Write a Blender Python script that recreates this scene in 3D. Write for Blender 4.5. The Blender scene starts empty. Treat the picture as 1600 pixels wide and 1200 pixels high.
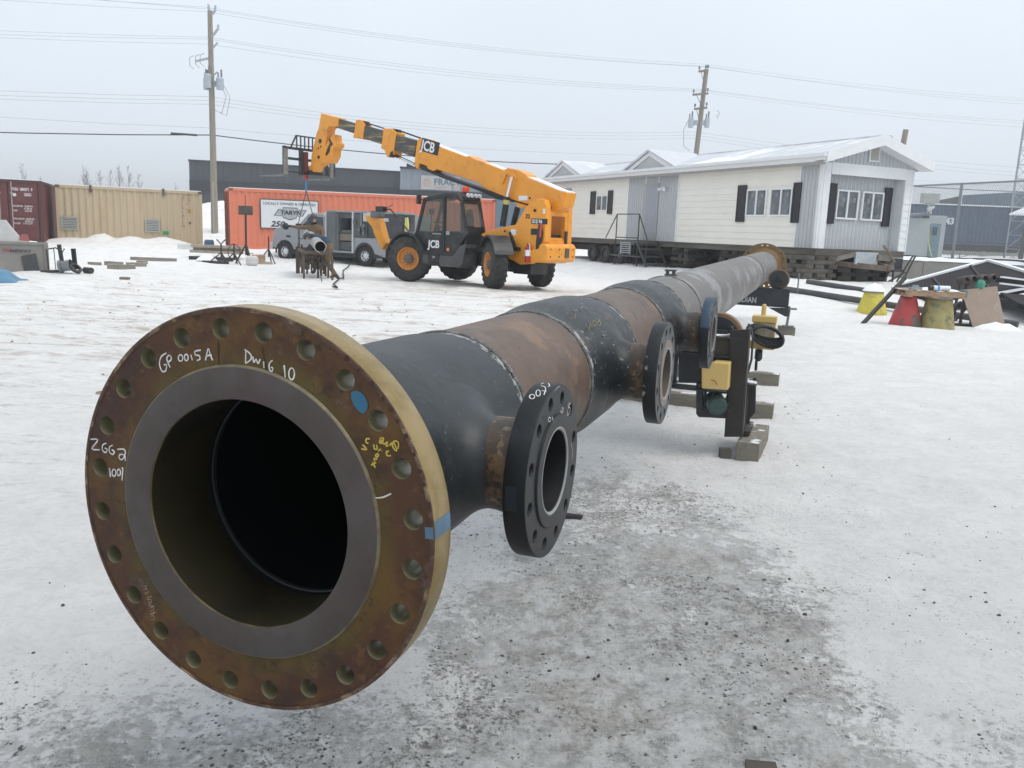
import bpy, bmesh, math, random
from mathutils import Vector, Matrix, noise
import numpy as np
random.seed(7)
S = bpy.context.scene
COL = S.collection
# ------------------------------------------------------------------ camera
FPX, CAMH = 1320.0, 1.55
PIT, ROL = math.radians(10.2), math.radians(2.3)
_r0 = Vector((1, 0, 0)); _u0 = Vector((0, math.sin(PIT), math.cos(PIT))); FW = Vector((0, math.cos(PIT), -math.sin(PIT)))
RT = math.cos(ROL) * _r0 + math.sin(ROL) * _u0
UP = -math.sin(ROL) * _r0 + math.cos(ROL) * _u0
O = Vector((0, 0, CAMH))
cam = bpy.data.cameras.new('camera'); co = bpy.data.objects.new('camera', cam); COL.objects.link(co)
co.matrix_world = Matrix(((RT.x, UP.x, -FW.x, O.x), (RT.y, UP.y, -FW.y, O.y), (RT.z, UP.z, -FW.z, O.z), (0, 0, 0, 1)))
cam.sensor_fit = 'HORIZONTAL'; cam.sensor_width = 36; cam.lens = FPX / 1600 * 36
cam.clip_start = 0.05; cam.clip_end = 3000
S.camera = co
S.render.resolution_x = 1024; S.render.resolution_y = 768
S.view_settings.view_transform = 'Standard'; S.view_settings.look = 'None'
S.view_settings.exposure = 0.28; S.view_settings.gamma = 1; S.view_settings.use_curve_mapping = False
# ------------------------------------------------------------------ world: overcast sky
SUN_EL, SUN_AZ = 60.0, 112.0     # azimuth: direction the light comes from, degrees from +Y clockwise
W = bpy.data.worlds.new('World'); S.world = W; W.use_nodes = True
nt = W.node_tree; nt.nodes.clear()
wo = nt.nodes.new('ShaderNodeOutputWorld'); bg = nt.nodes.new('ShaderNodeBackground'); nt.links.new(bg.outputs[0], wo.inputs[0])
sky = nt.nodes.new('ShaderNodeTexSky'); sky.sky_type = 'NISHITA'; sky.sun_disc = False
sky.sun_elevation = math.radians(SUN_EL); sky.sun_rotation = math.radians(SUN_AZ)
tc = nt.nodes.new('ShaderNodeTexCoord'); sx = nt.nodes.new('ShaderNodeSeparateXYZ'); nt.links.new(tc.outputs['Generated'], sx.inputs[0])
rmp = nt.nodes.new('ShaderNodeValToRGB'); nt.links.new(sx.outputs['Z'], rmp.inputs[0])
cr = rmp.color_ramp
cr.elements[0].position = 0.0; cr.elements[0].color = (.60, .645, .70, 1)
cr.elements[1].position = 0.28; cr.elements[1].color = (.70, .775, .845, 1)
e = cr.elements.new(0.09); e.color = (.66, .72, .79, 1)
e = cr.elements.new(1.0); e.color = (.82, .87, .93, 1)
ns = nt.nodes.new('ShaderNodeTexNoise'); ns.inputs['Scale'].default_value = 2.2; ns.inputs['Detail'].default_value = 4
nt.links.new(tc.outputs['Generated'], ns.inputs['Vector'])
mr = nt.nodes.new('ShaderNodeMapRange'); nt.links.new(ns.outputs['Fac'], mr.inputs[0])
mr.inputs[1].default_value = .3; mr.inputs[2].default_value = .7; mr.inputs[3].default_value = .965; mr.inputs[4].default_value = 1.03
vm = nt.nodes.new('ShaderNodeVectorMath'); vm.operation = 'SCALE'; nt.links.new(rmp.outputs[0], vm.inputs[0]); nt.links.new(mr.outputs[0], vm.inputs['Scale'])
skm = nt.nodes.new('ShaderNodeVectorMath'); skm.operation = 'SCALE'; nt.links.new(sky.outputs[0], skm.inputs[0]); skm.inputs['Scale'].default_value = 0.004
add = nt.nodes.new('ShaderNodeVectorMath'); add.operation = 'ADD'; nt.links.new(vm.outputs[0], add.inputs[0]); nt.links.new(skm.outputs[0], add.inputs[1])
nt.links.new(add.outputs[0], bg.inputs['Color']); bg.inputs['Strength'].default_value = 1.0
# weak sun behind the cloud
sl = bpy.data.lights.new('sun', 'SUN'); sl.energy = 1.5; sl.angle = math.radians(40); sl.color = (1, .95, .88)
so = bpy.data.objects.new('sun', sl); COL.objects.link(so)
_az = math.radians(SUN_AZ); _el = math.radians(SUN_EL)
sd = Vector((math.sin(_az) * math.cos(_el), math.cos(_az) * math.cos(_el), math.sin(_el)))
so.rotation_euler = (-sd).to_track_quat('-Z', 'Y').to_euler()
# ------------------------------------------------------------------ measuring helpers (photo pixel -> place)
def ray(x, y): return RT * (x - 800) / FPX - UP * (y - 600) / FPX + FW
def atY(x, y, Y): d = ray(x, y); return O + d * (Y / d.y)
def atZ(x, y, Z=0.0): d = ray(x, y); return O + d * ((Z - CAMH) / d.z)
def atG(x, y):
    p = atZ(x, y, 0)
    for _ in range(12): p = atZ(x, y, ground_z(p.x, p.y) * .6 + p.z * .4)
    return p
def onpl(x, y, P0, N): d = ray(x, y); return O + d * ((P0 - O).dot(N) / d.dot(N))
# ------------------------------------------------------------------ materials
MATS = {}
def pm(name, col, rough=.6, metal=0.0, var=.12, vs=6.0, col2=None, mix2=(.55, .75), s2=3.0, bump=0.0, bs=40.0, snow=0.0, stretch=None, alpha=None, spec=None, coat=0, emis=None):
    if name in MATS: return MATS[name]
    m = bpy.data.materials.new(name); m.use_nodes = True; MATS[name] = m
    t = m.node_tree; N = t.nodes; L = t.links; b = N['Principled BSDF']
    b.inputs['Roughness'].default_value = rough; b.inputs['Metallic'].default_value = metal
    if spec is not None: b.inputs['Specular IOR Level'].default_value = spec
    if coat: b.inputs['Coat Weight'].default_value = coat
    tcn = N.new('ShaderNodeTexCoord'); src = tcn.outputs['Object']
    if stretch:
        mp = N.new('ShaderNodeMapping'); mp.inputs['Scale'].default_value = stretch; L.new(src, mp.inputs[0]); src = mp.outputs[0]
    n = N.new('ShaderNodeTexNoise'); n.inputs['Scale'].default_value = vs; n.inputs['Detail'].default_value = 6; n.inputs['Roughness'].default_value = .65; L.new(src, n.inputs['Vector'])
    mrr = N.new('ShaderNodeMapRange'); L.new(n.outputs['Fac'], mrr.inputs[0]); mrr.inputs[1].default_value = .3; mrr.inputs[2].default_value = .7
    mrr.inputs[3].default_value = 1 - var; mrr.inputs[4].default_value = 1 + var
    sc = N.new('ShaderNodeVectorMath'); sc.operation = 'SCALE'; sc.inputs[0].default_value = col[:3]; L.new(mrr.outputs[0], sc.inputs['Scale']); out = sc.outputs[0]
    def mixc(a, bcol, fac):
        mx = N.new('ShaderNodeMix'); mx.data_type = 'RGBA'; L.new(fac, mx.inputs[0]); L.new(a, mx.inputs[6])
        if isinstance(bcol, tuple): mx.inputs[7].default_value = (*bcol[:3], 1)
        else: L.new(bcol, mx.inputs[7])
        return mx.outputs[2]
    if col2:
        n2 = N.new('ShaderNodeTexNoise'); n2.inputs['Scale'].default_value = s2; n2.inputs['Detail'].default_value = 8; n2.inputs['Roughness'].default_value = .7; L.new(src, n2.inputs['Vector'])
        m2 = N.new('ShaderNodeMapRange'); L.new(n2.outputs['Fac'], m2.inputs[0]); m2.inputs[1].default_value = mix2[0]; m2.inputs[2].default_value = mix2[1]
        out = mixc(out, col2, m2.outputs[0])
    if snow:
        g = N.new('ShaderNodeNewGeometry'); sp = N.new('ShaderNodeSeparateXYZ'); L.new(g.outputs['Normal'], sp.inputs[0])
        n3 = N.new('ShaderNodeTexNoise'); n3.inputs['Scale'].default_value = 7; n3.inputs['Detail'].default_value = 5; L.new(tcn.outputs['Object'], n3.inputs['Vector'])
        ad = N.new('ShaderNodeMath'); ad.operation = 'ADD'; L.new(sp.outputs['Z'], ad.inputs[0]); L.new(n3.outputs['Fac'], ad.inputs[1])
        m3 = N.new('ShaderNodeMapRange'); L.new(ad.outputs[0], m3.inputs[0]); m3.inputs[1].default_value = 1.62 - snow; m3.inputs[2].default_value = 1.7 - snow
        out = mixc(out, (.78, .8, .83), m3.outputs[0])
    L.new(out, b.inputs['Base Color'])
    if bump:
        nb = N.new('ShaderNodeTexNoise'); nb.inputs['Scale'].default_value = bs; nb.inputs['Detail'].default_value = 5; L.new(src, nb.inputs['Vector'])
        bp = N.new('ShaderNodeBump'); bp.inputs['Strength'].default_value = bump; bp.inputs['Distance'].default_value = .02; L.new(nb.outputs['Fac'], bp.inputs['Height']); L.new(bp.outputs[0], b.inputs['Normal'])
    if alpha is not None: b.inputs['Alpha'].default_value = alpha
    if emis: b.inputs['Emission Color'].default_value = (*emis, 1); b.inputs['Emission Strength'].default_value = 1
    return m
def glass(name, col=(.6, .65, .68), rough=.03, t=.8):
    if name in MATS: return MATS[name]
    m = bpy.data.materials.new(name); m.use_nodes = True; MATS[name] = m; b = m.node_tree.nodes['Principled BSDF']
    N = m.node_tree.nodes; L = m.node_tree.links
    tr = N.new('ShaderNodeBsdfTransparent'); tr.inputs[0].default_value = (*col, 1); mx = N.new('ShaderNodeMixShader')
    b.inputs['Base Color'].default_value = (.02, .025, .03, 1); b.inputs['Roughness'].default_value = rough
    mx.inputs[0].default_value = t; L.new(b.outputs[0], mx.inputs[1]); L.new(tr.outputs[0], mx.inputs[2]); L.new(mx.outputs[0], N['Material Output'].inputs[0])
    return m
# ------------------------------------------------------------------ mesh builder
class MB:
    def __init__(s): s.v = []; s.f = []; s.m = []; s.ch = []
    def add(s, vs, fs, mi=0):
        o = len(s.v); s.ch.append((o, len(s.f))); s.v += [tuple(p) for p in vs]; s.f += [[i + o for i in f] for f in fs]; s.m += [mi] * len(fs); return s
    def box(s, c, d, mi=0, rot=None, taper=1.0):
        c = Vector(c); h = [x / 2 for x in d]; vs = []
        for z in (-1, 1):
            k = taper if z > 0 else 1
            for x, y in ((-1, -1), (1, -1), (1, 1), (-1, 1)):
                p = Vector((x * h[0] * k, y * h[1] * k, z * h[2]))
                if rot: p = rot @ p
                vs.append(c + p)
        return s.add(vs, [[3, 2, 1, 0], [4, 5, 6, 7], [0, 1, 5, 4], [1, 2, 6, 5], [2, 3, 7, 6], [3, 0, 4, 7]], mi)
    def bx(s, x0, x1, y0, y1, z0, z1, mi=0): return s.box(((x0 + x1) / 2, (y0 + y1) / 2, (z0 + z1) / 2), (abs(x1 - x0), abs(y1 - y0), abs(z1 - z0)), mi)
    def beam(s, a, b, w, h=None, mi=0, up=(0, 0, 1)):
        a = Vector(a); b = Vector(b); h = h or w; d = b - a; L = d.length; d.normalize(); u = Vector(up)
        if abs(d.dot(u)) > .98: u = Vector((0, 1, 0))
        r = d.cross(u).normalized(); u = r.cross(d)
        R = Matrix((d, r, u)).transposed()
        return s.box((a + b) / 2, (L, w, h), mi, R)
    def tube(s, pts, r, n=8, mi=0, cap=True, closed=False):
        pts = [Vector(p) for p in pts]; k = len(pts); rr = r if isinstance(r, (list, tuple)) else [r] * k
        vs = []; pu = None
        for i, p in enumerate(pts):
            if closed: d = pts[(i + 1) % k] - pts[i - 1]
            else: d = pts[min(i + 1, k - 1)] - pts[max(i - 1, 0)]
            d.normalize()
            if pu is None:
                u = Vector((0, 0, 1)) if abs(d.z) < .9 else Vector((1, 0, 0))
            else: u = pu
            a = d.cross(u).normalized(); u = a.cross(d).normalized(); pu = u
            for j in range(n):
                t = 2 * math.pi * j / n; vs.append(p + (a * math.cos(t) + u * math.sin(t)) * rr[i])
        fs = []
        for i in range(k if closed else k - 1):
            for j in range(n):
                i2 = (i + 1) % k
                fs.append([i * n + j, i * n + (j + 1) % n, i2 * n + (j + 1) % n, i2 * n + j])
        if cap and not closed: fs.append(list(range(n))[::-1]); fs.append([(k - 1) * n + j for j in range(n)])
        return s.add(vs, fs, mi)
    def cyl(s, a, b, r, n=24, mi=0, r2=None, cap=True): return s.tube([a, b], [r, r if r2 is None else r2], n, mi, cap)
    def lathe(s, prof, c=(0, 0, 0), ax=(1, 0, 0), n=48, mi=0, a0=0, a1=2 * math.pi, mis=None):
        c = Vector(c); ax = Vector(ax).normalized(); u = Vector((0, 0, 1)) if abs(ax.z) < .9 else Vector((1, 0, 0))
        a = ax.cross(u).normalized(); b = a.cross(ax); full = abs(a1 - a0 - 2 * math.pi) < 1e-6; nn = n if full else n + 1
        vs = []
        for (x, r) in prof:
            for j in range(nn):
                t = a0 + (a1 - a0) * j / n; vs.append(c + ax * x + (a * math.cos(t) + b * math.sin(t)) * r)
        for i in range(len(prof) - 1):
            fs = []
            for j in range(n if full else n):
                j2 = (j + 1) % nn
                fs.append([i * nn + j, i * nn + j2, (i + 1) * nn + j2, (i + 1) * nn + j])
            if i == 0: s.add(vs, fs, mis[0] if mis else mi); off = len(s.v) - len(vs)
            else:
                s.f += [[q + off for q in f] for f in fs]; s.m += [mis[i] if mis else mi] * len(fs)
        return s
    def prism(s, poly, ext, mi=0):
        poly = [Vector(p) for p in poly]; e_ = Vector(ext); n = len(poly)
        vs = poly + [p + e_ for p in poly]
        fs = [list(range(n))[::-1], list(range(n, 2 * n))] + [[i, (i + 1) % n, (i + 1) % n + n, i + n] for i in range(n)]
        return s.add(vs, fs, mi)
    def parts(s, name, mats, parent=None, **kw):
        """one object per piece added"""
        ends = s.ch[1:] + [(len(s.v), len(s.f))]; out = []
        for (v0, f0), (v1, f1) in zip(s.ch, ends):
            q = MB(); q.v = s.v[v0:v1]; q.f = [[i - v0 for i in f] for f in s.f[f0:f1]]; q.m = s.m[f0:f1]; out.append(q.build(name, mats, parent, **kw))
        return out
    def build(s, name, mats, parent=None, smooth=False, bevel=0, sub=0, loc=None, rz=0):
        me = bpy.data.meshes.new(name); me.from_pydata(s.v, [], s.f)
        if not isinstance(mats, (list, tuple)): mats = [mats]
        for m in mats: me.materials.append(m)
        for p, i in zip(me.polygons, s.m): p.material_index = min(i, len(mats) - 1)
        bm = bmesh.new(); bm.from_mesh(me); bmesh.ops.recalc_face_normals(bm, faces=bm.faces); bm.to_mesh(me); bm.free()
        me.update()
        o = bpy.data.objects.new(name, me); COL.objects.link(o)
        if parent is not None: o.parent = parent
        if loc is not None: o.location = loc
        if rz: o.rotation_euler[2] = rz
        if bevel:
            b = o.modifiers.new('bevel', 'BEVEL'); b.width = bevel; b.segments = 2; b.limit_method = 'ANGLE'
        if smooth:
            for p in me.polygons: p.use_smooth = True
            if smooth != 'all':
                try: me.set_sharp_from_angle(angle=math.radians(35))
                except Exception: pass
        return o
def tag(o, label=None, cat=None, group=None, kind=None):
    if label: o['label'] = label
    if cat: o['category'] = cat
    if group: o['group'] = group
    if kind: o['kind'] = kind
    return o
def empty(name, loc, rz=0, label=None, cat=None, group=None):
    o = bpy.data.objects.new(name, None); COL.objects.link(o); o.location = loc; o.rotation_euler = (0, 0, rz); o.empty_display_size = .2
    bpy.context.view_layer.update() if False else None
    return tag(o, label, cat, group)
def copy_tree(o, parent=None):
    c = o.copy(); COL.objects.link(c)
    if parent is not None: c.parent = parent
    for ch in o.children: copy_tree(ch, c)
    return c
def text(name, body, size, mat, parent, M, bold=0, shear=0, space=1.0, align='LEFT', depth=.002, sx=1.0):
    cu = bpy.data.curves.new(name, 'FONT'); cu.body = body; cu.size = size; cu.offset = bold; cu.shear = shear; cu.space_character = space
    cu.align_x = align; cu.extrude = depth; cu.resolution_u = 3
    t = bpy.data.objects.new(name, cu); COL.objects.link(t)
    me = bpy.data.meshes.new_from_object(t)
    bpy.data.objects.remove(t); me.materials.clear(); me.materials.append(mat)
    for p in me.polygons: p.material_index = 0
    o = bpy.data.objects.new(name, me); COL.objects.link(o)
    if parent is not None: o.parent = parent
    o.matrix_local = M @ Matrix.Diagonal((sx, 1, 1, 1))
    return o
def frameM(o, x, y):
    """matrix whose local x, y run along x, y (surface text: x reading direction, y up of letters)"""
    x = Vector(x).normalized(); y = Vector(y).normalized(); z = x.cross(y)
    M = Matrix((x, y, z)).transposed().to_4x4(); M.translation = Vector(o); return M
def smooth(t): t = max(0.0, min(1.0, t)); return t * t * (3 - 2 * t)
# ================================================================== SETTING: ground
HC = Vector((8.677, 25.0, 1.43)); HL = Vector((-.424, .9057, 0)).normalized(); HE = Vector((HL.y, -HL.x, 0))   # house corner, long side, end side
LW0 = Vector((11.0, 30.7, 0)); LWD = Vector((5, -3, 0)).normalized()                                       # lock-block wall
def fbm(x, y, s, o=4, seed=0.0): return noise.fractal(Vector((x * s, y * s, seed)), 1.0, 2.0, o)
def ground_z(x, y):
    z = .34 * smooth((y - 32.5) / 4)
    z = z + .75 * smooth((y - 44.2) / 3) if x < 30 else z
    # raised strip along the long side of the white house
    q = Vector((x, y, 0)) - Vector((HC.x, HC.y, 0)); al = q.dot(HL); dd = q.dot(HE)
    m1 = smooth((al + 1.5) / 3) * smooth((24 - al) / 4) * smooth((dd + 3.4) / 2.6) * .48
    m2 = .5 * smooth((y - 17.8) / 6) * smooth((x - 4.5) / 2.5)
    z = max(z, m1, m2)
    # upper grade behind the block wall
    r = Vector((x, y, 0)) - LW0; side = r.x * (-LWD.y) + r.y * LWD.x; along = r.dot(LWD)
    if along > -1.5: z = max(z, 1.12 * smooth((side - .62) / .3) * smooth((along + 1.5) / .5))
    # drift in front of the beige container, mound by the left pole
    q1 = (x + 20.4) * .92 + (y - 37.9) * .39; q2 = -(x + 20.4) * .39 + (y - 37.9) * .92
    z += .34 * math.exp(-((q1 - 2.7) / 2.6) ** 4 - ((q2 + .3) / .8) ** 2) * (.85 + .9 * fbm(x, y, .9, 3, 3))
    z += (1.55 + .5 * fbm(x, y, .5, 4, 9)) * math.exp(-((x + 22) / 11) ** 4 - ((y - 57) / 4.0) ** 2)
    far = smooth((y - 14) / 10)
    z += .05 * fbm(x, y, .35, 4) * (1 + far) * (1 if y > 4 else .6)
    k = 1 - smooth((y - 12) / 12)
    if k > 0:
        z += k * (.016 * fbm(x, y, 2.2, 4, 5) + .008 * fbm(x, y, 7, 4, 7) - .030 * abs(fbm(x, y, 3.1, 4, 15)) * (.3 + max(0, fbm(x, y, .7, 2, 17))))
    if 3 < y < 22 and -14 < x < 9:      # trodden dents and ruts
        w = smooth((y - 3) / 2) * smooth((22 - y) / 6); dv = noise.voronoi(Vector((x * 2.1, y * 2.1, 3.3)))[0][0]
        z -= w * .028 * smooth((.30 - dv) / .22) * (.5 + .5 * smooth(.5 + 1.5 * fbm(x, y, .4, 2, 31)))
        z += w * .012 * max(0, fbm(x, y, 4.5, 3, 33))
        for (m, q, wd, ph) in ((.10, 12.6, .20, 0), (.10, 14.4, .20, 2), (-.22, 9.2, .17, 4), (-.22, 10.9, .17, 5)):
            dd_ = y - (q + m * x + .35 * math.sin(x * .45 + ph)); z += w * (-.035 * math.exp(-(dd_ / wd) ** 2) + .018 * math.exp(-((abs(dd_) - wd * 1.7) / .09) ** 2)) * (.6 + .8 * fbm(x, y, .8, 3, 35 + ph))
    # shallow wheel ruts crossing the yard
    z += .035 * smooth((y - 9) / 4) * (1 - smooth((y - 24) / 6)) * fbm(x * .25, y * 1.3, .9, 4, 11)
    return z
def gz(x, y): return ground_z(x, y)
def axis_lines(neg, pos, step0, grow):
    a = [0.0]; st = step0
    while a[-1] < pos: a.append(a[-1] + st); st = st * grow
    b = [0.0]; st = step0
    while b[-1] > -neg: b.append(b[-1] - st); st = st * grow
    return sorted(set(a + b))
xs = [x + 1.0 for x in axis_lines(900, 900, .05, 1.0135)]
ys = []
y = -12.0
while y < 900:
    ys.append(y)
    if y < 1.2: st = .4
    elif y < 9: st = .045
    elif y < 26: st = .045 + (y - 9) * .006
    elif y < 70: st = .17 + (y - 26) * .012
    else: st *= 1.12
    y += st
gv = []; gf = []
for yy in ys:
    for xx in xs: gv.append((xx, yy, ground_z(xx, yy)))
nx = len(xs)
for j in range(len(ys) - 1):
    for i in range(nx - 1): gf.append((j * nx + i, j * nx + i + 1, (j + 1) * nx + i + 1, (j + 1) * nx + i))
print('ground verts', len(gv))
gm = bpy.data.meshes.new('snow_ground'); gm.from_pydata(gv, [], gf)
for p in gm.polygons: p.use_smooth = True
go = bpy.data.objects.new('ground', gm); COL.objects.link(go); tag(go, kind='structure')
def ground_mat():
    m = bpy.data.materials.new('packed_snow'); m.use_nodes = True; t = m.node_tree; N = t.nodes; L = t.links; b = N['Principled BSDF']
    tcn = N.new('ShaderNodeTexCoord'); P = tcn.outputs['Object']
    def nz(sc, det=6, rough=.6, vec=None, off=None):
        n = N.new('ShaderNodeTexNoise'); n.inputs['Scale'].default_value = sc; n.inputs['Detail'].default_value = det; n.inputs['Roughness'].default_value = rough
        L.new(vec or P, n.inputs['Vector']); return n.outputs['Fac']
    def mapv(scale, loc=(0, 0, 0), rot=0):
        mp = N.new('ShaderNodeMapping'); mp.inputs['Scale'].default_value = scale; mp.inputs['Location'].default_value = loc; mp.inputs['Rotation'].default_value = (0, 0, rot); L.new(P, mp.inputs[0]); return mp.outputs[0]
    def mr(v, a, bb, c=0., d=1.):
        q = N.new('ShaderNodeMapRange'); q.interpolation_type = 'SMOOTHSTEP'; L.new(v, q.inputs[0]); q.inputs[1].default_value = a; q.inputs[2].default_value = bb; q.inputs[3].default_value = c; q.inputs[4].default_value = d; return q.outputs[0]
    def ma(op, a, bb=None):
        q = N.new('ShaderNodeMath'); q.operation = op
        for i, v in enumerate((a, bb)):
            if v is None: continue
            if isinstance(v, (int, float)): q.inputs[i].default_value = v
            else: L.new(v, q.inputs[i])
        return q.outputs[0]
    def mix(f, a, bb):
        q = N.new('ShaderNodeMix'); q.data_type = 'RGBA'; L.new(f, q.inputs[0])
        for i, v in ((6, a), (7, bb)):
            if isinstance(v, tuple): q.inputs[i].default_value = (*v, 1)
            else: L.new(v, q.inputs[i])
        return q.outputs[2]
    sp = N.new('ShaderNodeSeparateXYZ'); L.new(P, sp.inputs[0]); X, Y = sp.outputs[0], sp.outputs[1]
    big = nz(.55, 4); mid = nz(2.3, 6); fine = nz(11, 6, .7); vfine = nz(45, 8, .85)
    # where the yard is worn down to dirty ice: a lane on the right of the pipe and around the near end
    wob = ma('MULTIPLY', ma('SUBTRACT', nz(.8, 4), .5), 2.2)
    dx = ma('ADD', ma('SUBTRACT', X, ma('ADD', ma('MULTIPLY', Y, .10), .28)), wob); lane = ma('POWER', 2.718, ma('MULTIPLY', -1, ma('POWER', ma('ABSOLUTE', ma('DIVIDE', dx, 1.0)), 2.6)))
    lane = ma('MULTIPLY', lane, mr(Y, 6.5, 3.0, .25, 1)); lane = ma('MULTIPLY', lane, mr(Y, 13, 8))
    wide = ma('MULTIPLY', ma('POWER', 2.718, ma('MULTIPLY', -1, ma('POWER', ma('ABSOLUTE', ma('DIVIDE', ma('SUBTRACT', X, 1.0), 1.7)), 4))), mr(Y, 8, 4.5, 0, .26))
    left = ma('MULTIPLY', mr(X, -3.6, -.6), mr(Y, 3.2, 2.2, 0, .75)); wear = ma('MAXIMUM', ma('MAXIMUM', lane, wide), left)
    n1 = ma('ADD', ma('MULTIPLY', big, .5), ma('ADD', ma('MULTIPLY', mid, .3), ma('MULTIPLY', fine, .35)))
    crisp = nz(24, 9, .82); ice = mr(ma('ADD', ma('ADD', n1, ma('MULTIPLY', ma('SUBTRACT', crisp, .5), .75)), ma('MULTIPLY', wear, .36)), .755, .90)
    snow = mix(mr(mid, .3, .7), (.89, .885, .875), (.81, .805, .80)); snow = mix(mr(fine, .45, .75, 0, .6), snow, (.70, .695, .685)); snow = mix(mr(crisp, .50, .62, 0, .45), snow, (.66, .66, .655))
    icec = mix(mr(fine, .40, .60), (.25, .255, .245), (.62, .62, .605)); icec = mix(mr(nz(1.1, 5), .50, .60, 0, .55), icec, (.34, .29, .23)); icec = mix(mr(nz(38, 8, .8), .47, .58, 0, .6), icec, (.66, .66, .65)); icec = mix(mr(nz(30, 8, .8, mapv((1, 1, 1), (4, 4, 4))), .54, .62, 0, .7), icec, (.22, .21, .19))
    c = mix(ma('MULTIPLY', ice, .80), snow, icec)
    pat = mr(nz(5.5, 7, .72, mapv((1, .7, 1), (5, 2, 0))), .47, .60); c = mix(ma('MULTIPLY', ma('MULTIPLY', pat, mr(wear, .1, .8)), .55), c, (.80, .81, .82))
    dpat = mr(nz(3.0, 8, .78, mapv((1, .75, 1), (1, 8, 0))), .52, .63); c = mix(ma('MULTIPLY', ma('MULTIPLY', dpat, mr(wear, .25, .9)), .55), c, (.25, .235, .21))
    # dark grit worked into the ice, clustered
    clus = ma('ADD', mr(nz(1.6, 4, .6, mapv((1, .8, 1), (3, 7, 0))), .50, .64), 0.06)
    grit = ma('MULTIPLY', mr(nz(26, 4, .8), .585, .64), clus); grit = ma('MULTIPLY', grit, mr(ma('ADD', wear, ma('MULTIPLY', mid, .5)), .35, .8))
    c = mix(ma('MULTIPLY', grit, .95), c, (.075, .07, .06))
    g2 = ma('MULTIPLY', mr(nz(1.9, 6, .75, mapv((1, .55, 1), (11, 3, 0), .4)), .49, .60), mr(nz(48, 5, .85), .50, .58)); g2 = ma('MULTIPLY', g2, mr(wear, .12, .55)); c = mix(ma('MULTIPLY', g2, .8), c, (.12, .11, .095))
    def specks(sc, seed, rad, dens):
        v = N.new('ShaderNodeTexVoronoi'); v.inputs['Scale'].default_value = sc; L.new(mapv((1, 1, 0), (seed, seed, 0)), v.inputs['Vector']); s3 = N.new('ShaderNodeSeparateXYZ'); L.new(v.outputs['Color'], s3.inputs[0])
        on = ma('GREATER_THAN', s3.outputs[0], 1 - dens); rr_ = ma('MULTIPLY', ma('ADD', s3.outputs[1], .25), rad); q = N.new('ShaderNodeMapRange'); L.new(ma('DIVIDE', ma('ADD', v.outputs['Distance'], ma('MULTIPLY', ma('SUBTRACT', vfine, .5), .5)), rr_), q.inputs[0]); q.inputs[1].default_value = 1; q.inputs[2].default_value = .7
        return ma('MULTIPLY', on, q.outputs[0])
    cl = ma('MULTIPLY', mr(nz(1.5, 5, .7, mapv((1, .7, 1), (21, 5, 0))), .46, .60, .05, 1), mr(wear, .05, .55, .08, 1))
    sk = ma('MAXIMUM', specks(60, 3.1, .42, .30), specks(26, 8.3, .26, .14)); c = mix(ma('MULTIPLY', ma('MULTIPLY', sk, cl), mr(Y, 12, 6)), c, (.085, .08, .07))
    fg = ma('MULTIPLY', mr(nz(70, 3, .7, mapv((1, 1, 1), (7, 7, 7))), .63, .69), mr(wear, .02, .4, .12, .8)); c = mix(fg, c, (.13, .12, .105))
    # thin muddy streaks left by tyres further out
    st = nz(1.0, 7, .75, mapv((.35, 1.7, 1), (0, 0, 0), -.12)); st2 = nz(3.0, 7, .8, mapv((.8, 1.9, 1), (2, 1, 0), -.2))
    band = ma('MULTIPLY', mr(Y, 6, 10), mr(Y, 27, 20)); band = ma('MULTIPLY', band, ma('MULTIPLY', mr(X, 3.5, 1.0), mr(X, -16, -8)))
    trk = ma('MULTIPLY', ma('MULTIPLY', mr(st, .47, .58), mr(st2, .44, .58)), band)
    c = mix(ma('MULTIPLY', trk, .8), c, (.40, .335, .265))
    # churned brown snow round the telehandler
    rr = ma('SQRT', ma('ADD', ma('POWER', ma('ADD', X, 0.4), 2), ma('POWER', ma('SUBTRACT', Y, 23.4), 2)))
    ch = ma('MULTIPLY', mr(rr, 4.2, 1.2), mr(nz(1.3, 6, .7), .42, .6)); c = mix(ma('MULTIPLY', ch, .55), c, (.42, .36, .28))
    lft = ma('MULTIPLY', ma('MULTIPLY', mr(X, -.6, -2.2), mr(Y, 3.5, 5.5)), mr(nz(4.2, 7, .8, mapv((.45, 1.6, 1), (9, 1, 0), -.15)), .53, .64)); c = mix(ma('MULTIPLY', lft, .55), c, (.40, .36, .32))
    L.new(c, b.inputs['Base Color'])
    ro = mr(ice, 0, 1, .75, .42); L.new(ro, b.inputs['Roughness']); b.inputs['Specular IOR Level'].default_value = .35
    b.inputs['Subsurface Weight'].default_value = 0.0
    h = ma('ADD', ma('MULTIPLY', ma('ADD', fine, ma('MULTIPLY', crisp, .55)), .6), ma('ADD', ma('MULTIPLY', vfine, .5), ma('MULTIPLY', mid, 1.3))); h = ma('SUBTRACT', h, ma('MULTIPLY', ice, .25))
    bp = N.new('ShaderNodeBump'); bp.inputs['Strength'].default_value = .85; bp.inputs['Distance'].default_value = .06; L.new(h, bp.inputs['Height']); L.new(bp.outputs[0], b.inputs['Normal'])
    return m
gm.materials.append(ground_mat())
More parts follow.
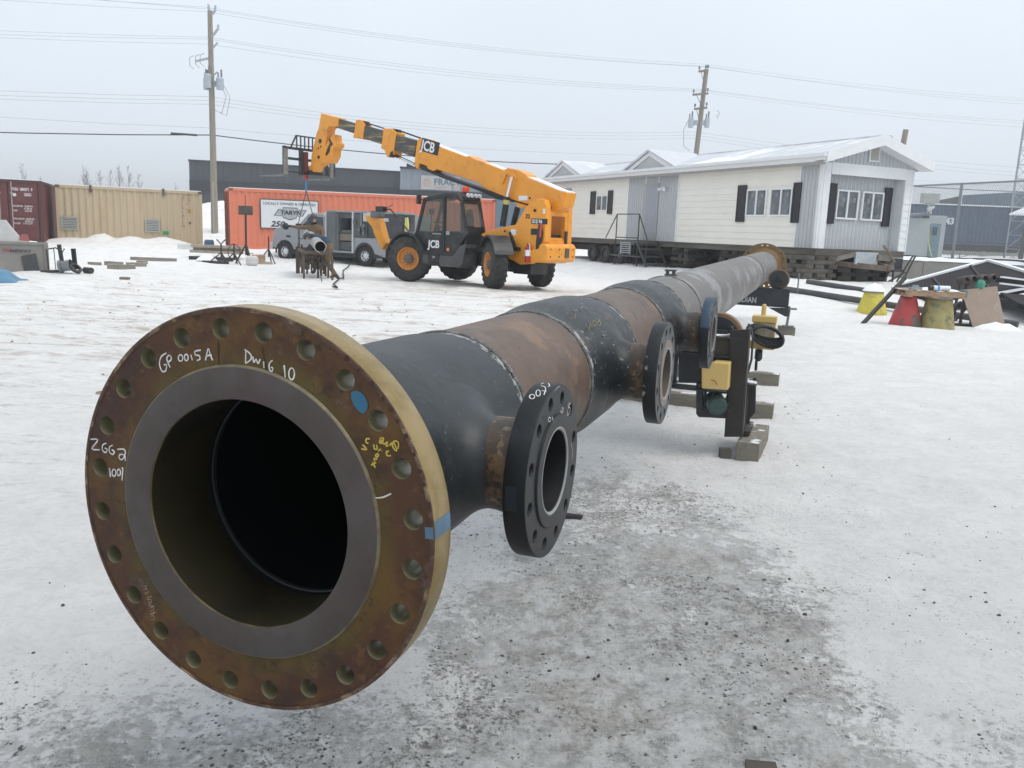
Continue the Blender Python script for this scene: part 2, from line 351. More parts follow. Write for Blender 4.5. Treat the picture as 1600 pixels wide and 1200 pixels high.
# loose gravel and lumps of ice on the yard
def scatter(name, label, n, fn, mat, smin, smax, sq=.6):
    b = MB()
    for _ in range(n):
        x, y = fn(); s_ = smin * (smax / smin) ** (random.random() ** 2.2); a = random.random() * 6.28
        vs = []
        for th, ph in ((0, 1.2), (1.2, .9), (2.3, .8), (3.4, 1.0), (4.5, .7), (5.5, 1.1)):
            r_ = s_ * (.7 + .5 * random.random()); vs.append((x + r_ * math.cos(th + a), y + r_ * math.sin(th + a), 0))
        z = ground_z(x, y); k = s_ * sq * (.6 + .6 * random.random())
        low = [(p[0], p[1], z - s_ * .2) for p in vs]; up = [(x + (p[0] - x) * .6, y + (p[1] - y) * .6, z + k * (.7 + .5 * random.random())) for p in vs]
        b.add(low + up, [[i, (i + 1) % 6, (i + 1) % 6 + 6, i + 6] for i in range(6)] + [[6, 7, 8, 9, 10, 11]])
    o = b.build(name, mat); return tag(o, kind='stuff')
def f1():
    while True:
        y = 1.9 + 6.5 * random.random() ** 1.5; x = -2.6 + 7 * random.random()
        if 1.6 * fbm(x, y, 1.3, 4, 21) + .28 - abs(x - .6 - .12 * y) * .16 > random.random() * .9: return x, y
scatter('gravel', '', 1100, f1, pm('wet_gravel', (.055, .052, .048), .6, var=.5, vs=30), .0022, .011, .45)
def f2():
    return random.uniform(-9, 3), random.uniform(7, 22)
scatter('frozen_clods', '', 260, f2, pm('clod', (.26, .22, .18), .8, var=.4, vs=20), .012, .045, .5)
# ================================================================== utility line
PA, PB = Vector((-16.35, 46.2, 0)), Vector((11.15, 56.0, 0)); PD = (PB - PA).normalized(); PN = Vector((PD.y, -PD.x, 0))
wood = pm('weathered_pole', (.27, .245, .2), .85, var=.3, vs=3, stretch=(8, 8, .6), bump=.3, bs=20)
woodp = pm('weathered_pole_far', (.25, .225, .19), .85, var=.3, vs=3, stretch=(8, 8, .6))
gal = pm('galvanised', (.42, .45, .47), .5, .3, var=.15); porc = pm('porcelain', (.2, .2, .21), .3)
trf = pm('transformer_grey', (.40, .45, .49), .45, var=.06)
def pole(nm, base, topz, r0, r1, label, arms, lean=(0, 0), tanks=(), extra=None, wd=wood):
    t = empty(nm, base, 0, label, 'utility pole', 'utility poles along the road'); H = topz - base[2]
    MB().cyl((0, 0, -.6), (lean[0], lean[1], H), r0, 16, r2=r1).build('pole_shaft', wd, t, smooth=True)
    X = PN  # cross arms run across the line
    for (z, L0, L1, tilt) in arms:
        b = MB(); d = (PN * 1.0 + Vector((0, 0, tilt)))
        c = Vector((lean[0] * z / H, lean[1] * z / H, z)) + PD * (-.15)
        b.beam(c + d * L0, c + d * L1, .1, .12)
        b.tube([c + d * (L0 * .6) + Vector((0, 0, -.02)), c + Vector((0, 0, -.6))], .02, 5); b.build('cross_arm', wd, t)
        b = MB()
        for q in (L0 * .95, L1 * .95, L1 * .4):
            p = c + d * q; b.cyl(p, p + Vector((0, 0, .2)), .02, 6); b.cyl(p + Vector((0, 0, .15)), p + Vector((0, 0, .32)), .065, 8)
        b.parts('insulator', porc, t)
    for (dx, dy, z, r_, h_) in tanks:
        b = MB(); c = Vector((dx, dy, z)); b.lathe([(0, 0), (0, r_ * .95), (.05, r_), (h_, r_), (h_ + .04, r_ * 1.06), (h_ + .1, r_ * .9), (h_ + .14, 0)], c, (0, 0, 1), 20)
        b.beam(c + Vector((0, 0, h_ * .6)), Vector((0, 0, z + h_ * .6)), .08, .3)
        k = b.build('transformer', trf, t, smooth=True)
        bb = MB(); bb.cyl(c + Vector((r_ * .4, 0, h_ + .1)), c + Vector((r_ * .4, 0, h_ + .5)), .05, 8); bb.cyl(c + Vector((-r_ * .5, 0, h_ + .1)), c + Vector((-r_ * .5, 0, h_ + .35)), .04, 8)
        bb.build('bushing', porc, k, smooth=True)
    if extra: extra(t)
    return t
def ex1(t):
    b = MB()  # cut-out switches and bracket
    c = Vector((0, 0, 8.9))
    b.beam(c, c + Vector((-.75, -.2, -.25)), .09, .1); b.beam(c + Vector((0, 0, .35)), c + Vector((.4, -.1, .75)), .07)
    for q in (.35, .6, .9):
        p = c + Vector((-q, -.25, -.1 - q * .25)); b.tube([p + Vector((.1, 0, .35)), p + Vector((-.12, 0, .25)), p + Vector((-.12, 0, -.15)), p + Vector((.08, 0, -.3))], .022, 5)
    b.beam(Vector((0, 0, 7.9)) + c * 0, Vector((.35, -.1, 8.2)), .05)
    b.build('cutout_switch', gal, t)
    b = MB(); p = Vector((.3, -.2, 10.05)); b.beam(Vector((0, 0, 9.85)), Vector((.45, -.15, 10.3)), .09); b.cyl((.45, -.15, 10.25), (.47, -.15, 10.5), .06, 8)
    b.beam(Vector((0, 0, 10.9)), Vector((.3, -.1, 11.2)), .09); b.cyl((.3, -.1, 11.15), (.32, -.1, 11.45), .06, 8); b.cyl((-.05, 0, 11.1), (-.06, 0, 11.5), .06, 8)
    b.parts('bracket', gal, t)
    b = MB()
    for (s_, e_) in (((.5, -.1, 7.8), (.55, 0, 6.1)), ((.35, -.1, 7.8), (.3, 0, 6.2))):
        s_ = Vector(s_); e_ = Vector(e_)
        b.tube([s_, s_ + Vector((.25, 0, -.4)), (s_ + e_) / 2 + Vector((.45, 0, 0)), e_ + Vector((.2, 0, -.1)), e_ + Vector((-.15, 0, .1))], .017, 5)
    b.parts('drop_cable', pm('cable_grey', (.3, .31, .33), .6), t)
    MB().bx(-.02, .05, -.2, -.16, -.2, 2.6).build('cable_guard', pm('pole_guard', (.38, .37, .33), .7), t)
pole('utility_pole', (PA.x, PA.y, .95), 12.15, .19, .12, 'weathered wooden utility pole with grey transformers rising behind the beige container', [], tanks=[(.5, -.15, 7.3, .19, .5), (-.08, -.32, 7.35, .18, .58), (-.3, .1, 7.3, .16, .5)], extra=ex1)
def ex2(t):
    b = MB(); b.tube([(-.3, 0, 8.1), (-.6, 0, 7.4), (-.55, 0, 6.4), (-.1, 0, 6.1)], .018, 5); b.tube([(1.3, -.6, 8.6), (1.45, -.6, 8.4), (1.35, -.6, 8.1), (1.25, -.6, 8.3)], .02, 5); b.parts('drop_cable', pm('cable_grey', (.3, .31, .33), .6), t)
pole('utility_pole', (PB.x - .25, PB.y, 1.0), 12.1, .2, .14, 'utility pole with three cross arms and two transformers above the white house roof',
     [(11.0, -.62, .45, -.1), (9.6, -1.0, .75, -.09), (8.72, -.6, .85, -.06)], lean=(.55, 0), tanks=[(-.24, -.25, 7.5, .17, .5), (.82, -.15, 7.55, .16, .5)], extra=ex2, wd=woodp)
t = empty('utility_pole', (21.3, 50, 1.1), 0, 'short grey utility pole peeking over the right end of the white house roof', 'utility pole', 'utility poles along the road')
MB().cyl((0, 0, -1), (.5, 0, 7.05), .2, 14, r2=.15).build('pole_shaft', woodp, t, smooth=True)
b = MB(); b.tube([(.2, 0, 6.4), (-.1, 0, 6.5), (-.3, 0, 6.7), (-.6, 0, 6.6)], .03, 5); b.tube([(.5, 0, 6.3), (.75, 0, 5.4), (.8, 0, 4.9)], .02, 5); b.parts('bracket', gal, t)
# wires: measured where they cross the line of poles
WN = Vector((-PD.y, PD.x, 0))
def wp(x, y): return onpl(x, y, PA, WN)
wires = [(( -2, 0), (319, 18), (700, 72), (1098, 104), (1600, 158), .009), ((0, -12), (319, 11), (700, 66), (1098, 100), (1600, 154), .009), ((0, -16), (323, 14), (700, 69), (1105, 104), (1600, 163), .009),
 ((0, 48), (325, 58), (700, 109), (1090, 139), (1600, 189), .009), ((0, 54), (326, 61), (700, 113), (1096, 141), (1600, 193), .009), ((0, 59), (327, 69), (700, 118), (1088, 143), (1600, 199), .009),
 ((0, 142), (327, 151), (700, 196), (1085, 206), (1600, 262), .010), ((0, 149), (328, 157), (700, 201), (1084, 211), (1600, 270), .010), ((0, 155), (329, 163), (700, 206), (1083, 216), (1600, 276), .010),
 ((0, 183), (330, 200), (700, 230), (1082, 244), (1600, 292), .010), ((0, 207), (331, 211), (700, 248), (1080, 258), (1600, 300), .028)]
wmat = pm('aluminium_wire', (.42, .45, .49), .6, 0); wm2 = pm('telecom_cable', (.06, .065, .07), .6)
names = ['topmost', 'second', 'third', 'fourth', 'fifth', 'sixth', 'seventh', 'eighth', 'ninth', 'tenth', 'lowest']
for i, w in enumerate(wires):
    pts = []
    a, p0, m_, p1, r_ = [wp(*q) for q in w[:5]]
    def al(p): return (p - PA).dot(PD)
    def at(s, z): q = PA + PD * s; return Vector((q.x, q.y, z))
    sa, s0, sm, s1, sr = al(a), al(p0), al(m_), al(p1), al(r_)
    sl_ = (p0.z - a.z) / (s0 - sa)
    for k in range(-8, 0): pts.append(at(s0 + k * 4.5, p0.z + sl_ * k * 4.5 + .0016 * (k * 4.5) ** 2 - .0016 * (k * 4.5) * (sa - s0)))
    for k in range(0, 15):
        u = k / 14; s_ = s0 + (s1 - s0) * u; um = (sm - s0) / (s1 - s0); sag = (m_.z - (p0.z + (p1.z - p0.z) * um)) / (um * (1 - um))
        pts.append(at(s_, p0.z + (p1.z - p0.z) * u + sag * u * (1 - u)))
    sr2 = (r_.z - p1.z) / (sr - s1)
    for k in range(1, 8): pts.append(at(s1 + k * 6, p1.z + sr2 * k * 6 + .0012 * (k * 6) ** 2 - .0012 * (k * 6) * (sr - s1)))
    o = MB().tube(pts, w[5], 5, cap=False).build('utility_wire', wm2 if i == 10 else wmat, smooth='all')
    tag(o, ('thick black telecom cable, lowest of the overhead lines between the poles' if i == 10 else f'thin grey overhead wire, {names[i]} from the top on the utility poles'), 'wire', 'overhead wires between the poles')
s = wp(305, 211); o = MB().tube([s - PD * 1.2 - Vector((0, 0, .0)), s + PD * .1], .055, 8).build('splice_case', wm2); tag(o, 'black splice case on the thick cable left of the tall pole', 'splice case')
# ================================================================== grey building at the back, far trees, tower
def bldg():
    A = Vector((-29.0, 76.0, 0)); B = Vector((-10.3, 75.0, 0)); t = empty('metal_building', (A.x, A.y, 0), 0, 'long charcoal metal building behind the orange container with a pale sign section', 'building')
    dk = pm('charcoal_siding', (.058, .064, .074), .6, var=.06); lt = pm('grey_siding', (.235, .26, .30), .6, var=.04); bd = pm('dark_band', (.032, .036, .042), .7); sl2 = pm('slate_siding', (.13, .185, .24), .6, var=.05)
    loc = lambda v: Vector(v) - Vector((A.x, A.y, 0))
    d = (B - A).normalized(); n_ = Vector((-d.y, d.x, 0))
    def rib(p0, p1, z0, z1a, z1b, m, nm, off=0, pitch=.6, back=12):
        p0 = Vector(p0); p1 = Vector(p1); D = p1 - p0; L_ = D.length; D.normalize(); nn = Vector((-D.y, D.x, 0)); b = MB(); k = int(L_ / pitch)
        for i in range(k):
            for (u0, u1, dep) in ((0, .62, 0), (.62, 1, .04)):
                a_ = p0 + D * (L_ * (i + u0) / k) - nn * (off + dep); c_ = p0 + D * (L_ * (i + u1) / k) - nn * (off + dep)
                za = z1a + (z1b - z1a) * (i + u0) / k; zc = z1a + (z1b - z1a) * (i + u1) / k
                b.add([loc((a_.x, a_.y, z0)), loc((c_.x, c_.y, z0)), loc((c_.x, c_.y, zc)), loc((a_.x, a_.y, za))], [[0, 1, 2, 3]])
                b.add([loc((c_.x, c_.y, z0)), loc((c_.x + nn.x * .05, c_.y + nn.y * .05, z0)), loc((c_.x + nn.x * .05, c_.y + nn.y * .05, zc)), loc((c_.x, c_.y, zc))], [[0, 1, 2, 3]])
        return b.build(nm, m, t)
    rib(A, B, 4.9, 6.65, 6.3, dk, 'wall_panel'); rib(A, B, 1.0, 3.95, 3.85, dk, 'lower_wall')
    b = MB(); a0 = A - n_ * .12; b0 = B - n_ * .12; b.prism([loc((a0.x, a0.y, 3.95)), loc((b0.x, b0.y, 3.8)), loc((b0.x, b0.y, 4.88)), loc((a0.x, a0.y, 4.92))], n_ * .3); b.build('soffit_band', bd, t)
    G = A + Vector((-2.2, 7, 0)); rib(G, A, 1.0, 6.2, 6.65, lt, 'lit_gable_wall')  # paler siding here paints in the light falling on the gable end
    b = MB(); tr = [(A.x, A.y, 6.62), (B.x, B.y, 6.27)]; b.beam(loc(tr[0]), loc(tr[1]), .25, .1); b.beam(loc((G.x, G.y, 6.2)), loc(tr[0]), .2, .12); b.build('roof_trim', bd, t)
    b = MB(); b.prism([loc((A.x, A.y, 1)), loc((B.x + 20, B.y - 1, 1)), loc((B.x + 20, B.y + 10, 1)), loc((G.x, G.y + 6, 1))], Vector((0, 0, 4.6))); b.build('building_core', bd, t)
    B2 = B + Vector((0, -.6, 0)); C2 = B2 + Vector((8.3, -.45, 0))
    rib(B2, C2, 4.75, 6.55, 6.3, lt, 'sign_wall', pitch=.9); rib(B2, C2, 1, 4.0, 4.0, dk, 'lower_wall')
    b = MB(); b.prism([loc((B2.x, B2.y - .1, 4.0)), loc((C2.x, C2.y - .1, 3.9)), loc((C2.x, C2.y - .1, 4.73)), loc((B2.x, B2.y - .1, 4.75))], Vector((0, .4, 0))); b.beam(loc((B2.x, B2.y, 6.6)), loc((C2.x, C2.y, 6.35)), .5, .14)
    b.bx(B2.x - A.x + .5, B2.x - A.x + 3.5, B2.y - A.y + .2, B2.y - A.y + 2, 6.5, 6.95); b.build('parapet', bd, t)
    rib(C2, C2 + Vector((16, -3.5, 0)), 1, 5.6, 4.7, sl2, 'slate_wall', pitch=.7)
    # sign
    sp_ = pm('sign_backing', (.40, .42, .44), .6); so_ = pm('sign_orange', (.55, .33, .2), .6); sd_ = pm('sign_dark', (.12, .16, .2), .6)
    q = atY(658, 276, B2.y - .2); q2 = atY(772, 301, B2.y - .5); w = q2.x - q.x
    b = MB(); b.bx(q.x - A.x, q.x - A.x + 6.0, q.y - A.y - .08, q.y - A.y, q.z - 1.05, q.z + .12); sg = b.build('sign_board', sp_, t)
    M = lambda x, z: frameM((q.x - A.x + x, q.y - A.y - .1, z), (1, 0, 0), (0, 0, 1))
    MB().lathe([(0, .22), (0, .34), (.03, .34), (.03, .22)], (q.x - A.x + .5, q.y - A.y - .12, q.z - .45), (0, 1, 0), 20).build('sign_emblem', so_, sg)
    text('sign_lettering', 'FRACTION', .72, sd_, sg, M(1.1, q.z - .62), bold=.015, sx=1.05); text('sign_lettering', 'ENERGY SERVICES', .3, so_, sg, M(1.1, q.z - .95), sx=1.25)
bldg()
def bare_tree(x, y, h, seed, label):
    rnd = random.Random(seed); z0 = gz(x, y) - .3; t = empty('bare_tree', (x, y, z0), 0, label, 'tree', 'bare winter trees on the skyline')
    tr = MB(); cr_ = MB()
    tr.tube([(0, 0, 0), (rnd.uniform(-.1, .1), 0, h * .5), (rnd.uniform(-.3, .3), 0, h)], [h * .010, h * .006, .01], 6)
    def br(p, d, L_, r_, dep, b):
        q = p + d * L_ * .5 + Vector((rnd.uniform(-.05, .05), rnd.uniform(-.05, .05), .04)) * L_; e_ = p + d * L_ + Vector((0, 0, .1 * L_)); b.tube([p, q, e_], [r_, r_ * .7, r_ * .35], 4, cap=False)
        if dep > 0:
            for _ in range(4):
                u = rnd.uniform(.3, 1); nd = (d + Vector((rnd.uniform(-.7, .7), rnd.uniform(-.7, .7), rnd.uniform(0, .7)))).normalized(); br(p + d * L_ * u, nd, L_ * rnd.uniform(.35, .6), r_ * .55, dep - 1, b)
    for _ in range(20):
        u = rnd.uniform(.25, .97); a = rnd.uniform(0, 6.28); d = Vector((math.cos(a) * .38, math.sin(a) * .38, .95)).normalized(); br(Vector((0, 0, h * u)), d, h * .30 * (1.12 - u), h * .0022, 2, cr_)
    bk = pm('bark_far', (.20, .19, .19), .9, var=.2); tw = pm('twigs_far', (.25, .24, .25), .9, var=.2)
    tr.build('trunk', bk, t); cr_.build('crown', tw, t)
tl = [(33, 255, 100, 'lone bare tree above the red container'), (131, 257, 105, 'bare tree, leftmost above the beige container'), (137, 262, 118, 'slim bare tree second from the left above the beige container'), (155, 265, 108, 'small bare tree above the left half of the beige container'), (172, 264, 115, 'thin bare tree left of the broadest one above the beige container'), (186, 258, 100, 'broadest bare tree above the middle of the beige container'), (200, 261, 110, 'slender bare tree just right of the broadest one'), (217, 272, 112, 'short bare tree near the vent side of the beige container'), (62, 276, 125, 'faint low bare tree behind the red container roof'), (275, 286, 125, 'faint bare tree left of the charcoal building')]
for i, (px, py, Y, lb) in enumerate(tl):
    p = atY(px, py, Y); bare_tree(p.x, Y, p.z - gz(p.x, Y) + .3, 40 + i, lb)
def lattice(x, y, z0, z1, w):
    t = empty('lattice_tower', (x, y, z0), 0, 'tapering steel lattice tower at the right edge behind the blue building', 'tower'); b = MB(); c = MB(); H = z1 - z0
    for sx_, sy_ in ((-1, -1), (1, -1), (0, 1)): b.tube([(sx_ * w, sy_ * w, 0), (sx_ * w * .45, sy_ * w * .45, H)], .05, 5)
    n_ = 16
    for i in range(n_):
        k0 = w * (1 - .55 * i / n_); k1 = w * (1 - .55 * (i + 1) / n_); P = [(-1, -1), (1, -1), (0, 1)]
        for j in range(3):
            a_ = P[j]; d_ = P[(j + 1) % 3]; c.tube([(a_[0] * k0, a_[1] * k0, H * i / n_), (d_[0] * k1, d_[1] * k1, H * (i + 1) / n_)], .022, 4); c.tube([(a_[0] * k0, a_[1] * k0, H * i / n_), (d_[0] * k0, d_[1] * k0, H * i / n_)], .02, 4)
    g = pm('tower_steel', (.3, .33, .36), .6); b.build('tower_leg', g, t); c.build('bracing', g, t)
p = atY(1590, 240, 60); lattice(p.x + .35, 60, .8, 16, .55)
# ================================================================== white trailer house on cribbing
def corr(b, p0, d, n, L_, z0, z1, pitch=.28, dep=.036, mi=0, prof=((0, 0), (.25, 0), (.5, 1), (.75, 1)), ztop=None):
    """corrugated sheet running along d, profile pushed along n; one quad per facet"""
    p0 = Vector(p0); d = Vector(d); n = Vector(n); pts = []; k = max(1, round(L_ / pitch)); pw = L_ / k
    for i in range(k):
        for u, v in prof: pts.append((i * pw + u * pw, v))
    pts.append((L_, prof[0][1])); vs = []
    for s_, v in pts:
        q = p0 + d * s_ + n * (v * dep); vs.append((q.x, q.y, z0)); vs.append((q.x, q.y, ztop(s_) if ztop else z1))
    b.add(vs, [[2 * i, 2 * i + 2, 2 * i + 3, 2 * i + 1] for i in range(len(pts) - 1)], mi)
def house():
    rz = math.atan2(HE.y, HE.x)   # local x = end side (to the right), local -y = toward camera end... y = -HL
    t = empty('mobile_house', (HC.x, HC.y, HC.z), rz, 'long white trailer house with grey panels and snowy gabled roof, raised on timber cribbing', 'house')
    # local frame: x along the end wall, y along the long wall (going away)
    cream = pm('vinyl_cream', (.80, .785, .72), .5, var=.03, vs=1.2, col2=(.745, .73, .67), s2=.9, mix2=(.5, .8)); gry = pm('vinyl_grey', (.44, .465, .48), .5, var=.06, vs=1.5)
    wht = pm('trim_white', (.74, .76, .77), .5, var=.05); blk = pm('shutter_black', (.018, .02, .026), .5, var=.2); LEN = 18.3; WID = 3.64; H = 2.45
    # lap siding (long wall, x=0 plane facing -x)
    def lap(y0, y1, z0=0, z1=H, nm='siding'):
        b = MB(); k = round((z1 - z0) / .204)
        for i in range(k):
            a = z0 + (z1 - z0) * i / k; c = z0 + (z1 - z0) * (i + 1) / k
            b.add([(-.022, y0, a), (-.022, y1, a), (-.004, y1, c), (-.004, y0, c), (.0, y0, a), (.0, y1, a)], [[0, 1, 2, 3], [0, 4, 5, 1]])
        for yy in (y0, y1): b.bx(-.026, 0, yy - .012, yy + .012, z0, z1)
        return b.build(nm, cream, t)
    lap(.86, 6.92); lap(10.27, LEN)
    vp = ((0, 0), (.78, 0), (.82, -1), (.96, -1))
    b = MB(); corr(b, (-.016, .11, 0), (0, 1, 0), (-1, 0, 0), .75, 0, H, .15, .014, prof=vp); b.build('grey_panel', gry, t); b = MB(); corr(b, (-.016, 6.92, 0), (0, 1, 0), (-1, 0, 0), 3.35, 0, H, .15, .014, prof=vp); b.build('grey_panel', gry, t)
    b = MB(); b.bx(0, .05, 0.02, LEN, 0, H); b.bx(WID - .05, WID, .02, LEN, 0, H); b.bx(.05, WID - .05, LEN - .05, LEN, 0, H); b.build('wall_core', wht, t)
    b = MB()
    for yy in (6.92, 8.18, 9.06, 10.27, .86): b.bx(-.036, -.005, yy - .03, yy + .03, 0, H)
    b.bx(-.03, .3, -.01, .11, 0, H + .0); b.parts('corner_trim', wht, t)
    # end wall: recess with grey boards
    b = MB(); corr(b, (.3, .32, 0), (1, 0, 0), (0, -1, 0), WID - .6, 0, 2.16, .15, .014, prof=vp); b.build('end_panel', gry, t)
    b = MB(); b.bx(.3, WID - .3, .33, .4, 0, H); b.bx(.301, .32, .0, .33, 0, 2.14); b.bx(WID - .32, WID - .301, 0, .33, 0, 2.14); b.build('recess_wall', wht, t)
    b = MB()
    for i in range(12):
        z = i * .204
        for (x0, x1) in ((.112, .3), (WID - .3, WID)):
            b.add([(x0, -.014, z), (x1, -.014, z), (x1, .0, min(z + .204, H)), (x0, 0, min(z + .204, H))], [[0, 1, 2, 3]]); 
    b.bx(.31, WID - .31, -.02, .06, 2.13, 2.46); b.bx(WID - .3, WID + .0, .004, .33, 0, 2.44); b.bx(.112, .3, .004, .33, 0, 2.44); b.bx(WID - .03, WID + .02, -.02, .08, 0, H); b.bx(.05, .115, -.03, .01, 0, H); b.build('end_trim', wht, t)
    # roof
    OV, OE = .3, .42; RZ = H + .70; EZ = H + .08; rs = (RZ - EZ) / (WID / 2 + OV)
    rf = pm('metal_roof', (.56, .58, .62), .55, var=.03, vs=2, col2=(.80, .82, .85), s2=.30, mix2=(.52, .60)); b = MB()
    for sgn in (0, 1):
        x0 = -OV if sgn == 0 else WID + OV; b.prism([(x0, -OE, EZ + .14), (WID / 2, -OE, RZ + .14), (WID / 2, -OE, RZ + .08), (x0, -OE, EZ + .08)], (0, LEN + OE * 2, 0))
    k = 0
    yy = -OE + .2
    while yy < LEN + OE: b.beam((-OV, yy, EZ + .142), (WID / 2, yy, RZ + .142), .03, .012); yy += .61
    b.bx(-.1 + WID / 2, .1 + WID / 2, -OE, LEN + OE, RZ + .10, RZ + .15)
    roof = b.build('roof', rf, t)
    b = MB()  # fascia, gutter, soffit
    b.bx(-OV - .02, -OV + .03, -OE, LEN + OE, EZ - .1, EZ + .135); b.bx(-OV - .12, -OV - .02, -OE, LEN + OE, EZ + .03, EZ + .12); b.bx(-OV + .03, 0, -OE + .03, LEN + OE, EZ - .075, EZ - .045)
    b.bx(WID + OV - .03, WID + OV + .02, -OE, LEN + OE, EZ - .1, EZ + .135)
    for sgn in (-1, 1):
        x0 = WID / 2 + sgn * (WID / 2 + OV + .02)
        b.prism([(x0, -OE - .03, EZ - .13), (WID / 2, -OE - .03, RZ - .14), (WID / 2, -OE - .03, RZ + .17), (x0, -OE - .03, EZ + .17)], (0, .05, 0))
        xi = WID / 2 + sgn * (WID / 2 - .0); b.prism([(x0, -OE + .02, EZ - .12), (WID / 2, -OE + .02, RZ - .13), (WID / 2, -OE + .02, RZ - .09), (x0, -OE + .02, EZ - .07)], (0, OE + .0, 0))
    b.build('fascia', wht, t)
    b = MB(); b.bx(-OV - .02, -OV + .02, -OE + .1, LEN + OE, EZ - .185, EZ - .101); b.build('eave_shade_strip', pm('soffit_shadow', (.30, .29, .28), .7), t)  # dark strip standing in for the shade below the eave
    b = MB(); corr(b, (.0, -.012, 0), (1, 0, 0), (0, -1, 0), WID, H + .012, 0, .15, .012, prof=vp, ztop=lambda s_: H + .02 + max(0, (WID / 2 - abs(s_ - WID / 2)) * rs + OV * rs * .72)); b.build('gable', gry, t)
    b = MB(); b.bx(1.68, 2.08, -.06, -.028, 2.57, 3.05); v = b.build('gable_vent', wht, t)
    b = MB(); b.bx(1.73, 2.03, -.072, -.06, 2.61, 3.0)
    for i in range(7): b.bx(1.73, 2.03, -.088, -.07, 2.62 + i * .055, 2.64 + i * .055)
    b.build('louvre', pm('louvre_tan', (.42, .41, .37), .6), v)
    # dormers over the doors
    for yc, lb in ((8.52, None), (15.35, None)):
        hw, dz = 1.66, .65; z0 = EZ + .1; yc_ = yc; b = MB()
        zr = z0 + dz; xd = min((zr - EZ) / rs - OV, WID / 2 - .02)
        for sg in (-1, 1):
            b.prism([(-OV - .1, yc_ + sg * (hw + .1), z0 - .04), (-OV - .1, yc_, zr), (-OV - .1, yc_, zr + .07), (-OV - .1, yc_ + sg * (hw + .1), z0 + .03)], (xd + OV + .1, 0, 0))
        d = b.build('dormer', rf, t)
        b = MB(); b.prism([(-OV + .02, yc_ - hw + .12, z0 + .02), (-OV + .02, yc_ + hw - .12, z0 + .02), (-OV + .02, yc_, zr - .06)], (.1, 0, 0)); b.build('dormer_face', gry, d)
        b = MB()
        for sg in (-1, 1): b.prism([(-OV - .03, yc_ + sg * (hw + .06), z0 - .05), (-OV - .03, yc_, zr - .03), (-OV - .03, yc_, zr - .16), (-OV - .03, yc_ + sg * (hw - .35), z0 - .05)], (.04, 0, 0))
        b.build('dormer_trim', wht, d)
    # windows
    gl = pm('window_glass', (.075, .09, .10), .05, var=.5, vs=1.2, spec=.9, col2=(.16, .18, .20), s2=1.6, mix2=(.48, .6)); fr = wht
    def win_long(y0, y1, z0, z1, k=2, sh=()):
        b = MB(); f = .05; X0, X1 = -.06, -.01
        for (a, c, e_, g_) in ((y0, y1, z0, z0 + f), (y0, y1, z1 - f, z1), (y0, y0 + f, z0 + f, z1 - f), (y1 - f, y1, z0 + f, z1 - f), ((y0 + y1) / 2 - .03, (y0 + y1) / 2 + .03, z0 + f, z1 - f)): b.bx(X0, X1, a, c, e_, g_)
        w = b.build('window', fr, t); b = MB(); b.bx(-.03, -.024, y0 + f, y1 - f, z0 + f, z1 - f); b.build('pane', gl, w); return w
    def win_end(x0, x1, z0, z1):
        b = MB(); f = .05; Y0, Y1 = .25, .31
        for (a, c, e_, g_) in ((x0, x1, z0, z0 + f), (x0, x1, z1 - f, z1), (x0, x0 + f, z0 + f, z1 - f), (x1 - f, x1, z0 + f, z1 - f), ((x0 + x1) / 2 - .03, (x0 + x1) / 2 + .03, z0 + f, z1 - f)): b.bx(a, c, Y0, Y1, e_, g_)
        w = b.build('window', fr, t); b = MB(); b.bx(x0 + f, x1 - f, .285, .29, z0 + f, z1 - f); b.build('pane', gl, w)
        for xx in ((x0 * .75 + x1 * .25), (x0 * .25 + x1 * .75)): MB().bx(xx - .0, xx + .11, .276, .283, z1 - .36, z1 - .22).build('paper_sticker', pm('paper', (.22, .24, .25), .7), w)
    w1 = win_long(2.22, 3.16, .91, 1.76); w2 = win_long(1.1, 2.06, .91, 1.76)
    for w, ys_ in ((w1, (2.4, 2.85)), (w2, (1.28, 1.75))):
        for yy in ys_: MB().bx(-.036, -.031, yy, yy + .09, 1.5, 1.62).build('paper_sticker', pm('paper', (.22, .24, .25), .7), w)
    win_long(11.8, 12.72, 1.12, 1.78)
    win_end(.90, 1.78, .88, 1.74); win_end(1.92, 2.80, .88, 1.74)
    for (y0, y1, z0, z1) in ((3.2, 3.62, .73, 1.9), (.76, 1.08, .72, 1.9), (12.8, 13.22, 1.0, 1.95), (11.42, 11.78, 1.0, 1.95)):
        b = MB(); b.bx(-.05, -.024, y0, y1, z0, z1); b.bx(-.062, -.05, y0, y0 + .05, z0, z1); b.bx(-.062, -.05, y1 - .05, y1, z0, z1)
        for q in (z0, (z0 + z1) / 2 - .03, z1 - .06): b.bx(-.062, -.05, y0 + .05, y1 - .05, q, q + .06)
        for i in range(18): zz = z0 + .08 + (z1 - z0 - .16) * i / 18; b.bx(-.058, -.05, y0 + .06, y1 - .06, zz, zz + .02)
        b.build('shutter', blk, t)
    for (x0, x1) in ((.60, .86), (2.84, 3.14)):
        b = MB(); b.bx(x0, x1, .26, .295, .73, 1.9); b.bx(x0, x0 + .04, .25, .26, .73, 1.9); b.bx(x1 - .04, x1, .25, .26, .73, 1.9)
        for i in range(18): zz = .8 + 1.02 * i / 18; b.bx(x0 + .05, x1 - .05, .252, .26, zz, zz + .02)
        b.build('shutter', blk, t)
    dg = pm('door_grey', (.31, .34, .38), .45, var=.05)
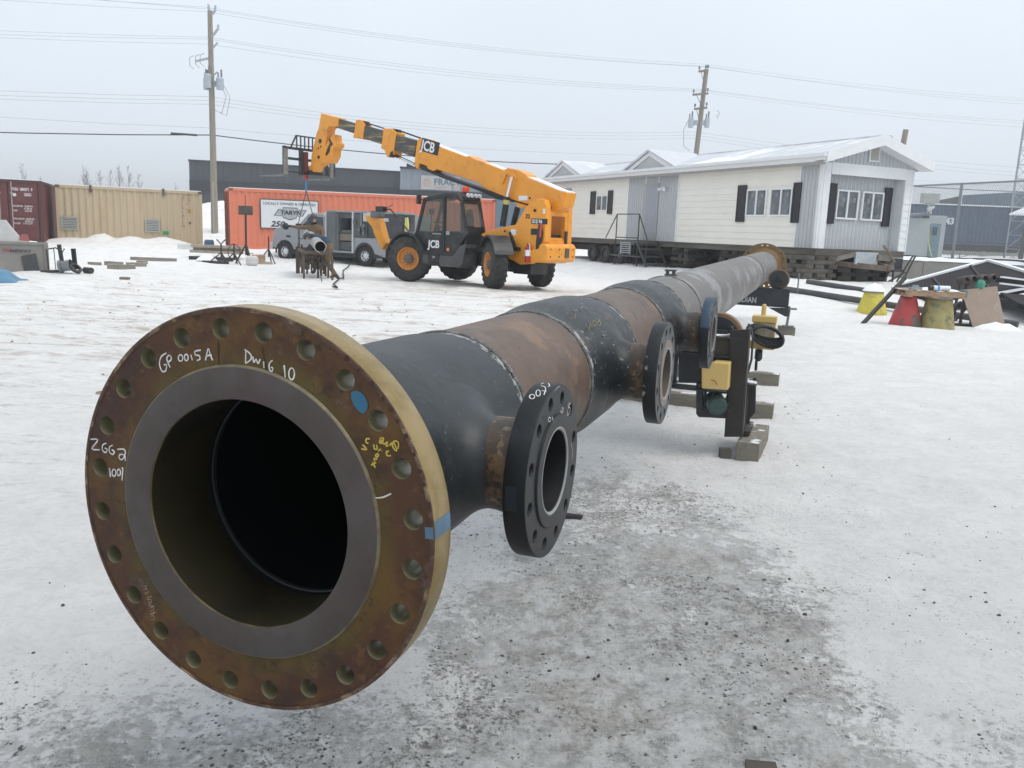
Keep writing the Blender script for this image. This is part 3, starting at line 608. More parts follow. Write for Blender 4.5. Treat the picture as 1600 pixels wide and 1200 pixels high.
    def door(y0, y1):
        b = MB(); b.bx(-.03, -.01, y0, y1, .03, 2.08); d = b.build('door', dg, t)
        b = MB(); b.bx(-.05, -.012, y0 - .05, y0, 0, 2.12); b.bx(-.05, -.012, y1, y1 + .05, 0, 2.12); b.bx(-.05, -.012, y0 - .05, y1 + .05, 2.08, 2.13); b.build('door_frame', pm('frame_tan', (.42, .40, .36), .6), d)
        b = MB(); b.tube([(-.03, y0 + .07, 1.0), (-.09, y0 + .07, 1.0), (-.09, y0 + .15, 1.0)], .015, 6); b.build('door_handle', gal, d)
    door(8.2, 9.05); door(15.05, 15.85)
    b = MB(); b.bx(-.09, -.03, 7.72, 7.85, 1.86, 1.98); b.cyl((-.08, 7.68, 1.92), (-.2, 7.6, 1.86), .06, 10); b.cyl((-.08, 7.9, 1.92), (-.2, 7.98, 1.86), .06, 10); b.build('porch_light', wht, t, smooth=True)
    # floor, rim beam, steel frame and wheels
    rim = pm('rim_wood', (.12, .108, .09), .85, var=.35, vs=2.0, stretch=(1, .4, 6)); stl = pm('frame_steel_black', (.022, .022, .024), .6, var=.4, vs=3)
    b = MB(); b.bx(.02, .1, 0, LEN, -.2, -.004); b.bx(WID - .1, WID - .02, 0, LEN, -.2, -.004); b.bx(.1, WID - .1, 0.01, .1, -.2, -.004); b.bx(.1, WID - .1, .1, LEN, -.05, -.004); b.bx(-.012, .02, 0, LEN, -.05, -.01); b.build('floor_rim', rim, t)
    b = MB()
    for xx in (.85, 2.75):
        b.bx(xx - .05, xx + .05, .15, LEN, -.52, -.201); b.bx(xx - .1, xx + .1, .15, LEN, -.535, -.52)
    yy = .8
    while yy < LEN: b.bx(.12, WID - .12, yy, yy + .08, -.3, -.202); yy += 1.2
    for y0 in (10.9, 12.0, 13.1): b.cyl((.25, y0, -.7), (WID - .25, y0, -.7), .06, 10)
    b.build('steel_frame', stl, t)
    tyre = pm('old_tyre', (.035, .034, .033), .85, var=.4, vs=12)
    for y0 in (10.9, 12.0, 13.1):
        b = MB(); b.lathe([(-.1, .2), (-.1, .33), (-.07, .365), (.07, .365), (.1, .33), (.1, .2)], (.18, y0, -.62), (1, 0, 0), 28); w = b.build('wheel', tyre, t, smooth=True)
        MB().lathe([(-.06, .19), (-.02, .17), (-.03, 0)], (.18, y0, -.62), (1, 0, 0), 20).build('rim', pm('rim_dark', (.07, .07, .072), .6), w, smooth=True)
    # hitch frame under the near end
    b = MB(); b.beam((.9, .2, -.42), (1.9, -.95, -.5), .1, .16); b.beam((2.75, .2, -.42), (2.0, -.95, -.5), .1, .16); b.tube([(1.95, -.95, -.45), (2.0, -1.1, -.3), (1.85, -1.0, -.05), (1.72, -.9, .16)], .04, 8); b.build('hitch', pm('hitch_rust', (.17, .13, .10), .8, var=.4), t)
    b = MB(); b.bx(1.25, 2.15, -.36, -.3, -.42, -.06); b.build('tin_panel', pm('tin_pale', (.42, .46, .49), .5, var=.15), t)
    b = MB(); b.beam((.35, -.3, -.33), (1.3, -.32, -.12), .05, .13); b.bx(2.1, 2.6, -.42, -.3, -.3, -.12); b.bx(2.3, 2.7, -.5, -.34, -.55, -.4); b.parts('loose_board', pm('board_old', (.17, .155, .13), .85, var=.3), t)
    b = MB(); b.bx(2.75, 3.5, -.1, .2, -.62, -.21); b.build('dark_panel', stl, t)
    b = MB()
    for a_, c_ in (((2.75, -.4, -.4), (2.3, -.5, -1.0)), ((3.9, -.2, -.12), (3.1, -.5, -.95)), ((3.85, -.15, -.12), (3.0, -.4, -.9)), ((3.3, -.4, -.62), (2.5, -.45, -.95)), ((2.55, -.45, -.6), (3.4, -.3, -.55)), ((2.75, -.45, -.55), (2.75, -.45, -.95))): b.tube([a_, c_], .03, 6)
    b.build('steel_strut', stl, t)
    return t
hs = house()
def hw(x, y, z): return HC + HE * x + HL * y + Vector((0, 0, z))
# cribbing stacks: every timber is its own thing
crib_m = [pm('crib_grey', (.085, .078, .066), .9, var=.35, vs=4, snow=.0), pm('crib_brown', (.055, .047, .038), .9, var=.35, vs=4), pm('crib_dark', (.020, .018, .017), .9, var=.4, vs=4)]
rzh = math.atan2(HE.y, HE.x); rc = random.Random(3)
def crib(x, y, w, dpt, ztop, mi, look, where, group):
    base = hw(x, y, 0); zb = gz(base.x, base.y) - .05; zt = HC.z + ztop; lay = max(2, round((zt - zb) / .115)); th = (zt - zb) / lay
    on = ['lowest', 'second', 'third', 'fourth', 'fifth', 'sixth', 'seventh', 'eighth', 'ninth', 'tenth', 'eleventh']
    for i in range(lay):
        n_ = 3
        for j in range(n_):
            b = MB(); off = rc.uniform(-.10, .10) if mi != 2 else rc.uniform(-.06, .06)
            if i % 2 == 0: c = hw(x + off, y + (j - 1) * (dpt / 2 - .1), 0); dm = (w * rc.uniform(.86, 1.05), .24, th - .004); side = ['nearest', 'middle', 'rearmost'][j]
            else: c = hw(x + (j - 1) * (w * .5 - .14), y + off * .5, 0); dm = (w * .30, dpt + .1, th - .004); side = ['left', 'central', 'right'][j]
            b.box((0, 0, 0), dm); o = b.build('cribbing_timber', crib_m[mi if rc.random() < .7 else (mi + 1) % 3], bevel=.008)
            o.location = (c.x, c.y, zb + th * (i + .5)); o.rotation_euler = (0, 0, rzh + rc.uniform(-.03, .03))
            tag(o, f"{side} {look} timber of the {'top' if i == lay - 1 else on[i]} layer, {where}", 'timber', group)
crib(-.1, .15, 1.15, 1.0, -.21, 0, 'grey', 'cribbing under the near house corner', 'timbers of the grey corner stack')
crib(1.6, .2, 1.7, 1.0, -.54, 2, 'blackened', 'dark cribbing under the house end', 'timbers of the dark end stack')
crib(.25, 3.4, 1.0, 1.2, -.21, 1, 'brown', 'second cribbing along the house side', 'timbers of the second side stack')
crib(.35, 6.4, 1.0, 1.0, -.21, 1, 'brown', 'cribbing right of the steel steps', 'timbers of the stack by the steps')
crib(3.2, 3.0, .9, .9, -.21, 2, 'dark', 'far side cribbing under the house', 'timbers of the far side stack')
# dark boards stacked behind, closing the view under the house
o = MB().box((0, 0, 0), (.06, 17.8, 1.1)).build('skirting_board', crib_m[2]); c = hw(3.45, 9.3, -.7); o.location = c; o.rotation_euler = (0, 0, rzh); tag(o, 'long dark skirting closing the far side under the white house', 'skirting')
def steps():
    o = hw(-1.0, 8.7, 0); z0 = gz(o.x, o.y) - .1; t = empty('steel_steps', (o.x, o.y, z0), rzh, 'dark steel steps with handrails below the grey door of the white house', 'steps'); H = HC.z - z0
    st = pm('step_steel', (.03, .035, .038), .55, var=.3); sn = pm('step_tread', (.09, .10, .105), .7, snow=.0, var=.3)
    b = MB()
    # landing against the wall x .05...1, stairs descend along +-y ; local y along house
    b.bx(.0, .93, -.8, .75, H - .1, H - .05); b.build('landing', sn, t)
    b = MB()
    for yy in (-.8, .75):
        for xx in (0.02, .9): b.bx(xx - .02, xx + .02, yy - .02, yy + .02, 0, H + .0)
    b.build('frame', st, t)
    b = MB()
    r = .022
    for xx in (.02,):
        b.tube([(xx, .75, H), (xx, .75, H + .95)], r, 6); b.tube([(xx, -.8, H), (xx, -.8, H + .95)], r, 6); b.tube([(xx, .75, H + .95), (xx, -.8, H + .95)], r, 6); b.tube([(xx, .75, H + .08), (xx, -.8, H + .08)], r, 6)
        b.tube([(xx, -.8, H + .95), (xx, -1.4, H + .05)], r, 6); b.tube([(xx, -1.4, H + .05), (xx, -1.4, 0)], r, 6); b.tube([(xx, .75, H + .95), (xx, 1.5, H + .05)], r, 6)
    
    b.build('handrail', st, t)
    b = MB(); b.beam((.0, -.8, H - .1), (.0, -1.5, .1), .04, .1); b.beam((.9, -.8, H - .1), (.9, -1.5, .1), .04, .1); b.build('stringer', st, t)
    for i in range(4): MB().bx(.02, .88, -.85 - i * .17, -1.03 - i * .17, H - .33 - i * .26, H - .29 - i * .26).build('tread', sn, t)
    b = MB(); b.bx(-.1, .9, -1.1, .9, H - .62, H - .58); b.build('lower_platform', sn, t)
    b = MB()
    for i in range(6): b.bx(.0, .04, -.3, .35, H - .5 + i * .075, H - .47 + i * .075)
    b.bx(0, .05, -.32, -.28, H - .55, H - .05); b.bx(0, .05, .33, .37, H - .55, H - .05); b.build('grate_panel', gal, t)
steps()
# ================================================================== right side: wall, fence, shed, boxes
conc = pm('concrete', (.31, .30, .275), .85, var=.1, vs=2, bump=.2, bs=30, col2=(.22, .21, .19), s2=1.2, mix2=(.5, .8))
for i in range(6):
    c = LW0 + LWD * (1.0 + i * 1.52); b = MB(); b.bx(-.755, .755, -.38, .38, -.75, 0); b.bx(-.62, .62, -.3, .3, 0, .02)
    o = b.build('concrete_block', conc, bevel=.025); o.location = (c.x, c.y, 1.12); o.rotation_euler = (0, 0, math.atan2(LWD.y, LWD.x))
    tag(o, ['concrete lock block nearest the white house in the low retaining wall', 'concrete lock block second from the white house in the retaining wall', 'concrete lock block behind the left slope of the black roof panel', 'concrete lock block behind the peak of the black roof panel', 'concrete lock block behind the right slope of the black roof panel', 'concrete lock block at the right edge of the picture'][i], 'concrete block', 'lock blocks of the retaining wall')
    s_ = MB(); n_ = 10; vs = []
    for a in range(n_ + 1):
        for q, hh in ((-.4, .0), (-.3, .1), (0, .15), (.3, .1), (.42, .0)): vs.append((-.76 + 1.52 * a / n_, q, .02 + hh * (.8 + .35 * noise.noise(Vector((a * .5 + i * 5, q, 0))))))
    s_.add(vs, [[a * 5 + j, a * 5 + j + 1, a * 5 + j + 6, a * 5 + j + 5] for a in range(n_) for j in range(4)]); so_ = s_.build('snow_cap', pm('snow_clean', (.82, .845, .875), .75, var=.03, bump=.2, bs=15), o, smooth='all')
def fence():
    A = onpl(1428, 290, Vector((0, 0, 3.82)), Vector((0, 0, 1))); M_ = onpl(1503, 287, Vector((0, 0, 3.82)), Vector((0, 0, 1))); B = onpl(1600, 282, Vector((0, 0, 3.82)), Vector((0, 0, 1)))
    D = Vector((B.x - A.x, B.y - A.y, 0)).normalized(); print('fence', A, M_, B)
    P0 = Vector((M_.x, M_.y, 1.1)); t = empty('chain_link_fence', P0, 0, 'tall galvanised chain link fence behind the concrete block wall', 'fence'); g = pm('fence_steel', (.26, .28, .30), .5, .2); H = 3.82 - 1.1
    for k in (-1, 0, 1, 2): b = MB(); q = D * (k * 3.3); b.cyl(q, q + Vector((0, 0, H + .03)), .05, 10); b.build('fence_post', g, t)
    b = MB(); b.tube([D * -3.3 + Vector((0, 0, H)), D * 6.6 + Vector((0, 0, H))], .032, 8); b.build('top_rail', g, t)
    b = MB(); s_ = .085; hw_ = .0055; L_ = 9.9; st = D * -3.3
    for sg in (1, -1):
        u = -H
        while u < L_:
            # a diagonal wire from z=0 at u to z=H at u+H, clipped to the panel
            u0, u1 = max(u, 0), min(u + H, L_)
            if u1 > u0:
                z0_, z1_ = (u0 - u), (u1 - u)
                if sg < 0: z0_, z1_ = H - z0_, H - z1_
                p = st + D * u0 + Vector((0, 0, z0_)); q = st + D * u1 + Vector((0, 0, z1_)); b.tube([p, q], hw_, 3, cap=False)
            u += s_
    b.build('wire_mesh', g, t)
    b = MB(); b.tube([D * -3.3 + Vector((0, 0, .12)) + Vector((-.3, -.3, 0))] + [D * (k * 1.1 - 2) + Vector((-.15, -.25, .16 - .03 * math.sin(k * 1.3))) for k in range(9)], .03, 6); o = b.build('black_hose', pm('hose_black', (.02, .02, .022), .5), None, smooth='all'); o.location = P0; tag(o, 'black hose strung along the foot of the chain link fence', 'hose')
    b = MB(); b.tube([(-.1, -.1, .1), (.9, -.45, .45)], .012, 5); b.tube([(.2, -.1, 0), (.2, -.1, .35)], .02, 5); b.build('brace_rod', g, t)
fence()
def shed():
    c = atY(1420, 398, 36); P0 = Vector((atY(1472, 397, 35.5).x, 35.5, 1.15)); t = empty('utility_shed', P0, .0, 'small pale grey shed with a teal door behind the fence', 'shed')
    wl = pm('shed_wall', (.40, .44, .45), .6, var=.05); b = MB(); b.bx(-1.7, 0, 0, 2.2, 0, 1.62); b.bx(-.72, 0.02, -.02, .6, 1.62, 1.75)
    b.build('wall', wl, t); b = MB(); b.prism([(-2.0, -.2, 1.6), (-.75, -.2, 1.78), (-.75, -.2, 1.86), (-2.0, -.2, 1.68)], (0, 2.6, 0)); b.build('roof', pm('shed_roof', (.16, .18, .19), .6, snow=.05), t)
    b = MB(); b.bx(-.62, -.2, -.03, 0, .02, 1.42); d = b.build('door', pm('teal_door', (.13, .22, .26), .5), t); MB().bx(-.54, -.34, -.04, -.028, .95, 1.28).build('window', pm('shed_glass', (.03, .05, .07), .1), d)
    b = MB(); b.tube([(-.78, -.25, 1.1), (-.74, -.3, .55), (-.58, -.4, 0)], .02, 6); o = b.build('yellow_hose', pm('hose_yellow', (.6, .58, .18), .5), None); o.location = P0; tag(o, 'thin yellow hose hanging beside the teal shed door', 'hose')
    b = MB(); b.beam((-.95, -.3, 1.95), (-.72, -.3, 2.08), .14, .1); b.cyl((-.82, -.3, 1.78), (-.82, -.3, 2.0), .03, 6); b.build('floodlight', pm('flood_white', (.6, .62, .62), .5), t)
shed()
def lampbox():
    p = atY(1452, 318, 44); t = empty('light_box', (p.x, 44, 1.0), 0, 'pale rectangular box on a short mast above the shed behind the fence', 'mast box'); H = p.z - 1.0
    MB().cyl((0, 0, 0), (0, 0, H), .07, 8).build('mast', gal, t); b = MB(); b.bx(-.42, .42, -.2, .2, H, H + .5); b.build('box_housing', pm('box_pale', (.36, .38, .36), .6), t, bevel=.03); MB().bx(-.2, .2, -.1, .1, H - .06, H).build('bracket', gal, t)
lampbox()
def bluecont():
    A = atY(1428, 326, 60); t = empty('shipping_container', (A.x - .6, 60, 1.98), -.05, 'long dark blue shipping container on a trailer chassis behind the fence', 'container'); bl = pm('container_blue', (.045, .075, .125), .55, var=.15, vs=1.2, col2=(.09, .12, .15), s2=.8); L_ = 12.19
    b = MB(); corr(b, (0, 0, 0), (1, 0, 0), (0, 1, 0), L_ * .78, .12, 2.48, .28, .04); b.bx(.02, L_, .05, 2.4, .1, 2.5); b.build('side_wall', bl, t)
    b = MB(); corr(b, (L_ * .78, 0, 0), (1, 0, 0), (0, 1, 0), L_ * .22, .12, 2.48, .28, .04); b.build('faded_wall', pm('container_olive', (.11, .125, .10), .6, var=.2), t)
    b = MB(); b.bx(-.02, L_ + .02, -.03, .06, 0, .14); b.bx(-.02, L_ + .02, -.03, .06, 2.46, 2.58); b.bx(-.03, .1, -.03, .08, 0, 2.58); b.bx(L_ - .1, L_, -.03, .08, 0, 2.58); b.build('corner_rail', pm('container_blue_dark', (.03, .05, .08), .5), t)
    MB().bx(0, L_, -.02, 2.4, 2.585, 2.66).build('roof_snow', pm('snow_clean', (.82, .845, .875), .75), t)
    text('number_marking', '43', .60, pm('marking_white', (.6, .64, .68), .6), t, frameM((2.80, -.045, 1.3), (1, 0, 0), (0, 0, 1)), bold=.03)
    b = MB(); b.bx(.5, L_, .3, .5, -.5, -.15); b.bx(.5, L_, 2.0, 2.2, -.5, -.15)
    for xx in (1.2, 2.5): b.lathe([(-.2, 0), (-.2, .5), (.2, .5), (.2, 0)], (xx, .35, -.55), (0, 1, 0), 20)
    b.bx(.3, L_, .25, 2.2, -.2, -.02); b.bx(8.3, 8.5, .3, .5, -1.0, -.2); b.build('trailer_chassis', pm('frame_steel_black', (.022, .022, .024), .6), t)
bluecont()
def farblue():
    A = atY(1503, 305, 78); t = empty('blue_building', (A.x, 78, 1.0), -.25, 'blue steel building with sloping roofline far behind the fence', 'building'); H = A.z - 1.0
    b = MB(); corr(b, (0, 0, 0), (1, 0, 0), (0, 1, 0), 26, 0, 0, .6, .05, ztop=lambda s_: H + .09 * s_); b.build('wall', pm('blue_siding', (.115, .165, .215), .6, var=.06), t); MB().prism([(0, .1, 0), (26, .1, 0), (26, .1, H + 2.3), (0, .1, H - .04)], (0, 15, 0)).build('building_core', pm('dark_band', (.05, .055, .065), .7), t)
    MB().bx(-.06, .06, -.05, .1, 0, H).build('corner_trim', pm('trim_white', (.74, .76, .77), .5), t)
    B_ = atY(1460, 325, 70); t = empty('low_building', (B_.x, 70, 1.0), 0, 'low pale roofed building just above the blue container behind the fence', 'building'); MB().bx(0, 20, 0, 6, 0, B_.z - 1.3).build('wall', pm('tan_wall', (.30, .29, .26), .7), t); MB().bx(-.2, 20, -.2, 6.2, B_.z - 1.3, B_.z - 1.05).build('roof', pm('tan_roof', (.48, .47, .44), .7, snow=.1), t)
    C_ = atY(1600, 322, 50); t = empty('canopy_shelter', (C_.x + .75, 50, 1.0), 0, 'snow covered canopy roof poking in at the right edge behind the fence', 'shelter'); H = C_.z - 1.0
    b = MB(); b.prism([(-.75, 0, H - .40), (0.6, 0, H + .25), (2.2, 0, H - .40), (2.2, 0, H - .48), (-.75, 0, H - .48)], (0, 1.4, 0)); b.build('roof', pm('snow_clean', (.82, .845, .875), .75), t); b = MB()
    for xx in (-.4, 1.3): b.bx(xx - .08, xx + .08, .1, .26, 0, H - .56)
    b.parts('post', pm('frame_steel_black', (.022, .022, .024), .6), t)
farblue()
# black roof panels lying on the snow
def blackroof():
    t = empty('roof_panel', (13.2, 24.2, .45), 0, 'large black gable shaped roof panel lying propped on the snow with snow along its edges', 'roof panel'); bk = pm('felt_black', (.014, .013, .015), .95, var=.35, vs=2); sn = pm('snow_clean', (.82, .845, .875), .75)
    ap = atY(1543, 408, 24.2); L_ = atY(1400, 447, 22.6); R = atY(1660, 447, 24.0); Bm = atY(1470, 478, 19.8)
    Fr = atY(1600, 452, 21.5)
    k = lambda v: v - Vector((13.2, 24.2, .45))
    b = MB(); th = Vector((0, 0, -.09)); pn = (L_ - ap).cross(Bm - ap).normalized(); R = onpl(1660, 443, ap, pn); Fr = onpl(1600, 452, ap, pn); Bm = onpl(1475, 476, ap, pn); b.prism([k(ap), k(L_), k(Bm), k(Fr), k(R)], th); b.build('panel_sheet', bk, t)
    b = MB(); b.beam(k(ap) + Vector((0, 0, .03)), k(L_) + Vector((0, 0, .03)), .12, .05); b.beam(k(ap) + Vector((0, 0, .03)), k(R) + Vector((0, 0, .03)), .14, .06); b.beam(k(Bm) + Vector((0, 0, .02)), k(Fr) + Vector((0, 0, .02)), .1, .05); b.build('snow_edge', sn, t)
    b = MB()
    m0 = k(ap).lerp(k(L_), .62) * .9 + k(Bm) * .1; m1 = k(Bm).lerp(k(Fr), .1)
    b.beam(m0 + Vector((0, 0, .03)), m1 + Vector((0, 0, .03)), .05, .03); m0 = k(ap).lerp(k(L_), .2); m1 = k(Bm).lerp(k(Fr), .62); b.beam(m0 + Vector((0, 0, .03)), m1 + Vector((0, 0, .03)), .05, .03); b.build('batten', pm('batten_brown', (.04, .036, .036), .8), t)
    t2 = empty('roof_panel', (12.2, 19.3, .15), 0, 'second black corrugated panel at the right edge with snow on its slats', 'roof panel')
    P = [atY(1562, 456, 20.2), atY(1680, 470, 20.6), atY(1680, 500, 18.0), atY(1592, 474, 18.6)]; k2 = lambda v: v - Vector((12.2, 19.3, .15)); b = MB(); b.prism([k2(p) for p in P], th); b.build('panel_sheet', bk, t2)
    b = MB(); b.beam(k2(P[0]) + Vector((0, 0, .35)), k2(P[1]) + Vector((0, 0, .35)), .1, .04); b.beam(k2(P[0]) + Vector((0, 0, .2)), k2(P[1]) + Vector((0, 0, .2)), .1, .04); b.build('slat', sn, t2); b = MB(); b.beam(k2(P[0]) + Vector((0, .1, .27)), k2(P[1]) + Vector((0, .1, .27)), .3, .1); b.build('slat_core', bk, t2)
blackroof()
# steel pipes lying in the snow
pb = pm('pipe_black_snowy', (.06, .062, .066), .5, var=.3, vs=5, snow=.02)
def gpipe(a, b_, r, label, name='steel_pipe', up=.0):
    a = Vector(a); b_ = Vector(b_)
    a.z = gz(a.x, a.y) + r * .85 + up; b_.z = gz(b_.x, b_.y) + r * .85 + up
    c = (a + b_) / 2; n_ = 14; pts = []
    o = MB().tube([a - c, b_ - c], r, 16).build(name, pb, smooth=True); o.location = c; return tag(o, label, 'pipe', 'steel pipes lying on the snow')
a = atZ(1222, 463, .25); b_ = atZ(1610, 512, .05); q0 = atG(1222, 466); q1 = atG(1590, 512); gpipe((q0.x, q0.y, 0), (q1.x, q1.y, 0), .075, 'long black steel pipe lying behind the coloured cones, right of the far roller stand')
q0 = atG(1260, 443); q1 = atG(1352, 457); gpipe((q0.x, q0.y, 0), (q1.x, q1.y, 0), .065, 'black steel pipe lying nearest the house cribbing, its snowy top facing the dark stack')
q0 = atG(1230, 448); q1 = atG(1285, 453); gpipe((q0.x, q0.y, 0), (q1.x, q1.y, 0), .03, 'thin steel rod half buried between the two black pipes', 'steel_rod')
q0 = atG(1289, 457); q1 = atG(1298, 458); gpipe((q0.x, q0.y, 0), (q1.x, q1.y, 0), .04, 'short dark pipe offcut between the two long black pipes', 'steel_offcut')
# cones (cut-down funnels), pallet, leaning pipe, plywood
def cone(px, py, Y, h, rb, rt, mat, label, seg=12, lobed=False, extra=None):
    p = atG(px, py); t = empty('steel_funnel', p, 0, label, 'funnel', 'painted steel funnels on the snow'); b = MB(); n_ = 48; vs = []
    for k in range(7):
        z = h * k / 6; r = rb + (rt - rb) * k / 6
        for j in range(n_):
            a_ = 6.283 * j / n_; w = 1 + ((.06 * (1 - k / 6)) * math.cos(seg * a_) if lobed else 0); vs.append((r * w * math.cos(a_), r * w * math.sin(a_), z - .04))
    b.add(vs, [[k * n_ + j, k * n_ + (j + 1) % n_, (k + 1) * n_ + (j + 1) % n_, (k + 1) * n_ + j] for k in range(6) for j in range(n_)]); o = b.build('shell', mat, t, smooth='all'); s_ = o.modifiers.new('thick', 'SOLIDIFY'); s_.thickness = .012
    b = MB(); b.lathe([(0, rt + .01), (.02, rt + .015), (.05, rt), (.05, rt - .03)], (0, 0, h - .05), (0, 0, 1), 32); b.build('rim_ring', pm('rim_grey', (.28, .29, .28), .7), t, smooth=True); return t
yl = pm('yellow_paint', (.58, .49, .07), .65, var=.15, col2=(.30, .30, .16), s2=5, mix2=(.54, .66)); rd = pm('red_paint', (.42, .055, .055), .55, var=.15, col2=(.10, .09, .075), s2=1.8, mix2=(.51, .57)); oy = pm('old_yellow_paint', (.36, .31, .13), .75, var=.2, vs=3, col2=(.17, .16, .10), s2=4, mix2=(.5, .62))
cone(1362, 489, 0, .52, .34, .20, yl, 'bright yellow fluted funnel standing behind the leaning black pipe', 7, True)
cone(1414, 509, 0, .66, .33, .14, rd, 'red conical funnel under the left end of the wooden pallet'); cone(1462, 513, 0, .64, .345, .235, oy, 'faded mottled yellow funnel under the right end of the wooden pallet')
MB_ = MB(); t = None
def snowlump(c, r, h, label, sc=(1, 1), sd=0):
    n_ = 24; m_ = 8; vs = []; b = MB()
    for i in range(m_ + 1):
        q = i / m_
        for j in range(n_):
            a_ = 6.283 * j / n_; rr = r * (1 - q) * (1 + .22 * noise.noise(Vector((math.cos(a_) * 1.5, math.sin(a_) * 1.5, sd)))); zz = h * (1 - (1 - q) ** 2) * (1 + .3 * noise.noise(Vector((math.cos(a_) * 3 * (1 - q), math.sin(a_) * 3 * (1 - q), sd + 3))))
            vs.append((rr * math.cos(a_) * sc[0], rr * math.sin(a_) * sc[1], zz))
    b.add(vs, [[i * n_ + j, i * n_ + (j + 1) % n_, (i + 1) * n_ + (j + 1) % n_, (i + 1) * n_ + j] for i in range(m_) for j in range(n_)]); o = b.build('snow_lump', pm('snow_clean', (.82, .845, .875), .75, var=.03, bump=.2, bs=15), smooth='all'); o.location = c; return tag(o, label, 'snow')
p = atG(1362, 489); snowlump((p.x, p.y, p.z + .50), .23, .17, 'snow cap heaped on top of the bright yellow funnel', (1.15, 1), 1)
def pallet():
    p = (atG(1414, 509) + atG(1462, 513)) / 2; PZ = p.z + .63; t = empty('wooden_pallet', (p.x + .1, p.y + .1, PZ), -.12, 'snow dusted wooden pallet resting on the red and faded yellow funnels', 'pallet'); w = pm('pallet_wood', (.33, .22, .14), .8, var=.3, vs=6); ws = pm('pallet_deck', (.35, .25, .17), .8, var=.3, snow=.12)
    for yy in (-.45, 0, .45): b = MB(); b.bx(-.55, .55, yy - .02, yy + .02, 0, .09); b.build('stringer', w, t)
    for i in range(6): x = -.55 + i * .194; MB().bx(x, x + .13, -.48, .48, .09, .108).build('deck_board', ws, t)
    for i in range(3): x = -.55 + i * .49; MB().bx(x, x + .12, -.5, .5, -.02, 0).build('bottom_board', w, t)
    pp = Vector((p.x + .1, p.y + .1, PZ + .108)); snowlump((pp.x + .15, pp.y, pp.z), .42, .05, 'thin snow patch lying on the right half of the wooden pallet', (1, .8), 4)
    o = MB().cyl((-.16, 0, 0), (.16, 0, 0), .05, 14).build('tape_roll', pm('white_plastic', (.66, .7, .72), .5)); o.location = pp + Vector((.12, -.3, .055)); tag(o, 'white plastic tube with a blue mark lying on the pallet', 'tube'); MB().cyl((-.09, 0, 0), (-.05, 0, 0), .0515, 14).build('blue_mark', pm('blue_mark', (.04, .25, .5), .5), o)
    o = MB().cyl((-.03, 0, 0), (.03, 0, 0), .055, 14).build('black_plug', pm('cap_black', (.02, .02, .02), .5)); o.location = pp + Vector((-.1, -.32, .056)); tag(o, 'black round plug beside the white tube on the pallet', 'plug')
    o = MB().bx(-.1, .12, -.06, .06, 0, .05).bx(-.04, .06, -.04, .04, .05, .09).build('fitting_scrap', pm('scrap_grey', (.3, .33, .36), .5, var=.4)); o.location = pp + Vector((-.35, -.2, 0)); tag(o, 'small grey metal fitting at the left of the pallet top', 'scrap')
    b = MB(); b.lathe([(0, 0), (0, .075), (.14, .075), (.16, .06), (.16, 0)], (0, 0, 0), (0, 0, 1), 16); o = b.build('green_can', pm('can_green', (.07, .13, .11), .5), smooth=True); o.location = pp + Vector((.56, -.3, -.12)); tag(o, 'dark green can hanging at the right end of the pallet', 'can')
pallet()
b = MB(); a = atY(1349, 500, 16.9); c_ = atY(1414, 434, 17.4); a.z = .02; cc = (a + c_) / 2; o = b.tube([a - cc, c_ - cc], .045, 12).build('leaning_pipe', pm('pipe_dark', (.035, .03, .032), .6, var=.3), smooth=True); o.location = cc; tag(o, 'dark steel pipe leaning steeply in front of the yellow funnel', 'pipe')
def ply():
    b = MB(); Y = 17.3; P = [atY(1502, 453, Y + .25), atY(1558, 447, Y + .25), atY(1571, 512, Y - .1), atY(1522, 516, Y - .1)]
    N = (P[1] - P[0]).cross(P[3] - P[0]).normalized(); P[2] = P[2] - N * (P[2] - P[0]).dot(N); c = (P[0] + P[2]) / 2
    b.prism([p - c for p in P], N * .018); o = b.build('plywood_sheet', pm('plywood', (.30, .235, .19), .8, var=.12, vs=3, col2=(.42, .36, .31), s2=7, mix2=(.6, .7))); o.location = c; tag(o, 'brown plywood sheet leaning upright in the snow at the right', 'plywood')
    snowlump((c.x + .22, c.y - .25, .0), .4, .13, 'small snow heap piled against the foot of the leaning plywood sheet', (1.2, .6), 6)
    b = MB()
    for i, (dx, r_) in enumerate(((-.35, .09), (-.2, .1), (.02, .1), (.2, .1))): b.lathe([(0, r_ * .5), (0, r_), (.16, r_ * .9), (.2, r_ * .5)], (dx, .3, .42 + .02 * i), (.3, -1, .3), 14); b.cyl((dx, .35, -.5), (dx, .3, .45), .03, 8)
    o = b.build('valve_assembly', pm('valve_rust', (.07, .055, .052), .7, var=.5, vs=9), smooth=True); o.location = c + Vector((0, .1, .1)); tag(o, 'rusty dark valve fittings standing behind the plywood sheet', 'valves')
    b = MB(); b.lathe([(0, 0), (0, .085), (.1, .1), (.16, .06), (.18, 0)], (0, 0, 0), (0, 0, 1), 6); b.bx(-.02, .02, -.02, .02, -.62, 0); o = b.build('green_tub', pm('green_plastic', (.05, .25, .17), .45)); p = atY(1531, 450, 17.6); o.location = p; tag(o, 'green plastic tub on the top edge of the leaning plywood', 'tub')
    b = MB(); q = Vector((c.x - .55, c.y + .05, 0)); b.tube([(-.3, 0, .02), (.1, .1, .12), (.3, .1, .4)], .025, 6); b.tube([(.2, .1, 0), (.2, .1, .35)], .03, 6); b.tube([(-.35, 0, .2), (.15, .1, .5)], .02, 6); b.bx(.05, .4, 0, .2, 0, .05); o = b.build('pipe_jack', pm('pipe_dark', (.035, .03, .032), .6)); o.location = q; tag(o, 'black folding pipe jack behind the left edge of the plywood', 'jack stand')
ply()
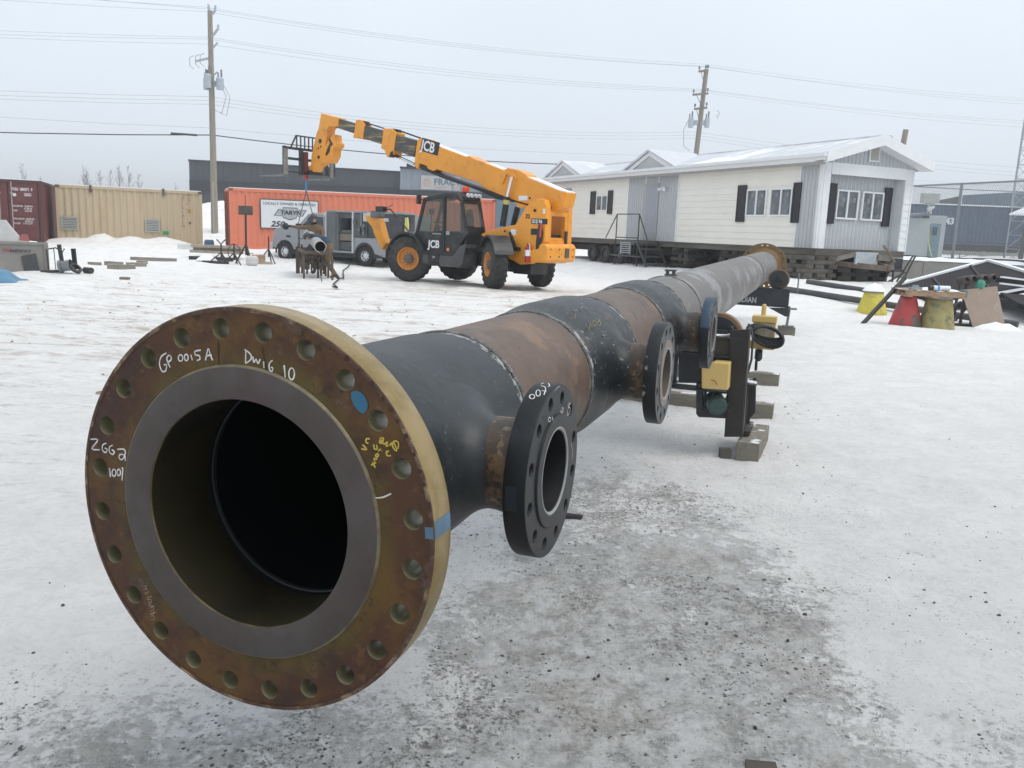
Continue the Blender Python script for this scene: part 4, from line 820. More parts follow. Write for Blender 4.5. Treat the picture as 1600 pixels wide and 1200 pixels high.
# ================================================================== shipping containers
def container(loc, rz, L_, H, mat, dark, label, front=True, door_end=None, W_=2.44):
    """local x along the visible side, visible side at y=0 facing -y, depth +y"""
    t = empty('shipping_container', loc, rz, label, 'container'); b = MB()
    corr(b, (.1, 0, 0), (1, 0, 0), (0, 1, 0), L_ - .2, .16, H - .1, .28, .036); b.build('side_wall', mat, t)
    b = MB(); b.bx(.06, L_ - .06, .05, W_ - .02, .1, H - .05); b.build('container_core', mat, t)
    b = MB(); b.bx(0, L_, -.02, .04, 0, .16); b.bx(0, L_, -.02, .04, H - .12, H - .0); b.bx(-.0, .11, -.021, .1, .16, H - .12); b.bx(L_ - .11, L_, -.021, .1, .16, H - .12); b.bx(0, .1, W_ - .1, W_, 0, H); b.bx(L_ - .1, L_, W_ - .1, W_, 0, H); b.bx(0, .08, .1, W_ - .1, H - .12, H - .001); b.bx(0, .08, .1, W_ - .1, 0, .16); b.bx(L_ - .08, L_, .1, W_ - .1, H - .12, H - .001); b.bx(L_ - .08, L_, .1, W_ - .1, 0, .16); b.build('corner_frame', mat, t)
    for xx in (-.012, L_ - .17):
        for zz in (0, H - .115): q = MB(); q.bx(xx, xx + .18, -.032, .13, zz, zz + .118); q.build('corner_casting', dark, t)
    b = MB(); b.bx(.03, L_ - .03, 0, W_, H + .002, H + .035); b.build('roof_snow', pm('snow_clean', (.82, .845, .875), .75), t)
    return t
tan = pm('container_tan', (.47, .38, .255), .55, var=.05, vs=1.0, col2=(.42, .33, .21), s2=.9, mix2=(.52, .72), stretch=(1, 1, .25)); tand = pm('container_tan_rust', (.12, .09, .06), .7, var=.3)
ft = pm('faint_marking', (.17, .12, .05), .7)
CYAW = math.atan2(.39, .92); tc_ = container((-20.4, 37.9, .21), CYAW, 6.06, 2.60, tan, tand, 'beige corrugated shipping container with two louvred vents and snow banked along its foot')
def vent(x0, x1, z0, z1, t):
    b = MB(); fm = pm('vent_grey', (.36, .37, .34), .6)
    for q in ((x0, x1, z0, z0 + .06), (x0, x1, z1 - .06, z1), (x0, x0 + .06, z0 + .06, z1 - .06), (x1 - .06, x1, z0 + .06, z1 - .06)): b.bx(q[0], q[1], -.05, .02, q[2], q[3])
    v = b.build('vent', fm, t); MB().bx(x0 + .06, x1 - .06, -.012, .0, z0 + .06, z1 - .06).build('vent_opening', pm('vent_dark', (.03, .045, .05), .7), v); b = MB()
    for i in range(6): z = z0 + .07 + (z1 - z0 - .14) * (i + .3) / 6; b.prism([(x0 + .06, -.045, z), (x0 + .06, -.04, z + .012), (x0 + .06, -.012, z + .055), (x0 + .06, -.012, z + .04)], (x1 - x0 - .12, 0, 0))
    b.build('louvre', fm, v)
vent(.16, .84, .66, 1.24, tc_); vent(3.58, 4.2, .68, 1.26, tc_)
for xx in (1.35, 4.35): b = MB(); b.bx(xx, xx + .1, -.06, .02, 2.34, 2.66); b.bx(xx + .02, xx + .1, -.075, -.06, 2.34, 2.44); b.build('hook_bracket', tand, tc_)
for (x, z, n_, h) in ((5.16, 2.22, 14, 1.35),): 
    text('side_marking', 'O\nI\nI\nT\nI\nA\nI\nI\nM', .16, ft, tc_, frameM((x, -.024, z), (1, 0, 0), (0, 0, 1)))
text('side_marking', 'F\nC\nI', .2, ft, tc_, frameM((5.42, -.024, 2.36), (1, 0, 0), (0, 0, 1))); b = MB(); b.bx(5.42, 5.55, -.024, -.02, 1.62, 1.78); b.build('yellow_sticker', pm('sticker_yellow', (.35, .24, .04), .6), tc_); MB().lathe([(0, 0), (0, .06), (.004, .06)], (5.5, -.026, 1.15), (0, -1, 0), 8).build('round_sticker', ft, tc_)
o = MB().bx(0, .26, -.02, .05, 0, .17).build('green_tag', pm('green_tag', (.02, .25, .10), .5)); o.location = (-16.35, 39.42, .78); tag(o, 'green plastic tag lying against the foot of the beige container', 'tag')
# red container: doors face the yard
red = pm('container_red', (.115, .030, .030), .55, var=.1, vs=1.5, col2=(.16, .065, .06), s2=1.0, mix2=(.5, .8)); redd = pm('container_red_dark', (.07, .025, .025), .6)
def redc():
    P0 = Vector((-19.98, 36.0, .27)); ang = CYAW; t = empty('shipping_container', P0, ang, 'dark red shipping container with white stencilled door lettering at the left edge', 'container')
    # local: doors along -x from 0 to -2.44 facing -y ; side along +y facing +x
    H = 2.59; b = MB(); corr(b, (0, .1, 0), (0, 1, 0), (-1, 0, 0), 5.9, .16, H - .1, .28, .036); b.build('side_wall', red, t)
    b = MB(); b.bx(-2.42, -.05, .1, 6.0, .02, H - .03); b.build('container_core', red, t)
    b = MB(); b.bx(-.1, .02, -.02, .1, 0, H); b.bx(-2.46, -2.34, -.02, .1, 0, H); b.bx(-2.34, -.1, -.02, .1, 0, .14); b.bx(-2.34, -.1, -.02, .1, H - .13, H); b.bx(-.06, .02, .1, 6, 0, .15); b.bx(-.06, .02, .1, 6, H - .1, H); b.build('corner_frame', redd, t)
    for k in (0, 1):
        x1 = -.13 - k * 1.1; x0 = x1 - 1.06; b = MB(); b.bx(x0, x1, .02, .06, .15, H - .14); 
        for z in (.15, .62, 1.12, 1.62, H - .19): b.bx(x0, x1, -.005, .02, z, z + .05)
        d = b.build('door', red, t); b = MB()
        for xx in (x0 + .22, x1 - .28): b.cyl((xx, -.03, .1), (xx, -.03, H - .08), .018, 8); b.bx(xx - .05, xx + .05, -.045, 0, .4, .48); b.bx(xx - .05, xx + .05, -.045, 0, 2.0, 2.08)
        if k == 0: b = MB(); xx = x0 + .12; b.cyl((xx, -.03, .1), (xx, -.03, H - .08), .022, 8); b.bx(xx - .05, xx + .05, -.045, 0, .4, .48); b.bx(xx - .05, xx + .05, -.045, 0, 2.0, 2.08)
        b.build('lock_rod', pm('rod_grey', (.32, .28, .28), .5), d)
    for xx in (-.16,):
        b = MB()
        for zz in (.3, .9, 1.5, 2.2): b.bx(-.12, -.06, -.03, 0, zz, zz + .12)
        b.build('hinge', redd, t)
    mw = pm('marking_red_white', (.62, .58, .58), .6); Mx = lambda x, z: frameM((x, -.012, z), (1, 0, 0), (0, 0, 1))
    text('door_lettering', 'FCIU  284371  9', .155, mw, t, Mx(-1.06, 2.16), bold=.006, sx=.72); text('door_lettering', '22G1', .155, mw, t, Mx(-.62, 1.95), bold=.006, sx=.8)
    text('door_lettering', 'MAX.GROSS   30.480 KG\n                      67.200 LB\nTARE              2.230 KG', .095, mw, t, Mx(-1.06, 1.50), bold=.002, sx=.72)
    text('door_lettering', 'MAX.CARGO   28.250 KG\n                      62.280 LB\nCU.CAP     1.172 CU.FT', .095, mw, t, Mx(-1.06, .98), bold=.002, sx=.72)
    MB().lathe([(0, 0), (0, .07), (.003, .07)], (-.97, -.012, 1.98), (0, -1, 0), 16).build('round_sticker', mw, t)
    MB().bx(-2.44, 0, 0, 6, H + .001, H + .03).build('roof_snow', pm('snow_clean', (.82, .845, .875), .75), t)
redc()
org = pm('container_orange', (.66, .20, .115), .5, var=.04, vs=1.0, col2=(.56, .19, .125), s2=.8, mix2=(.5, .8)); orgd = pm('container_orange_rust', (.25, .08, .05), .7, var=.4, vs=6)
oc = container((-12.66, 37.7, .33), CYAW, 12.5, 2.62, org, orgd, 'long bright orange shipping container with a white company sign behind the silver truck')
b = MB()
b.bx(-.012, 0, .1, 2.3, .16, 2.48)
for yy in (.5, .95, 1.5, 1.95): b.cyl((-.05, yy, .1), (-.05, yy, 2.5), .02, 6)
b.build('end_doors', orgd, oc)
oc.rotation_euler[1] = -math.radians(.55)
def osign():
    ex = Vector((math.cos(CYAW), math.sin(CYAW), 0)); n = Vector((-ex.y, ex.x, 0)); P0 = Vector((-12.66, 37.7, .33)) - n * .05
    def ol(x, y): p = onpl(x, y, P0, n) - P0; return Vector((p.dot(ex), 0, p.z))
    A = ol(408, 312); B = ol(497, 316); C_ = ol(410, 356)
    x0, x1, z1, z0 = A.x, B.x, A.z, C_.z; w = x1 - x0; h = z1 - z0; sw = pm('sign_white', (.66, .70, .72), .5, var=.03); sk = pm('sign_black', (.03, .035, .04), .6); sg = pm('sign_silver', (.36, .40, .42), .5)
    b = MB(); b.bx(x0, x1, -.07, -.04, z0, z1); s_ = b.build('sign_board', sw, oc); b = MB()
    for q in ((x0 - .03, x1 + .03, z0 - .03, z0), (x0 - .03, x1 + .03, z1, z1 + .03), (x0 - .03, x0, z0, z1), (x1, x1 + .03, z0, z1)): b.bx(q[0], q[1], -.078, -.03, q[2], q[3])
    b.build('sign_frame', sk, s_)
    M = lambda u, v: frameM((x0 + w * u, -.073, z0 + h * v), (1, 0, 0), (0, 0, 1))
    text('sign_lettering', 'LOCALLY OWNED & OPERATED', .155, sk, s_, M(.04, .83), sx=1.02, bold=.002); text('sign_lettering', '250', .34, sk, s_, M(.16, .05), shear=.3, bold=.012, sx=1.15)
    def poly(pts, y, m, nm, k=1.0, cx=.52, cz=.5): b = MB(); b.prism([(x0 + w * (cx + (u - cx) * k), y, z0 + h * (cz + (v - cz) * (k * 1.0))) for u, v in pts], (0, -.006, 0)); return b.build(nm, m, s_)
    em = [(.22, .44), (.30, .68), (.38, .68), (.38, .75), (.64, .75), (.64, .68), (.80, .68), (.73, .44), (.62, .44), (.62, .37), (.51, .29), (.38, .37), (.38, .44)]
    poly(em, -.072, sk, 'emblem_outline', 1.0); b = MB(); cu_, cv_ = .51, .54; b.prism([(x0 + w * (cu_ + (u - cu_) * .94), -.080, z0 + h * (cv_ + (v - cv_) * .88)) for u, v in em], (0, -.006, 0)); b.build('emblem_fill', sg, s_)
    text('emblem_lettering', 'TARYN', .23, sk, s_, frameM((x0 + w * .335, -.092, z0 + h * .50), (1, 0, 0), (0, 0, 1)), bold=.010, shear=.12, sx=1.22)
osign()
# ================================================================== silver service truck
def truck():
    wr = atZ(570, 413, .1); wf = atZ(445, 405, .1); D = (wf - wr); D.z = 0; WB = D.length; D.normalize(); rz = math.atan2(D.y, D.x)
    # local x forward (toward the left of the picture), local y = left of the vehicle (toward camera), z up; origin under the near rear wheel
    t = empty('service_truck', (wr.x, wr.y, gz(wr.x, wr.y) - .0), rz, 'silver grey service truck with open side doors parked before the orange container', 'truck')
    sv = pm('truck_silver', (.27, .285, .30), .4, .15, var=.05, vs=2, coat=.3, col2=(.27, .27, .26), s2=1.6, mix2=(.5, .75)); dk = pm('truck_black', (.02, .022, .025), .5, var=.2); W_ = 1.95; gl = pm('truck_glass', (.03, .04, .045), .08, spec=.7); dgr = pm('body_charcoal', (.075, .085, .09), .5, var=.3, vs=3)
    def arch(cx, r, z0, x0, x1, top):   # side outline with a wheel arch
        pts = []
        for i in range(13): a = math.pi * i / 12; pts.append((cx + r * math.cos(a), r * math.sin(a) + .38))
        return pts
    # front clip + hood as side profile prism across the width
    fr = [(3.35, .52), (3.35, 1.28), (3.42, 1.42), (3.75, 1.50), (4.3, 1.47), (4.7, 1.38), (4.86, 1.22), (4.9, .9), (4.92, .62), (4.80, .56)] + [(4.22 + .5 * math.cos(a), .40 + .5 * math.sin(a)) for a in [math.pi * i / 12 for i in range(1, 12)]] + [(3.70, .52)]
    b = MB(); b.prism([(x, 0, z) for x, z in fr], (0, -W_, 0)); b.build('hood', sv, t, bevel=.03)
    b = MB(); b.bx(4.88, 5.02, -W_ - .02, .02, .5, .78); b.build('bumper', pm('chrome', (.55, .57, .6), .25, .8), t, bevel=.03); b = MB(); b.bx(4.84, 4.94, -W_ * .75, -W_ * .25, .8, 1.2); b.build('grille', dk, t); 
    for yy in (-.28, -W_ + .06): MB().bx(4.74, 4.9, yy, yy + .24, .95, 1.22).build('headlight', pm('lens', (.6, .62, .65), .15), t, bevel=.02)
    # cab
    cab = [(1.98, .5), (1.98, 1.18), (2.02, 1.95), (2.15, 2.05), (2.7, 2.08), (2.95, 2.0), (3.55, 1.45), (3.52, .5)]
    b = MB(); b.prism([(x, 0, z) for x, z in cab], (0, -W_, 0)); b.build('cab', sv, t, bevel=.04)
    b = MB(); b.prism([(2.12, .012, 1.38), (2.16, .012, 1.9), (2.72, .012, 1.93), (3.42, .012, 1.4)], (0, -.03, 0)); b.build('side_window', gl, t); b = MB(); b.prism([(2.98, -.1, 2.0), (3.56, -.1, 1.475), (3.56, -W_ + .1, 1.475), (2.98, -W_ + .1, 2.0)], (.02, 0, .02)); b.build('windshield', gl, t)
    b = MB(); b.beam((2.68, .02, 1.4), (2.66, .02, 1.92), .05, .02); b.bx(2.02, 2.04, .0, .008, .6, 1.9); b.bx(3.42, 3.435, 0, .008, .55, 1.35); b.bx(2.1, 3.5, 0, .012, .98, 1.0); b.build('door_trim', dk, t)
    b = MB(); b.bx(2.2, 2.35, .0, .035, 1.12, 1.16); b.build('door_handle', dk, t); b = MB(); b.box((3.32, .17, 1.5), (.14, .22, .22)); b.build('mirror', dk, t, bevel=.03); MB().bx(3.9, 4.12, 0, .015, 1.02, 1.1).build('badge', dk, t)
    MB().bx(.6, 3.5, -.2, -W_ + .2, .3, .5).build('chassis', dk, t)
    # service body
    bw = .04
    b = MB(); b.bx(-1.9, 1.95, -W_ - .05, -.75, .48, 2.12); b.bx(-1.9, 1.95, -.75, bw, 2.12, 2.2); b.bx(.6, 1.42, -.75, bw, .5, .58); b.bx(.54, .62, -.75, bw, .5, 2.12); b.bx(1.4, 1.97, -.75, bw - .02, .5, 2.12)
    b.build('service_body', sv, t, bevel=.01)
    b = MB(); b.bx(.62, 1.4, -.74, -.70, .58, 2.12); b.build('compartment', dk, t)
    b = MB(); b.bx(.63, 1.39, -.7, -.05, 1.3, 1.34); b.build('shelf', dgr, t); MB().bx(.63, 1.39, -.68, -.04, 1.9, 2.1).build('upper_bin', dgr, t); MB().bx(.63, 1.39, -.69, -.1, .6, .95).build('lower_bin', dgr, t)
    b = MB(); b.bx(.7, 1.35, -.5, -.08, 1.0, 1.28); b.bx(.8, 1.3, -.4, -.15, 1.34, 1.42); b.build('parts_bin', pm('bin_tan', (.20, .17, .14), .7), t)
    b = MB(); b.bx(1.42, 1.9, bw, bw + .05, .6, 2.14); b.build('open_door', pm('door_lining', (.10, .115, .12), .45, var=.15, vs=3), t, bevel=.01); b = MB(); b.bx(1.88, 1.93, bw, bw + .09, .58, 2.15); b.bx(.52, .6, bw - .02, bw + .05, .52, 2.15); b.build('door_edge', pm('edge_bright', (.5, .52, .54), .4, .3), t)
    # rear part, arch, tools
    rb = [(.54, .5), (.54, 1.15), (-1.35, 1.15), (-1.35, .42), (-.85, .42)] + [(-.0 + .52 * math.cos(a), .38 + .58 * math.sin(a)) for a in [math.pi - math.pi * i / 12 for i in range(1, 12)]]
    b = MB(); b.prism([(x, bw, z) for x, z in rb], (0, -.6, 0)); b.build('rear_fender', sv, t, bevel=.02)
    b = MB(); b.bx(-.15, .52, -.02, .06, 1.17, 2.1); b.build('tool_panel', dgr, t); b = MB(); rnd = random.Random(4)
    for i in range(14): x = rnd.uniform(-.1, .45); z = rnd.uniform(1.2, 1.8); b.bx(x, x + rnd.uniform(.04, .1), .06, .1 + rnd.random() * .06, z, z + rnd.uniform(.1, .4))
    b.parts('hanging_tools', pm('tools_mixed', (.12, .14, .14), .5, var=.9, vs=7), t)
    b = MB(); b.bx(-1.85, -.2, -.1, .05, 1.17, 2.08); b.build('rear_locker', pm('rear_black', (.045, .05, .055), .5, var=.4, vs=3), t); b = MB(); b.bx(-1.2, -.25, .05, .1, 1.82, 1.95); b.bx(-.5, -.22, .05, .2, 1.9, 2.15); b.bx(-.2, .0, .02, .14, 1.8, 2.12); b.build('light_bar', pm('edge_bright', (.5, .52, .54), .4, .3), t)
    b = MB(); b.bx(-.75, -.6, .06, .15, 1.95, 2.2); b.bx(-2.02, -1.92, -.1, .0, 1.3, 2.0); b.build('yellow_hose_rack', pm('hose_yellow', (.6, .58, .18), .5), t)
    b = MB(); b.tube([(-2.0, -.05, 2.0), (-2.08, 0, 1.7), (-2.05, 0, 1.3), (-1.95, 0, 1.1)], .04, 6); b.build('hose', pm('hose_yellow', (.6, .58, .18), .5), t)
    def wheel(x, y, dual=False):
        b = MB(); w = .26; b.lathe([(-w / 2, .2), (-w / 2, .39), (-w / 2 + .04, .425), (w / 2 - .04, .425), (w / 2, .39), (w / 2, .2)], (x, y, .42), (0, 1, 0), 36); q = b.build('wheel', pm('tyre_black', (.022, .022, .023), .85, var=.3, vs=14), t, smooth=True)
        b = MB(); b.lathe([(w / 2 + .004, .215), (w / 2 - .01, .20), (w / 2 - .05, .18), (w / 2 - .02, .12), (w / 2 + .01, .09), (w / 2 + .03, .0)], (x, y, .42), (0, 1, 0), 30); r_ = b.build('rim', pm('alloy', (.62, .64, .66), .3, .6), q, smooth=True)
        b = MB()
        for k in range(8): a = 6.283 * k / 8; b.lathe([(0, 0), (0, .026), (-.012, .026)], (x + .15 * math.cos(a), y + w / 2 - .022, .42 + .15 * math.sin(a)), (0, 1, 0), 8)
        b.build('rim_hole', dk, r_)
    for cx_, r0_ in ((4.22, .5), (0.0, .55)):
        b = MB(); b.lathe([(0, .44), (0, r0_ + .02), (.012, r0_ + .03), (.012, .44)], (cx_, -.02 if cx_ > 1 else .02, .41), (0, 1, 0), 24, a0=math.radians(-8), a1=math.radians(188)); b.build('wheel_arch', dk, t)
    wheel(4.22, -.14); wheel(0.0, -.14); wheel(4.22, -W_ + .14); wheel(0, -W_ + .14)
    b = MB(); b.bx(-.9, -.55, -.15, .04, .35, .5); b.build('mud_flap', dk, t)
truck()
_tk = [o for o in COL.objects if o.name == 'service_truck'][0]; _tk.scale = (.935, .97, .95)
# ================================================================== people, work stand, sling
def skin_person(name, joints, bones, loc, mats, label, colour, extra=None):
    """joints: {name:(x,y,z,r)}, one continuous skinned body; colour(p)->material slot"""
    me = bpy.data.meshes.new(name); idx = {k: i for i, k in enumerate(joints)}
    me.from_pydata([joints[k][:3] for k in joints], [(idx[a], idx[b_]) for a, b_ in bones], []); o = bpy.data.objects.new(name, me); COL.objects.link(o)
    sk = o.modifiers.new('skin', 'SKIN'); sd_ = me.skin_vertices[0].data
    for k in joints: r = joints[k][3]; r = r if isinstance(r, tuple) else (r, r); sd_[idx[k]].radius = r
    sd_[idx['pelvis']].use_root = True; ss = o.modifiers.new('sub', 'SUBSURF'); ss.levels = 2; ss.render_levels = 2
    dg = bpy.context.evaluated_depsgraph_get(); m2 = bpy.data.meshes.new_from_object(o.evaluated_get(dg)); bpy.data.objects.remove(o)
    o = bpy.data.objects.new(name, m2); COL.objects.link(o); m2.materials.clear()
    for m in mats: m2.materials.append(m)
    for p in m2.polygons: p.material_index = colour(p.center); p.use_smooth = True
    o.location = loc; tag(o, label, 'person', 'welders at the work stand'); return o
coat = pm('canvas_brown', (.155, .10, .058), .9, var=.2, vs=8); pants = pm('duck_brown', (.17, .115, .062), .9, var=.25, vs=6); boots = pm('boot_brown', (.06, .045, .035), .8); skn = pm('skin', (.45, .28, .2), .6); navy = pm('jacket_blue', (.035, .06, .10), .9, var=.3, vs=6); glove = pm('glove_dark', (.02, .028, .03), .8); hood = pm('hood_dark', (.035, .04, .05), .5)
def fingers(side, base, d, up, sp):
    out = {}; bn = []; b0 = Vector(base); d = Vector(d); sp = Vector(sp); up = Vector(up)
    for i, (o_, L_) in enumerate(((-1.5, .075), (-.5, .085), (.5, .08), (1.5, .06))):
        a = b0 + sp * (.021 * o_); out[f'{side}f{i}a'] = (*(a + d * .03), .011); out[f'{side}f{i}b'] = (*(a + d * (.03 + L_ * .6) - up * .012), .010); out[f'{side}f{i}c'] = (*(a + d * (.03 + L_ * .85) - up * .045), .009)
        bn += [(f'{side}hand', f'{side}f{i}a'), (f'{side}f{i}a', f'{side}f{i}b'), (f'{side}f{i}b', f'{side}f{i}c')]
    a = b0 + sp * -.035 - d * .02; out[f'{side}ta'] = (*(a + d * .02 - sp * .02 - up * .01), .012); out[f'{side}tb'] = (*(a + d * .06 - sp * .02 - up * .035), .010); bn += [(f'{side}hand', f'{side}ta'), (f'{side}ta', f'{side}tb')]
    return out, bn
# person A stands behind the pipe, right arm stretched out to the left holding the chain
pA = atZ(500, 426, 0); yA = 26.6; pa = atY(492, 340, yA)
JA = {'pelvis': (0.10, 0, .98, (.17, .13)), 'waist': (.07, 0, 1.14, (.16, .12)), 'chest': (.02, -.05, 1.36, (.19, .14)), 'neck': (-.02, -.08, 1.53, .065), 'jaw': (-.05, -.11, 1.62, (.075, .085)), 'head': (-.05, -.11, 1.71, (.085, .1)), 'crown': (-.04, -.10, 1.80, .05),
      'rsh': (-.19, -.08, 1.45, .075), 'relb': (-.48, -.14, 1.43, .058), 'rwri': (-.72, -.18, 1.46, .042), 'rhand': (-.80, -.2, 1.475, (.045, .03)),
      'lsh': (.21, -.05, 1.43, .075), 'lelb': (.28, -.2, 1.18, .058), 'lwri': (.12, -.36, 1.10, .042), 'lhand': (.06, -.42, 1.09, (.045, .03)),
      'rhip': (.0, 0, .90, .1), 'rkn': (-.03, -.06, .50, .075), 'rank': (-.03, .02, .11, .055), 'rtoe': (-.05, -.2, .05, .045), 'lhip': (.2, 0, .90, .1), 'lkn': (.26, -.05, .50, .075), 'lank': (.28, .02, .11, .055), 'ltoe': (.30, -.2, .05, .045)}
BA = [('pelvis', 'waist'), ('waist', 'chest'), ('chest', 'neck'), ('neck', 'jaw'), ('jaw', 'head'), ('head', 'crown'), ('chest', 'rsh'), ('rsh', 'relb'), ('relb', 'rwri'), ('rwri', 'rhand'), ('chest', 'lsh'), ('lsh', 'lelb'), ('lelb', 'lwri'), ('lwri', 'lhand'), ('pelvis', 'rhip'), ('rhip', 'rkn'), ('rkn', 'rank'), ('rank', 'rtoe'), ('pelvis', 'lhip'), ('lhip', 'lkn'), ('lkn', 'lank'), ('lank', 'ltoe')]
f_, b_ = fingers('r', (-.82, -.2, 1.475), (-1, -.1, .1), (0, 0, 1), (0, 1, 0)); JA.update(f_); BA += b_
f_, b_ = fingers('l', (.04, -.44, 1.09), (-.7, -.7, 0), (0, 0, 1), (.7, -.7, 0)); JA.update(f_); BA += b_
def colA(p):
    if p.z > 1.56 and abs(p.x + .05) < .2: return 2 if p.y < -.13 and p.z < 1.74 else 4
    if p.x < -.70 or (p.y < -.37 and .9 < p.z < 1.3): return 3
    if p.z < .16: return 5
    return 0 if p.z > .9 else 1
def face(o, c, fw, up, hatm):
    """eyes, nose, mouth, ears as children of the body at head centre c"""
    c = Vector(c); fw = Vector(fw).normalized(); up = Vector(up).normalized(); sd = fw.cross(up); b = MB()
    for s_ in (-1, 1): b.lathe([(-.012, 0), (-.008, .009), (0, .013), (.006, .009), (.008, 0)], c + fw * .088 + sd * (.03 * s_) + up * .005, fw, 8)
    b.build('eyes', glove, o, smooth=True); b = MB(); b.prism([c + fw * .09 + up * .01, c + fw * .118 - up * .03 + sd * .012, c + fw * .118 - up * .03 - sd * .012], -fw * .03); b.build('nose', skn, o)
    b = MB(); b.beam(c + fw * .09 - up * .055 - sd * .022, c + fw * .09 - up * .055 + sd * .022, .012, .01); b.build('mouth', pm('lip', (.30, .13, .11), .6), o); b = MB()
    for s_ in (-1, 1): b.box(c + sd * (.086 * s_) - up * .01, (.03, .03, .06))
    b.build('ears', skn, o, bevel=.008)
gA = Vector((pa.x + .02, yA, gz(pa.x, yA) - .0))
A_ = skin_person('person', JA, BA, gA, [coat, pants, skn, glove, hood, boots], 'standing person in brown coat and dark cap, arm stretched left behind the grey pipe', colA)
face(A_, (-.05, -.11, 1.70), (-.35, -1, -.15), (0, -.1, 1), hood)
MB().lathe([(0, .125), (.04, .12), (.09, .09), (.12, 0)], (-.045, -.09, 1.735), (0, 0.05, 1), 20).build('cap', hood, A_, smooth=True); MB().lathe([(0, 0), (.03, .10), (.045, .10), (.05, 0)], (-.09, -.22, 1.67), (-.35, -1, -.1), 16).build('welding_hood', hood, A_, smooth=True)
b = MB(); b.lathe([(-.1, 0), (-.08, .08), (0, .115), (.08, .08), (.1, 0)], (-.88, -.2, 1.45), (1, .2, .3), 14); b.build('held_hood', glove, A_, smooth=True)
# person B bends over the near end of the pipe, seen from the side
yB = 24.9; pb_ = atY(513, 376, yB); gB = Vector((pb_.x, yB, gz(pb_.x, yB)))
JB = {'pelvis': (.02, 0, 1.0, (.17, .16)), 'waist': (-.10, -.02, 1.16, (.16, .13)), 'chest': (-.30, -.06, 1.27, (.17, .15)), 'neck': (-.44, -.1, 1.26, .065), 'jaw': (-.50, -.12, 1.21, .075), 'head': (-.56, -.13, 1.20, (.085, .1)), 'crown': (-.64, -.14, 1.22, .05),
      'rsh': (-.36, .12, 1.24, .075), 'relb': (-.42, .10, .98, .056), 'rwri': (-.52, 0, .84, .042), 'rhand': (-.56, -.04, .80, (.045, .03)), 'lsh': (-.34, -.22, 1.22, .075), 'lelb': (-.38, -.28, .98, .056), 'lwri': (-.50, -.25, .86, .042), 'lhand': (-.55, -.24, .83, (.045, .03)),
      'rhip': (.03, .1, .92, .11), 'rkn': (-.06, .12, .48, .085), 'rank': (.18, .14, .12, .06), 'rtoe': (.02, .12, .05, .05), 'lhip': (.04, -.1, .92, .12), 'lkn': (0.0, -.14, .48, .09), 'lank': (.26, -.14, .13, .06), 'ltoe': (.36, -.2, .04, .05)}
BB = [x for x in BA if 'f' not in x[0][1:2] and 'f' not in x[1][1:2] and x[1][1:] not in ('ta', 'tb')]
f_, b_ = fingers('r', (-.58, -.05, .79), (-.8, -.2, -.5), (-.4, 0, .9), (0, 1, 0)); JB.update(f_); BB += b_
f_, b_ = fingers('l', (-.57, -.24, .82), (-.8, .1, -.5), (-.4, 0, .9), (0, 1, 0)); JB.update(f_); BB += b_
def colB(p):
    if p.x < -.47 and p.z > 1.05: return 2 if p.z < 1.17 else 4
    if p.x < -.49 and p.z < .9: return 3
    if p.z < .17: return 5
    return 0 if (p.z > 1.06 or p.x < -.28) else 1
B_ = skin_person('person', JB, BB, gB, [navy, pants, skn, glove, hood, boots], 'person in blue jacket and brown trousers bending over the open grey pipe end', colB)
face(B_, (-.57, -.13, 1.19), (-.55, -.1, -.8), (-.8, 0, .55), hood)
MB().lathe([(0, .125), (.04, .12), (.09, .09), (.12, 0)], (-.585, -.13, 1.215), (-.7, 0, .7), 20).build('cap', hood, B_, smooth=True)
# pipe being welded, hanging on chains over the stand
PF = atY(500.5, 385.5, 23.6); PB2 = atY(482, 367, 27.0); cc = (PF + PB2) / 2
def wpipe():
    a = PF - cc; b_ = PB2 - cc; ax = (b_ - a).normalized(); R_ = .165; b = MB(); L_ = (b_ - a).length
    b.lathe([(0, R_ - .022), (0, R_), (L_, R_), (L_, R_ - .022), (.0, R_ - .022)], a, ax, 32, mis=[1, 0, 1, 2]); o = b.build('grey_pipe', [pm('pipe_grey', (.33, .33, .33), .5, var=.12, vs=3, col2=(.25, .22, .19), s2=2), pm('pipe_lip', (.40, .40, .38), .4), pm('pipe_inside', (.03, .03, .032), .7)], smooth=True); o.location = cc; tag(o, 'grey steel pipe with open black end lying across the rusty work stand', 'pipe')
    b = MB(); m = a + ax * 1.2 + Vector((0, 0, R_)); b.cyl(m - Vector((0, 0, .02)), m + Vector((0, 0, .05)), .03, 8); b.build('weld_lug', pm('lug_white', (.6, .6, .58), .5), o)
wpipe()
